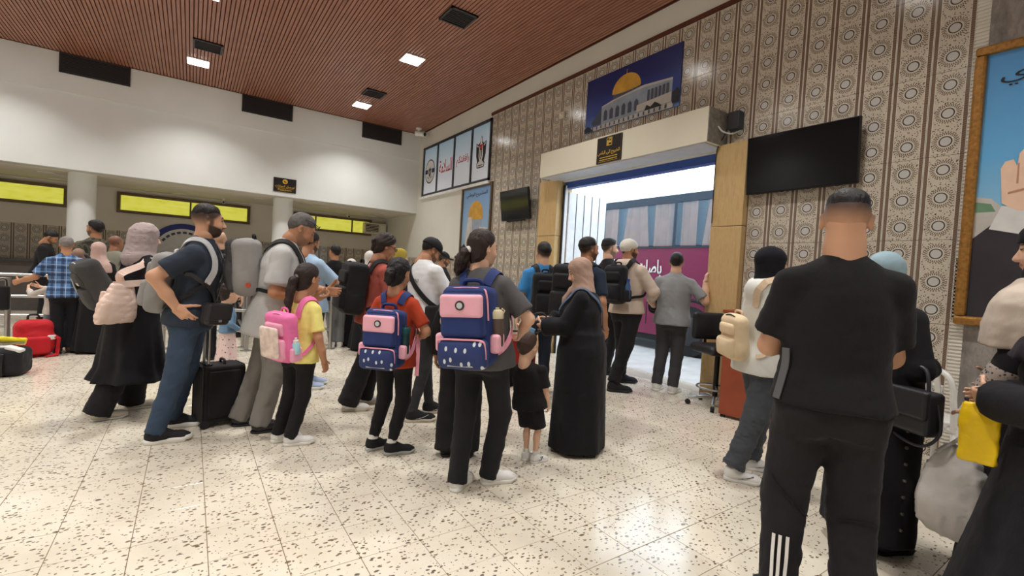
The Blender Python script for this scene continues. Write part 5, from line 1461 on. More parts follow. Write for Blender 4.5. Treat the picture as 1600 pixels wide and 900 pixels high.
def school_pack(I, label, bcol, bname, zc=1.13, y=-.225, group='twin navy and pink schoolbags', sc=1.0):
    r = bag_root(I, 'backpack', label, 'backpack', group); f = BagFrame(I, (0, y, zc))
    w, h, d = .34*sc, .50*sc, .17*sc
    sobj('main_compartment', [f.bx((0, .01, 0), (w/2, d/2, h/2), .05), f.bx((0, -.04, .03), (w*.46, d*.42, h*.46), .05, k=.02)], .010, NV, r, wrinkle(.002, 1, 4))
    up = sobj('upper_pocket', [f.bx((0, -d/2-.035, h*.16), (w*.42, .05, h*.28), .035)], .009, NV, r)
    fl = sobj('flap', [f.bx((0, -d/2-.068, h*.28), (w*.41, .026, h*.145), .022)], .008, PKF, r)
    lp = sobj('lower_pocket', [f.bx((0, -d/2-.045, -h*.31), (w*.47, .058, h*.19), .045), f.el((0, -d/2-.06, -h*.31), (w*.42, .055, h*.15), k=.03)], .009, DROPS, r)
    Mx = Matrix(f.R.tolist()).to_4x4()
    MB().lathe([(.030, 0), (.030, .004), (.024, .006)], 24, M=Matrix.Translation(Vector(f.p((0, -d/2-.094, h*.29)))) @ Mx @ Matrix.Rotation(PI/2, 4, 'X')).build('round_crest', M_darksteel, fl, True)
    MB().lathe([(.019, 0), (.019, .008)], 20, M=Matrix.Translation(Vector(f.p((0, -d/2-.094, h*.29)))) @ Mx @ Matrix.Rotation(PI/2, 4, 'X')).build('crest_centre', LGREY, fl, True)
    MB().prism([(-.085, -.012), (.085, -.012), (.06, .018), (-.06, .018)], -.004, .004, axis=1).build('reflective_strip', plain('silver_reflector', srgb(190, 192, 186), .3, metal=.3), lp).matrix_local = Matrix.Translation(Vector(f.p((0, -d/2-.098, -h*.43)))) @ Mx
    f.tube([(-w*.45, -d/2-.075, -h*.22), (-w*.40, -d/2-.090, -h*.135), (0, -d/2-.095, -h*.125), (w*.40, -d/2-.090, -h*.135), (w*.45, -d/2-.075, -h*.22), (w*.455, -d/2-.07, -h*.36)], .006, 'piping', PKT, lp)
    f.tube([(-w*.40, -.10*sc, h*.40), (-w*.30, -.085*sc, h*.49), (w*.30, -.085*sc, h*.49), (w*.43, -.10*sc, h*.40), (w*.455, -.10*sc, h*.10)], .006, 'piping', PKT, r)
    f.tube([(-.06, .06, h*.47), (-.05, .05, h*.58), (.05, .05, h*.58), (.06, .06, h*.47)], .014, 'carry_handle', NV, r)
    for sx in (-1, 1): sobj('side_pocket', [f.bx((sx*(w/2+.012), -.01, -h*.20), (.034, d*.40, h*.12), .02)], .009, PKF, r)
    for sx in (-1, 1):
        strap(I, [(sx*.085, -.15, 1.39), (sx*.10, -.08, 1.45), (sx*.11, .02, 1.46), (sx*.12, .11, 1.38), (sx*.14, .13, 1.27), (sx*.175, .09, 1.16)], .06, NV, r)
        strap(I, [(sx*.175, .09, 1.17), (sx*.20, .02, 1.08), (sx*.17, -.10, zc-h*.32), (sx*.15, -.16, zc-h*.36)], .035, PKT, r, name='lower_strap')
    b = bag_root(I, 'water_bottle', bname, 'bottle')
    Mb = Matrix.Translation(Vector(f.p((w/2+.015, -.012, -h*.24)))) @ Mx
    MB().lathe([(.034, 0), (.038, .01), (.038, .17), (.036, .18)], 20, M=Mb).build('bottle_body', bcol[0], b, True)
    MB().lathe([(.040, .175), (.041, .215), (.030, .23), (.014, .232), (.014, .245)], 20, M=Mb).build('bottle_cap', bcol[1], b, True)
    MB().tube([Mb @ Vector((.035, 0, .2)), Mb @ Vector((.05, 0, .225)), Mb @ Vector((.03, 0, .24))], .004, 6).build('bottle_loop', bcol[1], b, True)
    return r, f
m, ft = feet_from((594, 700), (624, 708), 22, 1.46, 45, 58, 1.14)
ORG = cloth('burnt_orange_tee', srgb(178, 66, 40))
P18 = person('girl in burnt orange T-shirt and black jogging trousers, dark curly bun', m, 1.46, 22, 'b', dict(kind='bun', mat=HB, t=.012, wr=.006, tail=[(0, -.10, .01, .036), (.01, -.135, -.02, .04), (0, -.125, -.07, .034), (.0, -.12, -.10, .02)], twr=.012), fem=True, hs=1.14, g=1.02, feet=ft, head=(12, 10, 0),
             armR=dict(to=(.18, .18, 1.06), hint=(.8, -.8, -.3)), armL=dict(to=(-.18, .2, 1.04)), top=dict(mat=ORG, hem=.80, sleeve=.78, fit=.02), bottom=dict(mat=BLKT, fit='jogger', hem=.13), shoes=dict(mat=SHB, sole=SOLEG, scale=1.08, sock=SHW, sockh=.05), vox=.012, headpx=(622, 403), seed=5)
school_pack(P18, 'navy and pink schoolbag with teal bottle on the girl in orange', (plain('teal_bottle', srgb(22, 58, 62), .3), plain('teal_cap', srgb(24, 72, 76), .35)), 'dark teal water bottle in the schoolbag of the girl in orange', zc=1.08)
for o, k in ((.245, 1),):
    r = [c for c in bpy.data.objects if c.name.startswith('backpack') and c.get('label', '').endswith('girl in orange')][0]
    pp = [Vector(P18['T'](q)) for q in ((.20, .03, 1.06), (.215, .02, 1.02), (.22, .01, .90), (.222, .0, .72))]
    ribbon('loose_strap_end', pp, [(.4, -.9, 0)]*4, .036, .005, PKT, r)
m, ft = feet_from((722, 757), (780, 753), 18, 1.665, 5, 52)
P21 = person('teenage girl in dark grey T-shirt and black trousers with low curly ponytail', m, 1.665, 18, 'c', dict(kind='pony', mat=HD, t=.012, wr=.004, tail=[(0, -.105, -.015, .026), (-.01, -.13, -.045, .036), (-.03, -.135, -.09, .042), (-.06, -.13, -.13, .040), (-.09, -.125, -.165, .030), (-.115, -.12, -.19, .014)], twr=.014, tie=((.0, -.115, -.02), .028, SOLEW)), fem=True, g=1.10, feet=ft, head=(38, 4, 0),
             armR=dict(to=(.22, .20, 1.05), hint=(1, -.6, -.4)), armL=dict(to=(-.2, .25, 1.05)), top=dict(mat=cloth('dark_grey_tee', srgb(86, 84, 84)), hem=.82, sleeve=.80, fit=.03), bottom=dict(mat=cloth('black_wide_jeans', srgb(33, 33, 36)), fit='straight', hem=.045), shoes=dict(mat=SHW, sole=SOLEW), vox=.0125, fine=.0062, headpx=(752, 359), seed=6)
school_pack(P21, 'navy and pink schoolbag with beige-capped bottle on the teenager in grey', (plain('smoke_bottle', srgb(92, 78, 70), .25), plain('beige_cap', srgb(206, 194, 160), .45)), 'brown bottle with beige cap in the schoolbag of the teenager in grey', zc=1.12)

# ------------------------------------------------------------ 7 woman in rust top with glasses, black backpack
m, ft = feet_from((580, 630), (557, 641), 70, 1.66, 25, 20)
P16 = person('short-haired woman with glasses in faded red sweatshirt and wide black trousers', m, 1.68, 70, 'b', dict(kind='bun', mat=HD, t=.018, wr=.007, tail=[(.0, -.10, .05, .04), (.0, -.12, .01, .035), (0, -.10, -.06, .03)], twr=.012), fem=True, g=.98, feet=ft, head=(8, 22, 0), glasses=dict(), lean=2,
             armR=dict(to=(.16, .28, 1.05)), armL=dict(to=(-.14, .28, 1.05)), top=dict(kind='long', mat=cloth('faded_red_sweatshirt', srgb(166, 84, 74)), hem=.84, sleeve=1.9, fit=.024), bottom=dict(mat=BLKT, fit='wide', hem=.06), shoes=dict(mat=SHW, sole=SHTAN), vox=.013, headpx=(600, 365), seed=7)
backpack(P16, 'big black backpack on the woman in the faded red sweatshirt', BLKBAG, w=.32, h=.50, d=.20, zc=1.18, y=-.25, smat=BLKBAG)

# ------------------------------------------------------------ 8 man in white sweatshirt, black cap
m, ft = feet_from((682, 644), (657, 658), 48, 1.72, 30, 35)
P19 = person('man in white sweatshirt and black cap bending his head over a phone', m, 1.74, 48, 'b', dict(kind='short', mat=HB, t=.004), beard=.6, fade=.8, feet=ft, lean=7, nfwd=.04, head=(18, 32, 0), cover=dict(kind='cap', mat=BLKBAG), g=1.0,
             armR=dict(to=(.10, .30, 1.10), hint=(.9, -.5, -.5), pn=(-.3, 0, .9), curl=.7), armL=dict(to=(-.06, .32, 1.10), curl=.7, pn=(.3, 0, .9)), top=dict(kind='long', mat=cloth('white_sweatshirt', srgb(226, 228, 230), var=.03), hem=.86, sleeve=2, fit=.026), bottom=dict(mat=CHAR, fit='slim', hem=.08, wr=.005), shoes=dict(mat=SHB, sole=SHTAN, swoosh=SHW), vox=.012, headpx=(672, 370), seed=8)
r, f = small_bag(P19, 'black sling bag hanging at the side of the man in white', (.20, -.02, .92), (.05, .12, .14), BLKBAG, [(.19, .0, 1.02), (.14, -.11, 1.12), (.02, -.14, 1.26), (-.08, -.10, 1.40), (-.11, -.01, 1.46), (-.10, .11, 1.38), (-.02, .14, 1.22), (.10, .13, 1.08), (.18, .06, 1.0)], None, 'sling_bag', sw_=.045)
q = P19['T']((-.02, -.125, 1.30)); Q, G = snap(P19['top_prims'], [q], .006); G = G[0]
xa = np.cross(np.array([0, 0, 1.]), G); xa /= np.linalg.norm(xa); ya = np.cross(G, xa)
Mt = Matrix([[xa[i], ya[i], G[i], Q[0][i]] for i in range(3)]+[[0, 0, 0, 1]])
o = lettering('TAZINI', Matrix.Translation((0, 0, 0)), .20, M_darksteel, None, height=.035); o.parent = P19['top']; o.matrix_local = Mt
ph = bag_root(P19, 'smartphone', 'dark smartphone held low by the man in the white sweatshirt', 'phone')
sobj('phone_body', [bx((.02, .385, 1.125), (.037, .075, .005), .004, rotm('X', 25))], .004, M_black, ph)
sobj('phone_screen', [bx((.02, .384, 1.131), (.033, .069, .003), .002, rotm('X', 25))], .004, M_screen, ph)

# ------------------------------------------------------------ 9 woman in black abaya with beige scarf, boy
m, ft = feet_from((902, 702), (888, 694), -72, 1.56, -10, -12)
BEIGE = cloth('beige_scarf', srgb(176, 146, 130), fold=.55)
P25 = person('woman in loose black abaya and beige headscarf searching her handbag', m, 1.57, -84, 'c', fem=True, g=1.32, feet=ft, lean=6, head=(-14, 24, 0), cover=dict(kind='hijab', mat=BEIGE, drape=0, wr=.004, tails=[[(0, .10, 1.44, .05), (.0, .15, 1.36, .05), (.0, .165, 1.26, .045)]]),
             armL=dict(to=(-.08, .35, 1.10), hint=(-.8, -.7, -.6), curl=.9, pn=(.5, -.3, .3)), armR=dict(to=(.08, .34, 1.16), curl=.6, pn=(-.2, 0, -1)), top=dict(kind='abaya', mat=BLK2, hem=.035, flare=.045, fit=.032, sleeve=1.9, wide=.035, fold=.03, nf=7), shoes=dict(mat=M_leather, sole=SOLEB, kind='flat'), vox=.0135, fine=.0062, headpx=(908, 402), seed=9)
r, f = small_bag(P25, 'small black handbag in the hands of the woman in the beige scarf', (.0, .40, 1.12), (.15, .05, .055), M_leather, None, rotm('Z', 90)@rotm('Y', 18), 'handbag')
f.tube([(-.10, 0, .04), (-.06, .0, .11), (.06, 0, .11), (.10, 0, .04)], .008, 'handle', M_leather, r)
ph = bag_root(P25, 'smartphone', 'pale blue phone in the hand of the woman in the beige scarf', 'phone')
sobj('phone_body', [bx((-.07, .475, 1.05), (.006, .038, .030), .004, rotm('X', 20))], .0035, plain('pale_blue_case', srgb(120, 176, 214), .4), ph)
strap(P25, [(.10, -.17, 1.05), (.0, -.16, 1.20), (-.09, -.12, 1.36), (-.11, -.06, 1.42), (-.115, .03, 1.43), (-.11, .13, 1.34), (-.05, .19, 1.18)], .03, plain('blue_grey_strap', srgb(84, 100, 124), .7), r, off=.012)
m, ft = feet_from((832, 716), (829, 724), 18, .97, 25, 30, 1.68)
P26 = person('small boy in black T-shirt and shorts with white trainers', m, .98, 18, 'c', dict(kind='short', mat=hair_mat('brown', srgb(66, 48, 40)), t=.012, line=[-.075, -.07, -.02, .02, .042, .058, .078, .09]), hs=1.68, g=1.32, sw=1.15, feet=((-.08, .02, 20), (.08, -.02, 35)), head=(15, 2, 0), legs_skin=True,
             armR=dict(to=(.27, .07, .88), curl=.5), armL=dict(to=(-.22, .22, 1.2)), top=dict(mat=BLK, hem=.80, sleeve=.95, fit=.026), bottom=dict(mat=BLK, fit='short', len=.95, name='shorts'), shoes=dict(mat=SHW, sole=SHW, scale=1.12, sock=SHW, sockh=.07), vox=.012, headpx=(823, 520), seed=10)
for c in P26['root'].children:
    if c.name.startswith('shoe'):
        for sx in (-1, 1):
            for y0, y1, z0, z1 in ((.01, .05, .035, .085), (.035, .075, .035, .082), (-.03, .09, .052, .060)):
                V = [(sx*.046, y0, z0), (sx*.046, y0+.010, z0), (sx*.036, y1+.010, z1), (sx*.036, y1, z1)]; V += [(v[0]+sx*.004, v[1], v[2]) for v in V]
                obj('side_stripe', mesh_from('side_stripe', V, [(0, 1, 2, 3), (4, 7, 6, 5), (0, 4, 5, 1), (1, 5, 6, 2), (2, 6, 7, 3), (3, 7, 4, 0)], M_ink, False), c)

# ------------------------------------------------------------ 10 men at the doorway
m, ft = feet_from((978, 598), (968, 612), 34, 1.85, 40, 50)
P27 = person('man in pale beige hoodie and white backward cap by the doorway', m, 1.85, 34, 'b', dict(kind='short', mat=HB, t=.004), beard=.8, feet=ft, head=(25, 0, 0), cover=dict(kind='cap', mat=cloth('white_cap', srgb(222, 218, 206)), low=True, nobrim=True), g=1.02,
             armR=dict(to=(.17, .24, 1.08), hint=(1, -.6, -.4)), armL=dict(to=(-.17, .24, 1.08)), top=dict(kind='long', mat=cloth('beige_hoodie', srgb(206, 188, 172)), hem=.88, sleeve=2, fit=.034, hood=True), bottom=dict(mat=BLKT, fit='loose', hem=.10, wr=.006), shoes=dict(mat=SHB, sole=SOLEB), vox=.014, fine=.0068, headpx=(982, 373), seed=11)
r, f = backpack(P27, 'slim black backpack with side bottle on the man in the beige hoodie', BLKBAG, w=.28, h=.44, d=.14, zc=1.22, y=-.24, smat=BLKBAG, bottle=1)
b = bag_root(P27, 'water_bottle', 'clear blue bottle in the side of the slim black backpack', 'bottle')
MB().lathe([(.032, 0), (.033, .14), (.020, .18), (.020, .20)], 14, M=MT(f, (.165, 0, -.16))).build('bottle_body', plain('blue_water', srgb(70, 98, 138), .2), b, True)
MB().lathe([(.022, .2), (.022, .225)], 14, M=MT(f, (.165, 0, -.16))).build('bottle_cap', plain('blue_cap', srgb(40, 70, 150), .4), b, True)
m, ft = feet_from((1028, 608), (1054, 613), 2, 1.77, 12, 20)
P28 = person('stocky man in grey polo resting his raised hand on the yellow pillar', m, 1.78, 2, 'c', dict(kind='short', mat=HB, t=.005), fade=.85, feet=ft, head=(4, 0, 0), g=1.16, belly=.03,
             armR=dict(to=(.36, .02, 1.40), hint=(.6, -.2, -1), hd=(.05, .1, 1), pn=(1, .2, 0), curl=.85), armL=dict(to=(-.2, .25, 1.0)), top=dict(mat=cloth('mid_grey_polo', srgb(146, 148, 150)), collar=True, hem=.84, sleeve=.82, fit=.018), bottom=dict(mat=cloth('charcoal_slacks', srgb(66, 66, 68)), fit='straight', hem=.08), shoes=dict(mat=SHW, sole=SOLEW), vox=.014, fine=.0068, headpx=(1057, 394), seed=12)
backpack(P28, 'black sack hanging in front of the man in the grey polo', BLKBAG, w=.22, h=.40, d=.12, zc=1.15, y=.22, straps=(), smat=BLKBAG, xc=-.20)[0]

# ------------------------------------------------------------ 11 woman in white hoodie, black scarf, cream backpack
m, ft = feet_from((1192, 737), (1158, 752), 58, 1.66, 30, 30)
WH = cloth('off_white_hoodie', srgb(216, 216, 210), var=.04)
P29 = person('woman in off-white hoodie, black headscarf and dark grey trousers', m, 1.68, 52, 'c', fem=True, g=1.08, feet=ft, head=(20, 6, 0), cover=dict(kind='hijab', mat=cloth('black_scarf', srgb(22, 22, 28)), drape=.0), armR=dict(to=(.15, .26, 1.05)), armL=dict(to=(-.15, .26, 1.05)),
             top=dict(kind='long', mat=WH, hem=.80, sleeve=2, fit=.034, hood=True), bottom=dict(mat=cloth('slate_trousers', srgb(72, 76, 82)), fit='loose', hem=.10, wr=.007, cuff=True), shoes=dict(mat=SHW, sole=SHW, swoosh=M_ink), vox=.011, fine=.0058, headpx=(1203, 385), seed=13)
CRM = cloth('cream_canvas', srgb(222, 200, 166), fold=.25); CRS = plain('cream_webbing', srgb(206, 182, 154), .8)
r, f = backpack(P29, 'small cream backpack slung low on the woman in the off-white hoodie', CRM, w=.24, h=.34, d=.12, zc=1.06, y=-.235, straps=(1,), smat=CRS, R=rotm('Y', 4)@rotm('X', 8), xc=-.02, sw_=.05)

# ------------------------------------------------------------ 12 big man in front
gr = ground(1303, 500, 1.90)
P30 = person('man in black T-shirt and black track trousers seen large from behind', gr, 1.765, -15, 'a', dict(kind='top', mat=HB, t=.005, line=[.058, .058, .06, .06, .058, .058, .072, .088]), fade=(.96, -.03, .075), feet=((-.13, .02, -8), (.13, -.02, 10)), head=(15, 0, 2), g=1.04, sw=.95,
             armL=dict(to=(-.06, .25, 1.10), hint=(-1.0, -1.0, -.4)), armR=dict(to=(.06, .26, 1.16), hint=(.3, .0, -1)), top=dict(mat=cloth('black_tee', srgb(28, 27, 29), fold=.45), hem=.90, sleeve=.80, fit=.024, wr=.004), bottom=dict(mat=cloth('black_track_trousers', srgb(35, 33, 36), fold=.4), fit='loose', hem=.08, wr=.0045), shoes=dict(mat=SHB, sole=SOLEB), nkr=.068, vox=.0105, fine=.0045, headpx=(1322, 295), seed=14)
# three white stripes down the lower left leg
q = P30['Lg'][-1]; bp = P30['bot_prims']
for k in range(3):
    pts = [q['K']*(1-t)+q['A']*t+np.array([-.055+.030*k, -.10, 0]) for t in np.linspace(.32, .98, 9)]
    Q, G = snap(bp, pts, .009); ribbon('white_stripe', Q, G, .012, .003, SHW, P30['bottom'])
for sd in (-1, 1):
    q = P30['Lg'][sd]; pts = [q['K']+np.array([-.10+.20*t, -.10, .10-.16*t if sd < 0 else .02*math.sin(3*t)-.03]) for t in np.linspace(0, 1, 8)]
    Q, G = snap(bp, pts, .006); ribbon('seam', Q, G, .005, .003, BLK, P30['bottom'])
Q, G = snap(P30['top_prims'], [P30['T']((-.20, -.08, .915+t*.20)) for t in np.linspace(0, 1, 9)], .007)
ribbon('grey_side_panel', Q, G, .036, .004, cloth('grey_panel', srgb(92, 92, 94)), P30['top'])

# ------------------------------------------------------------ 13 woman behind him, handbag
gr = ground(1375, 560, 2.55)
P31 = person('woman in pale blue headscarf and buttoned black abaya behind the large man', gr, 1.60, 28, 'c', fem=True, g=1.05, head=(0, 5, 0), cover=dict(kind='hijab', mat=cloth('pale_blue_scarf', srgb(150, 176, 186)), drape=0), feet=((-.08, .02, -5), (.09, .05, 12)),
             armR=dict(to=(.15, .18, 1.10), hint=(.45, -.9, -.6)), armL=dict(to=(-.05, .28, 1.1)), top=dict(kind='abaya', mat=BLK2, hem=.10, flare=.02, fit=.026, sleeve=1.9, wide=.015, fold=.02), shoes=dict(mat=M_leather, sole=SOLEB, kind='flat'), vox=.014, fine=.0065, headpx=(1383, 393), seed=15)
BT = plain('dark_button', srgb(88, 84, 80), .3, metal=.5)
pts = [(.175, -.07, z) for z in np.linspace(.22, .95, 9)]; Q, G = snap(P31['top_prims'], pts, .002)
for a, n in zip(Q, G): sobj('button', [el(a, (.010, .010, .010))], .004, BT, P31['top'])
r = bag_root(P31, 'handbag', 'black leather handbag with flap on the arm of the woman in pale blue scarf', 'bag'); f = BagFrame(P31, (.22, -.12, .90), rotm('Z', 165))
sobj('bag_body', [f.bx((0, 0, 0), (.15, .055, .115), .022)], .009, M_leather, r)
sobj('flap', [f.bx((0, .045, .045), (.145, .022, .075), .014)], .008, M_leather, r)
f.tube([(-.10, 0, .10), (-.06, -.02, .22), (.06, -.02, .22), (.10, 0, .10)], .010, 'handle', M_leather, r)
f.tube([(-.15, 0, .06), (-.17, 0, -.08), (-.10, .02, -.17), (.05, .02, -.15), (.14, 0, -.06)], .008, 'long_strap', M_leather, r)

# ------------------------------------------------------------ 14 two women at the right edge
gr = ground(1700, 560, 1.72)
COAT = cloth('black_wool_coat', srgb(30, 30, 34), fold=.5, weave=.6)
P32 = person('woman in long black wool coat cut by the right edge, yellow bag under arm', gr, 1.56, -88, 'c', fem=True, g=1.18, head=(0, 5, 0), cover=dict(kind='hijab', mat=cloth('plum_black_scarf', srgb(34, 28, 36)), drape=.7, wr=.006), armL=dict(to=(-.12, .25, 1.12), hint=(-.9, -.6, -.4), curl=.8), armR=dict(to=(.1, .25, 1.1)),
             top=dict(kind='abaya', mat=COAT, hem=.05, flare=.20, fit=.045, sleeve=1.92, wide=.03, fold=.035), shoes=dict(mat=M_leather, sole=SOLEB, kind='flat'), vox=.0145, fine=.0058, seed=16)
gr = ground(1640, 500, 2.10)
P33 = person('woman in black turban and cream shawl at the right edge, patterned sleeve', gr, 1.70, -84, 'c', fem=True, g=1.05, head=(-4, 6, 0), cover=dict(kind='hijab', mat=cloth('black_turban', srgb(20, 20, 26)), drape=0), armL=dict(to=(-.18, .19, .80), hint=(-.6, -.9, -.1), curl=1.1, pn=(1, 0, 0)), armR=dict(to=(.12, .12, 1.0), hint=(.6, -1, -.2)),
             top=dict(kind='abaya', mat=cloth('black_abaya_patterned', srgb(36, 34, 38)), hem=.05, flare=.06, fit=.03, sleeve=1.93, wide=.012), shoes=dict(mat=M_leather, sole=SOLEB, kind='flat'), vox=.014, fine=.0062, headpx=(1650, 345), seed=17)
sobj('turban', [el(P33['hp']((0, -.02, .05)), (.105, .125, .105), P33['Rh']), P(lambda x, y, z: -((x-P33['hp']((0, .08, .040))[0])*P33['Rh'][0, 2]+(y-P33['hp']((0, .08, .040))[1])*(P33['Rh'][1, 2]+.25*P33['Rh'][1, 1]*0)+(z-P33['hp']((0, .08, .040))[2])*P33['Rh'][2, 2]), [-9]*3, [9]*3, 'i', .01)], .008, cloth('black_turban', srgb(20, 20, 26)), P33['root'], wrinkle(.003, 1.5, 2))
def mat_knit():
    t = NT('patterned_knit'); c = t.coord(); w_ = t.n('ShaderNodeTexVoronoi'); w_.inputs['Scale'].default_value = 75; t.l(c, w_.inputs['Vector'])
    t.base(t.ramp(w_.outputs['Distance'], [(.25, srgb(40, 36, 38)), (.45, srgb(170, 156, 146))])); t.set(rough=.9); return t.m
sobj('shawl', [loft([(1.50, .105, .10, 0, -.004), (1.47, .15, .125, 0, -.004), (1.435, .225, .155, 0, .0), (1.38, .265, .18, 0, .005), (1.28, .28, .195, 0, .01), (1.18, .275, .195, 0, .015)], P33['T']((0, 0, 0)), P33['Rt'], folds=(.025, 8, 1, 1.5))], .011, cloth('cream_shawl', srgb(206, 192, 176)), P33['root'], wrinkle(.003, 1.4, 5))
KN = mat_knit(); a_ = P33['A'][-1]
sobj('patterned_cuff', [rc(a_['E']*.80+a_['W']*.20, a_['E']*.35+a_['W']*.65, .074, .070)], .010, KN, P33['root'])
yb = bag_root(P32, 'carrier_bag', 'bright yellow plastic bag under the arm of the woman in the wool coat', 'bag'); f = BagFrame(P32, (-.18, .27, .97), rotm('Y', 10))
sobj('bag_body', [f.bx((0, 0, 0), (.030, .065, .13), .012), f.el((0, .02, .05), (.04, .05, .07), k=.03)], .010, plain('yellow_plastic', srgb(244, 204, 24), .35, bump=.5, bscale=14), yb, wrinkle(.006, 1.2, 3))
wb = bag_root(P33, 'carrier_bag', 'sagging white plastic bag held by the woman in the cream shawl', 'bag'); hw = P33['A'][-1]['hand']
WPL = plain('white_plastic_film', srgb(216, 212, 208), .35, bump=.6, bscale=12)
sobj('bag_body', [loft([(-.53, .10, .05), (-.48, .15, .085), (-.36, .155, .09), (-.22, .125, .06), (-.10, .06, .025)], (hw[0]-.03, hw[1]+.02, hw[2]), rotm('Z', 70), k=.02, folds=(.07, 8, 1, -.05), pw=2.8)], .010, WPL, wb, wrinkle(.0045, 2.3, 8))
for k in (-1, 1): MB().tube(catmull([Vector(hw)+Vector((-.03+.05*k, .04-.05*k, -.14)), Vector(hw)+Vector((-.01+.02*k, .02, -.06)), Vector(hw)+Vector((0, 0, .01))], 5), .008, 6).build('handle', WPL, wb, True)
# ================================================================== the queue further back
def mat_plaid():
    t = NT('blue_plaid'); c = t.coord(); s = t.n('ShaderNodeSeparateXYZ'); t.l(c, s.inputs[0])
    def lines(ax, per, wd, ph=0.0):
        v = t.math('MODULO', t.math('ADD', s.outputs[ax], 5.0+ph), per)
        return t.math('LESS_THAN', v, wd)
    col = srgb(84, 126, 178)
    col = t.mix(t.math('MULTIPLY', lines(2, .11, .035), .72), col, srgb(30, 40, 68)); col = t.mix(t.math('MULTIPLY', lines(0, .11, .035), .72), col, srgb(30, 40, 68))
    col = t.mix(t.math('MULTIPLY', lines(2, .11, .006, .055), .7), col, srgb(210, 222, 236)); col = t.mix(t.math('MULTIPLY', lines(0, .11, .006, .055), .7), col, srgb(210, 222, 236))
    t.base(col); t.set(rough=.9); return t.m
def mat_camo():
    t = NT('camouflage'); c = t.coord(); n = t.noise(c, 13, 2)
    t.base(t.ramp(n, [(.0, srgb(40, 40, 34)), (.42, srgb(74, 72, 58)), (.5, srgb(96, 88, 70)), (.58, srgb(48, 54, 44))], 'CONSTANT')); t.set(rough=.9); return t.m
def mat_floral():
    t = NT('pink_floral'); c = t.coord(); v = t.n('ShaderNodeTexVoronoi'); v.inputs['Scale'].default_value = 16; t.l(c, v.inputs['Vector'])
    sp_ = t.n('ShaderNodeSeparateColor'); t.l(v.outputs['Color'], sp_.inputs[0])
    m_ = t.math('MULTIPLY', t.math('SUBTRACT', .26, v.outputs['Distance']), 12, clamp=True)
    t.base(t.mix(m_, srgb(232, 206, 200), t.ramp(sp_.outputs[0], [(0, srgb(222, 130, 140)), (.6, srgb(226, 150, 156)), (.8, srgb(60, 50, 56))]))); t.set(rough=.9); return t.m
FAR = dict(vox=.020, fine=.0098)
OLV = cloth('olive_shirt', srgb(132, 132, 116)); DEN = cloth('denim_jacket', srgb(104, 134, 160)); JNS = cloth('pale_jeans', srgb(120, 138, 156)); LBL = cloth('pale_blue_shirt', srgb(160, 186, 210)); GTR = cloth('grey_cargo', srgb(118, 120, 120))
m, ft = feet_from((88, 551), (113, 549), 2, 1.6, -10, 14)
P2 = person('grey-haired man in blue plaid shirt leaning on the barrier', m, 1.62, 2, 'b', dict(kind='short', mat=HG, t=.014, wr=.006), feet=ft, head=(-8, 14, 0), lean=6, g=1.06, headpx=(104, 370), armL=dict(to=(-.50, .18, 1.06), hint=(-.3, -.5, -1), curl=.7), armR=dict(to=(.18, .25, 1.05)), top=dict(mat=mat_plaid(), hem=.82, sleeve=.85, fit=.02, collar=True), bottom=dict(mat=cloth('black_jeans', srgb(36, 36, 42)), fit='straight', hem=.07), shoes=dict(mat=plain('brown_leather', srgb(84, 58, 44), .5), sole=SOLEB, kind='dress'), vox=.016, fine=.0075, seed=21)
P1 = person('man in black sweater looking down beyond the barrier at the far left', ground(72, 420, 8.6), 1.7, 105, 'b', dict(kind='short', mat=HB, t=.014), beard=.6, head=(0, 35, 0), lean=14, headpx=(78, 360), armR=dict(to=(.12, .32, 1.10)), armL=dict(to=(-.1, .32, 1.1)), top=dict(kind='long', mat=BLK, hem=.85, sleeve=2, fit=.03), bottom=dict(mat=BLKT), shoes=dict(mat=SHB, sole=SOLEB), seed=22, **FAR)
m = floor_at(72, 549)
P3 = person('child in white top and pale jeans reaching for the barrier', m+Vector((.05, .1, 0)), 1.10, -35, 'c', dict(kind='short', mat=HD, t=.012), hs=1.5, armL=dict(to=(-.22, .42, 1.38), hint=(-1, 0, -1)), armR=dict(to=(.02, .46, 1.42), hint=(1, 0, -1)), top=dict(kind='long', mat=cloth('white_child_top', srgb(214, 208, 200)), hem=.82, sleeve=1.7, fit=.02), bottom=dict(mat=JNS, fit='straight'), shoes=dict(mat=SHB, sole=SOLEW), vox=.016, fine=.008, seed=23)
P4 = person('tall man in camouflage T-shirt beside the left column', ground(150, 420, 7.2), 1.75, -15, 'b', dict(kind='short', mat=HB, t=.014), fade=.8, beard=.7, head=(-35, 0, 0), headpx=(150, 344), top=dict(mat=mat_camo(), sleeve=.85), bottom=dict(mat=BLKT), shoes=dict(mat=SHB, sole=SOLEB), seed=24, **FAR)
P5 = person('bald man in olive shirt among the queue left of the mauve scarf', ground(182, 420, 6.9), 1.6, 35, 'd', None, fade=.45, head=(15, 8, 0), lean=6, headpx=(180, 367), top=dict(mat=OLV, sleeve=.85), bottom=dict(mat=BLKT), shoes=dict(mat=SHB, sole=SOLEB), seed=25, **FAR)
PKS = cloth('dusty_pink_scarf', srgb(196, 166, 158), fold=.5); BRS = cloth('brown_scarf', srgb(150, 124, 108), fold=.5)
P6 = person('short woman in dusty pink headscarf in the queue behind the plaid shirt', ground(156, 430, 6.3), 1.45, 15, 'c', fem=True, head=(10, 5, 0), headpx=(154, 378), cover=dict(kind='hijab', mat=PKS, drape=1.0), top=dict(kind='abaya', mat=BLK2, fit=.025, sleeve=1.9), shoes=dict(mat=SHB, sole=SOLEB, kind='flat'), seed=26, **FAR)
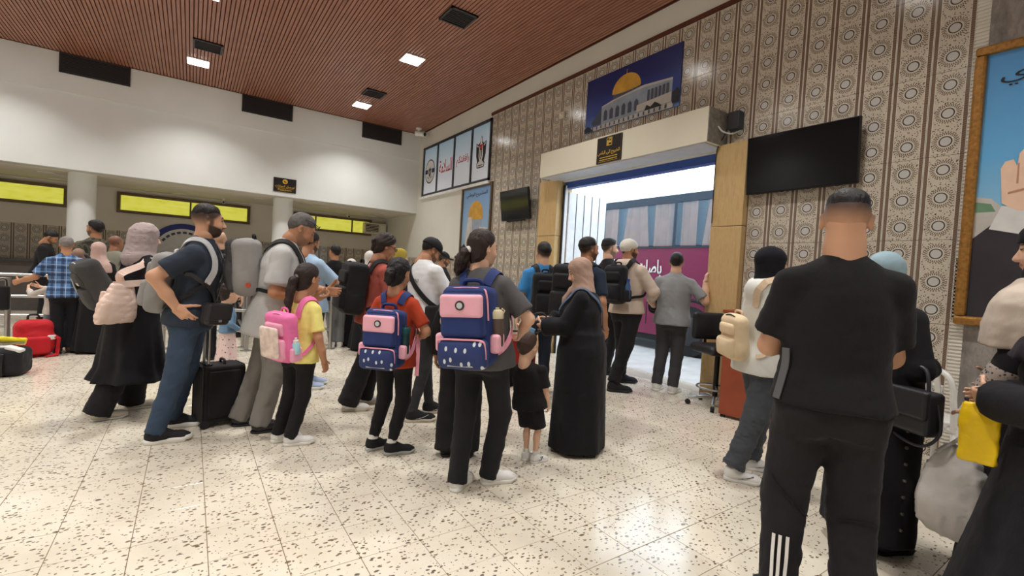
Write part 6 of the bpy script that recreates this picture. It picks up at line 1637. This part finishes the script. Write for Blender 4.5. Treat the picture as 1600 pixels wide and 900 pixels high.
P6b = person('woman in brown headscarf just showing beside the plaid shirt', ground(124, 430, 6.9), 1.4, 0, 'c', fem=True, headpx=(123, 388), cover=dict(kind='hijab', mat=BRS, drape=1.0), top=dict(kind='abaya', mat=BLK2, fit=.02, sleeve=1.9), shoes=dict(mat=SHB, sole=SOLEB, kind='flat'), seed=27, **FAR)
P9 = person('bald man in black printed shirt with a black backpack seen from behind', ground(347, 420, 6.3), 1.65, 3, 'c', None, fade=.12, headpx=(343, 361), xtop=0, g=1.08, top=dict(mat=cloth('black_printed_shirt', srgb(34, 34, 40)), sleeve=.85), bottom=dict(mat=BLKT), shoes=dict(mat=SHB, sole=SOLEB), vox=.016, fine=.008, seed=28)
backpack(P9, 'black backpack on the bald man in the printed shirt', BLKBAG, w=.33, h=.50, d=.20, zc=1.18, y=-.25, vx=.016)
for q in range(5):
    Q, Gn = snap(P9['top_prims'], [P9['T']((-.07+.035*q, -.12, 1.415))], .004); sobj('white_print', [el(Q[0], (.013, .006, .009))], .005, SHW, P9['top'])
m = floor_at(352, 590)
P10 = person('toddler girl in denim jacket and pink floral skirt behind the suitcase', m, 1.02, 72, 'c', dict(kind='bun', mat=HD, t=.016, wr=.010, tail=[(0, -.09, .04, .03), (0, -.12, .02, .03)], twr=.012), fem=True, hs=1.58, headpx=(357, 443), legs_skin=True, head=(5, 6, 0), armR=dict(to=(.2, .16, .98)), top=dict(kind='long', mat=DEN, hem=.92, sleeve=1.9, fit=.022), shoes=dict(mat=SHW, sole=SOLEW), vox=.014, fine=.007, seed=29)
sobj('skirt', [loft([(.32, .215, .19), (.6, .195, .165), (.9, .165, .135), (1.0, .15, .12)], folds=(.04, 9, 0, 1.0))], .014, mat_floral(), P10['root'])
P11 = person('dark-haired woman far back beside the bald man', ground(376, 420, 8.2), 1.6, 80, 'c', dict(kind='long', mat=HB, t=.02), fem=True, headpx=(376, 375), top=dict(kind='long', mat=BLK, sleeve=2), bottom=dict(mat=BLKT), shoes=dict(mat=SHB, sole=SOLEB), seed=30, **FAR)
m, ft = feet_from((492, 600), (486, 608), 52, 1.75, 40, 40)
P13 = person('man in pale blue shirt behind the grey-haired man, hand on a post', m, 1.75, 52, 'b', dict(kind='short', mat=HB, t=.010), beard=.85, fade=.8, feet=ft, headpx=(484, 361), head=(-10, 15, 0), armR=dict(to=(.2, .34, 1.05), hint=(1, -.5, -.5), curl=.7), top=dict(mat=LBL, sleeve=.9, hem=.84, collar=True, fit=.02), bottom=dict(mat=cloth('navy_trousers', srgb(44, 48, 62)), fit='straight'), shoes=dict(mat=plain('pale_blue_shoe', srgb(170, 186, 214), .6), sole=SOLEW), vox=.015, fine=.007, seed=31)
m, ft = feet_from((518, 541), (532, 541), -15, 1.75, 20, 30)
P15 = person('man in black T-shirt and grey cargo trousers far down the queue', m, 1.72, -22, 'b', dict(kind='short', mat=HB, t=.010), fade=.8, feet=ft, headpx=(524, 383), head=(-20, 0, 0), top=dict(mat=BLK, sleeve=.8), bottom=dict(mat=GTR, fit='loose', hem=.08), shoes=dict(mat=SHW, sole=SOLEW), seed=32, **FAR)
P17 = person('woman in mustard headscarf behind the woman with glasses', ground(624, 440, 6.9), 1.55, 60, 'c', fem=True, headpx=(625, 388), head=(20, 8, 0), cover=dict(kind='hijab', mat=cloth('mustard_scarf', srgb(168, 148, 62)), drape=1), top=dict(kind='abaya', mat=BLK2, sleeve=1.9, fit=.02), shoes=dict(mat=SHB, sole=SOLEB, kind='flat'), seed=33, **FAR)
P16b = person('woman in white headscarf left of the faded red sweatshirt', ground(548, 440, 8.0), 1.42, 30, 'c', fem=True, headpx=(549, 404), cover=dict(kind='hijab', mat=cloth('white_scarf', srgb(214, 210, 204)), drape=1), top=dict(kind='abaya', mat=BLK2, sleeve=1.9, fit=.02), shoes=dict(mat=SHB, sole=SOLEB, kind='flat'), seed=34, **FAR)
P16c = person('woman in white headscarf right behind the head of the woman with glasses', ground(578, 440, 7.6), 1.5, 20, 'c', fem=True, headpx=(578, 392), cover=dict(kind='hijab', mat=cloth('white_scarf', srgb(214, 210, 204)), drape=1), top=dict(kind='abaya', mat=BLK2, sleeve=1.9, fit=.02), shoes=dict(mat=SHB, sole=SOLEB, kind='flat'), seed=35, **FAR)
P20 = person('man in black cap and black shirt beyond the white sweatshirt', ground(696, 440, 7.4), 1.65, 75, 'b', dict(kind='short', mat=HB, t=.006), headpx=(692, 393), head=(0, 10, 0), beard=.7, cover=dict(kind='cap', mat=BLKBAG), top=dict(mat=BLK, sleeve=.9), bottom=dict(mat=BLKT), shoes=dict(mat=SHB, sole=SOLEB), seed=36, **FAR)
P21b = person('person in black trousers almost hidden behind the teenager in grey', ground(722, 560, 3.5), 1.50, 5, 'b', dict(kind='long', mat=HD, t=.012), fem=True, head=(30, 0, 0), top=dict(kind='long', mat=BLK, sleeve=2, fit=.01), bottom=dict(mat=BLKT, fit='wide', hem=.05), shoes=dict(mat=SHB, sole=SOLEB), vox=.018, fine=.009, seed=37)
P22 = person('man in bright blue T-shirt with black backpack left of the doorway', ground(845, 440, 5.5), 1.74, -12, 'c', dict(kind='short', mat=HB, t=.008, line=[.0, .0, .02, .035, .045, .058, .078, .09]), fade=.92, headpx=(850, 378), head=(-15, 0, 0), top=dict(mat=cloth('bright_blue_tee', srgb(64, 134, 192)), sleeve=.8), bottom=dict(mat=cloth('dark_jeans', srgb(42, 48, 62)), fit='straight'), shoes=dict(mat=SHB, sole=SOLEB), vox=.016, fine=.0075, seed=38)
backpack(P22, 'black backpack on the man in the bright blue T-shirt', BLKBAG, w=.30, h=.48, d=.17, zc=1.16, y=-.225, vx=.014)
P23 = person('man in dark navy top with neat black hair facing the bus', ground(913, 440, 4.95), 1.76, 38, 'b', dict(kind='short', mat=HB, t=.008, line=[.01, .01, .03, .04, .046, .058, .078, .09]), fade=.95, beard=.7, headpx=(918, 370), head=(20, 0, 0), top=dict(mat=cloth('dark_navy_top', srgb(40, 50, 66)), sleeve=.8), bottom=dict(mat=BLKT), shoes=dict(mat=SHB, sole=SOLEB), vox=.016, fine=.0075, seed=39)
backpack(P23, 'bulky black hiking backpack left of the woman in the beige scarf', BLKBAG, w=.32, h=.56, d=.24, zc=1.18, y=-.26, vx=.014)
P24 = person('man in black shirt with swept black hair between two heads at the door', ground(952, 440, 6.85), 1.80, 62, 'c', dict(kind='short', mat=HB, t=.009, vol=.02, line=[.02, .02, .03, .04, .046, .058, .078, .09]), fade=.95, beard=.6, headpx=(951, 373), head=(15, 0, 0), top=dict(mat=BLK, sleeve=.8), bottom=dict(mat=BLKT), shoes=dict(mat=SHB, sole=SOLEB), vox=.016, fine=.0075, seed=40)
# ================================================================== bus outside
M_maroon = plain('maroon_paint', srgb(126, 34, 74), .25, var=.05, nscale=.8, spec=.5)
M_busdark = plain('bus_window_band', srgb(34, 50, 68), .2, spec=.5)
M_busroof = plain('bus_roof_white', srgb(206, 206, 200), .35)
M_curtain = plain('bus_curtain', srgb(168, 128, 104), .8, var=.2, nscale=6)
M_tyre = plain('tyre', srgb(34, 34, 36), .8)
def mat_glass():
    t = NT('bus_glass'); t.base((.35, .5, .65)); t.set(rough=.04, spec=.6); t.b.inputs['Alpha'].default_value = .16; return t.m
M_glass = mat_glass()
BX = 7.9
bus = empty('bus', (BX, 6.0, 0)); tag(bus, 'maroon coach with curtained windows parked outside the door', 'bus')
prof = [(0, .30), (0, 2.08), (.02, 2.15), (.03, 3.0), (.08, 3.16), (.25, 3.26), (1.25, 3.30), (2.25, 3.26), (2.42, 3.16), (2.47, 3.0), (2.48, 2.1), (2.5, .30)]
MB().prism([(x, z) for x, z in [(0, .30), (0, 2.10), (2.5, 2.10), (2.5, .30)]], -5.5, 5.5, axis=1).build('lower_body', M_maroon, bus)
MB().prism([(.10, 2.10), (.10, 3.02), (.12, 3.14), (2.43, 3.14), (2.47, 3.02), (2.47, 2.10)], -5.5, 5.5, axis=1).build('window_band', M_busdark, bus)
MB().box((.0, -5.5, 2.98), (.12, 5.5, 3.14)).build('cant_rail', M_busdark, bus)
MB().prism([(.08, 3.14), (.25, 3.24), (1.25, 3.29), (2.25, 3.24), (2.42, 3.14)], -5.5, 5.5, axis=1).build('roof', M_busroof, bus)
cuts = [-5.3, -3.6, -1.95, -.12, 1.95, 3.2, 5.3]
for a, b in zip(cuts[:-1], cuts[1:]):
    n = 42; pts = [(.02+.022*math.sin(i*1.9)+.008*math.sin(i*.7), a+.06+(b-a-.12)*i/n) for i in range(n+1)]
    for lo_, hi_ in ((1, 11), (15, 27), (32, 41)):
        seg = pts[lo_:hi_+1]; m_ = MB(); V = []
        for x, y in seg: V += [(x+.028, y+(.10 if lo_ == 15 else 0)*(1 if y > (a+b)/2 else -1), 2.12), (x+.028, y, 2.98)]
        m_.add(V, [(2*i, 2*i+2, 2*i+3, 2*i+1) for i in range(len(seg)-1)]); m_.build('curtain', M_curtain, bus, True)
    MB().box((-.012, a+.03, 2.13), (-.006, b-.03, 2.97)).build('window_pane', M_glass, bus)
    MB().box((-.010, b-.035, 2.10), (.10, b+.035, 2.99)).build('window_pillar', M_busdark, bus)
MB().box((-.02, -5.5, 2.08), (.02, 5.5, 2.115)).build('window_ledge', M_busdark, bus)
for y in (-3.7, -.6):
    MB().lathe([(.47, 0), (.52, .10), (.52, .26), (.47, .30)], 32, M=Matrix.Translation((-.02, y, .47)) @ Matrix.Rotation(PI/2, 4, 'Y')).build('wheel', M_tyre, bus, True)
    MB().lathe([(.28, 0), (.24, -.02), (.08, -.05)], 24, M=Matrix.Translation((-.025, y, .47)) @ Matrix.Rotation(PI/2, 4, 'Y')).build('wheel_hub', M_darksteel, bus, True)
    m_ = MB(); m_.tube([Vector((-.012, y+.60*math.cos(math.radians(a)), .47+.60*math.sin(math.radians(a)))) for a in range(-10, 191, 10)], .03, 8); m_.build('wheel_arch', M_tyre, bus, True)
for y in (-2.2, .45, 2.4): MB().box((-.006, y, .5), (.004, y+.015, 1.62)).build('panel_gap', M_black, bus)
MB().box((-.006, -5.5, 1.22), (.004, 5.5, 1.235)).build('panel_gap', M_black, bus)
MB().box((.02, -5.5, .18), (2.4, 5.5, .31)).build('chassis_skirt', M_tyre, bus)
o = lettering(arabic('باصات'), wallM_x(BX-.012, (on_x(1034, 418, BX).y+on_x(996, 418, BX).y)/2, 1.66), abs(on_x(996, 418, BX).y-on_x(1034, 418, BX).y)*1.02, M_paper, bus, height=.36, bold=.02)
o = lettering(arabic('الش'), wallM_x(BX-.012, (on_x(968, 418, BX).y+on_x(932, 418, BX).y)/2, 1.66), .62, M_paper, bus, height=.36, bold=.02)

# ================================================================== floor things
# rolling suitcase
sc_ = floor_at(340, 660); case = empty('rolling_suitcase', sc_, -(math.atan2(sc_.x, sc_.y)+math.radians(72))); tag(case, 'black cabin suitcase with raised chrome handle beside the navy polo man', 'suitcase')
M_case = cloth('suitcase_nylon', srgb(30, 28, 30), rough=.75, fold=.1)
sobj('shell', [bx((0, 0, .265), (.125, .155, .235), .03)], .010, M_case, case)
sobj('front_pocket', [bx((0, .16, .24), (.105, .03, .17), .025)], .010, M_case, case)
sobj('side_panel', [bx((.125, .0, .27), (.012, .12, .19), .011)], .008, M_case, case)
for y in (-.155, .155):
    MB().tube([Vector((x, y*.98, z)) for x, z in ((-.10, .05), (-.115, .06), (-.118, .47), (-.10, .492), (.10, .492), (.118, .47), (.118, .06), (.10, .05))], .006, 6).build('piping', M_black, case, True)
for x in (-.055, .055): MB().tube([(x, -.10, .45), (x, -.10, 1.00)], .010, 10).build('handle_rod', M_steel, case, True)
MB().tube([(-.06, -.10, 1.0), (.06, -.10, 1.0)], .014, 10).build('handle_grip', M_black, case, True)
MB().box((-.08, -.125, .495), (.08, -.075, .512), bev=.006).build('handle_housing', M_black, case)
MB().tube(catmull([(-.05, .02, .495), (-.04, .02, .53), (.04, .02, .53), (.05, .02, .495)], 5), .010, 8).build('carry_handle', M_black, case, True)
for x in (-.11, .11): MB().lathe([(.03, 0), (.034, .006), (.034, .022), (.03, .028)], 18, M=Matrix.Translation((x-.014, -.13, .034)) @ Matrix.Rotation(PI/2, 4, 'Y')).build('wheel', M_tyre, case, True)
for x in (-.09, .09): MB().box((x-.015, .10, 0), (x+.015, .13, .035), bev=.006).build('foot', M_black, case)
# duffel bag with yellow bag on it, red backpack
dq = floor_at(-10, 586); duf = empty('duffel_bag', dq, math.radians(-12)); tag(duf, 'black duffel bag on the floor at the left edge', 'bag')
sobj('bag_body', [bx((0, 0, .15), (.27, .15, .15), .07), el((0, 0, .16), (.26, .15, .14), k=.04)], .014, BLKBAG, duf, wrinkle(.006, 1, 2))
for x in (-.10, .12): ribbon('strap', [(x, -.162, .02), (x, -.172, .12), (x, -.15, .24), (x, -.06, .31), (x, .05, .31)], [(0, -1, 0), (0, -1, 0), (0, -.8, .6), (0, -.2, 1), (0, 0, 1)], .05, .008, M_black, duf)
sobj('white_tag', [bx((.20, -.08, .29), (.07, .05, .02), .012, rotm('Y', 20))], .009, SHW, duf)
sobj('grey_cloth', [bx((.0, -.03, .305), (.13, .07, .016), .012)], .010, LGREY, duf, wrinkle(.004, 2, 4))
yq = floor_at(-8, 586); yb2 = empty('carrier_bag', (yq.x, yq.y, .31), .2); tag(yb2, 'flat yellow plastic bag lying on the black duffel bag', 'bag')
sobj('bag_body', [bx((.03, .05, .05), (.20, .12, .022), .015, rotm('Y', 8)@rotm('X', -20))], .011, plain('yellow_plastic_print', srgb(232, 214, 30), .4, bump=.4, bscale=14), yb2, wrinkle(.006, 1.3, 9))
sobj('print_mark', [el((-.05, -.02, .10), (.045, .03, .012), rotm('X', -20))], .008, M_ink, yb2)
rq = floor_at(52, 556); rb = empty('backpack', rq, math.radians(20)); tag(rb, 'red backpack standing on the floor by the steel barrier', 'backpack')
REDB = cloth('red_nylon', srgb(190, 32, 42), rough=.7, fold=.2)
sobj('main_compartment', [bx((0, 0, .23), (.18, .12, .23), .09), el((0, -.03, .18), (.20, .14, .17), k=.05)], .013, REDB, rb, wrinkle(.006, 1, 6))
sobj('front_pocket', [bx((0, -.14, .15), (.13, .04, .11), .035)], .012, REDB, rb)
sobj('white_label', [bx((.14, -.13, .24), (.045, .012, .03), .008, rotm('Z', 25))], .007, SHW, rb)
ribbon('strap', [(.14, -.12, .28), (.21, -.12, .22), (.20, -.12, .10), (.19, -.14, .02), (.08, -.20, .012)], [(.5, -.8, 0)]*3+[(.3, -.4, .8), (0, 0, 1)], .045, .008, REDB, rb)
MB().tube(catmull([(-.05, .05, .45), (-.04, .05, .51), (.04, .05, .51), (.05, .05, .45)], 5), .012, 8).build('carry_handle', M_black, rb, True)
# red suitcase half hidden behind the boy
rq = floor_at(806, 600); rs = empty('rolling_suitcase', rq, math.radians(-30)); tag(rs, 'red suitcase half hidden between the teenager and the small boy', 'suitcase')
sobj('shell', [bx((0, 0, .33), (.22, .13, .28), .05)], .014, plain('red_shell', srgb(176, 36, 34), .35), rs)
for y in (-.10, .10):
    for x in (-.16, .16): MB().lathe([(.022, 0), (.024, .004), (.024, .02), (.022, .024)], 12, M=Matrix.Translation((x, y, .025)) @ Matrix.Rotation(PI/2, 4, 'Y')).build('wheel', M_tyre, rs, True)
    MB().box((-.20, y*1.32-.004, .2), (.20, y*1.32+.004, .215)).build('shell_rib', plain('red_shell', srgb(176, 36, 34), .35), rs)
for x in (-.1, .1): MB().tube([(x, .05, .06), (x, .05, .0), (x, .05, .06)], .012, 6).build('foot', M_black, rs)
MB().tube([(-.08, .06, .60), (-.08, .06, .66), (.08, .06, .66), (.08, .06, .60)], .012, 8).build('carry_handle', M_black, rs, True)

# office stool by the pillar
sp = (floor_at(1084, 632)+floor_at(1165, 622))/2; sp = Vector((4.98, 3.02, 0)); st = empty('office_chair', sp, math.radians(-25)); tag(st, 'black tall office chair with chrome foot ring beside the yellow pillar', 'chair')
MB().tube([(0, 0, .08), (0, 0, .62)], .028, 12).build('gas_column', M_black, st, True)
for k in range(5):
    a_ = 2*PI*k/5+.3; x, y = math.cos(a_), math.sin(a_)
    MB().tube([(0, 0, .10), (.15*x, .15*y, .10), (.29*x, .29*y, .075)], .018, 8, radii=[.024, .02, .014]).build('base_arm', M_steel, st, True)
    MB().lathe([(.026, 0), (.03, .006), (.03, .034), (.026, .04)], 14, M=Matrix.Translation((.29*x, .29*y, .03)) @ Matrix.Rotation(a_, 4, 'Z') @ Matrix.Rotation(PI/2, 4, 'X') @ Matrix.Translation((0, 0, -.02))).build('caster', M_tyre, st, True)
MB().tube([Vector((.20*math.cos(t), .20*math.sin(t), .22)) for t in np.linspace(0, 2*PI, 33)], .011, 8, cap=False).build('foot_ring', M_steel, st, True)
for k in range(3): MB().tube([(.03*math.cos(k*2.1), .03*math.sin(k*2.1), .24), (.20*math.cos(k*2.1), .20*math.sin(k*2.1), .22)], .007, 6).build('ring_spoke', M_steel, st, True)
sobj('seat', [bx((0, 0, .66), (.23, .23, .05), .045)], .012, M_leather, st)
sobj('backrest', [bx((.0, .22, .90), (.20, .035, .16), .034), el((0, .20, .90), (.17, .04, .14), k=.03)], .012, M_leather, st)
MB().tube(catmull([(0, .10, .62), (0, .24, .62), (0, .27, .72), (0, .26, .86)], 5), .018, 8).build('back_support', M_black, st, True)
# red-brown lectern panel
lp = floor_at(1150, 662); le = empty('wooden_desk', (4.72, 2.50, 0), math.radians(8)); tag(le, 'tall red-brown wooden desk side between the chair and the white hoodie', 'desk')
M_redwood = plain('red_brown_laminate', srgb(150, 74, 48), .4, var=.12, nscale=4)
MB().box((-.02, -.28, .03), (.02, .28, 1.10), bev=.004).build('side_panel', M_redwood, le)
MB().box((.02, .24, .03), (.50, .28, 1.10), bev=.004).build('front_panel', M_redwood, le)
MB().box((-.04, -.30, 1.10), (.52, .30, 1.135), bev=.004).build('top', M_redwood, le)
for y in (-.24, .24): MB().box((-.015, y-.02, 0), (.015, y+.02, .03)).build('foot', M_black, le)
# white plastic garden chair
cq = Vector((4.90, 1.02, 0)); wc = empty('plastic_chair', cq, math.radians(68)); tag(wc, 'white plastic armchair against the marble wall behind the bags', 'chair')
M_wp = plain('white_plastic', srgb(226, 226, 222), .35)
def leg(x, y, tx, ty, z): MB().tube([(x, y, 0), (tx, ty, z)], .022, 8, radii=[.018, .028]).build('leg', M_wp, wc, True)
leg(-.25, -.24, -.22, -.20, .66); leg(.25, -.24, .22, -.20, .66); leg(-.24, .27, -.20, .22, .44); leg(.24, .27, .20, .22, .44)
sobj('seat', [bx((0, .01, .425), (.22, .23, .018), .016), el((0, .0, .43), (.2, .2, .02), k=.02)], .011, M_wp, wc)
for sx in (-1, 1): MB().tube(catmull([(sx*.21, .24, .46), (sx*.235, .22, .60), (sx*.245, .10, .665), (sx*.245, -.12, .66), (sx*.23, -.23, .64)], 6), .022, 8).build('armrest', M_wp, wc, True)
MB().tube(catmull([(-.20, .24, .42), (-.215, .28, .62), (-.20, .31, .80), (-.10, .325, .865), (.10, .325, .865), (.20, .31, .80), (.215, .28, .62), (.20, .24, .42)], 6), .020, 8).build('back_frame', M_wp, wc, True)
for x in (-.12, -.06, 0, .06, .12): MB().box((x-.019, -.006, 0), (x+.019, .006, .42)).build('back_slat', M_wp, wc).matrix_local = Matrix.Translation((0, .25, .44)) @ Matrix.Rotation(math.radians(-11), 4, 'X')

# steel queue barriers
def barrier(label, p0, p1, rails=(.30, .60, .93), posts=2):
    p0, p1 = Vector(p0), Vector(p1); d = p1-p0; L = d.length; b_ = empty('queue_barrier', p0, math.atan2(d.y, d.x)); tag(b_, label, 'barrier', 'stainless queue barriers')
    for k in range(posts):
        x = L*k/(posts-1)
        MB().tube([(x, 0, 0), (x, 0, .95)], .030, 14).build('post', M_steel, b_, True)
        MB().lathe([(.08, 0), (.08, .008), (.035, .02)], 18, (x, 0, 0)).build('base_plate', M_steel, b_, True)
    for z in rails: MB().tube([(0, 0, z), (L, 0, z)], .022, 12).build('rail', M_steel, b_, True)
G = lambda px, py: floor_at(px, py)
barrier('steel barrier at the left edge under the hand of the plaid-shirt man', (-3.6, 8.55, 0), (-1.98, 8.85, 0))
barrier('steel barrier behind the white-shirted child', (-3.9, 10.2, 0), (-1.2, 10.2, 0), posts=3)
barrier('steel barrier behind the toddler in the floral skirt', (-.3, 8.4, 0), (.72, 7.96, 0))
barrier('steel barrier behind the grey-haired man', (.72, 9.6, 0), (.70, 8.25, 0))
barrier('steel barrier at the hand of the man in the pale blue shirt', (1.89, 7.82, 0), (1.55, 9.6, 0))
barrier('steel barrier behind the girl in the yellow T-shirt', (1.0, 9.7, 0), (1.5, 8.0, 0))
pq = floor_at(62, 520); pch = empty('hanging_pouch', (-2.02, 8.80, .52)); tag(pch, 'black pouch hanging from the steel barrier at the left', 'bag')
sobj('pouch_body', [bx((0, 0, .16), (.07, .035, .16), .025)], .010, BLKBAG, pch)
MB().tube(catmull([(-.04, 0, .31), (-.03, 0, .40), (.03, 0, .40), (.04, 0, .31)], 5), .008, 6).build('strap', M_black, pch, True)
# dark counters of the passport desks in the recess
M_counter = plain('counter_grey', srgb(84, 78, 74), .5)
for k, x in enumerate((-4.6, -3.1, -.6, 1.0, 3.2)):
    c = empty('passport_counter', (x, 14.3, 0)); tag(c, ['dark passport counter at the far left', 'dark passport counter beside the left column', 'dark passport counter below the blue emblem', 'dark passport counter behind the right column', 'dark passport counter nearest the corner'][k], 'counter', 'passport counters')
    MB().box((-.7, -.3, 0), (.7, .3, 1.05)).build('front_panel', M_counter, c); MB().box((-.75, -.36, 1.05), (.75, .34, 1.09), bev=.005).build('worktop', M_darksteel, c)
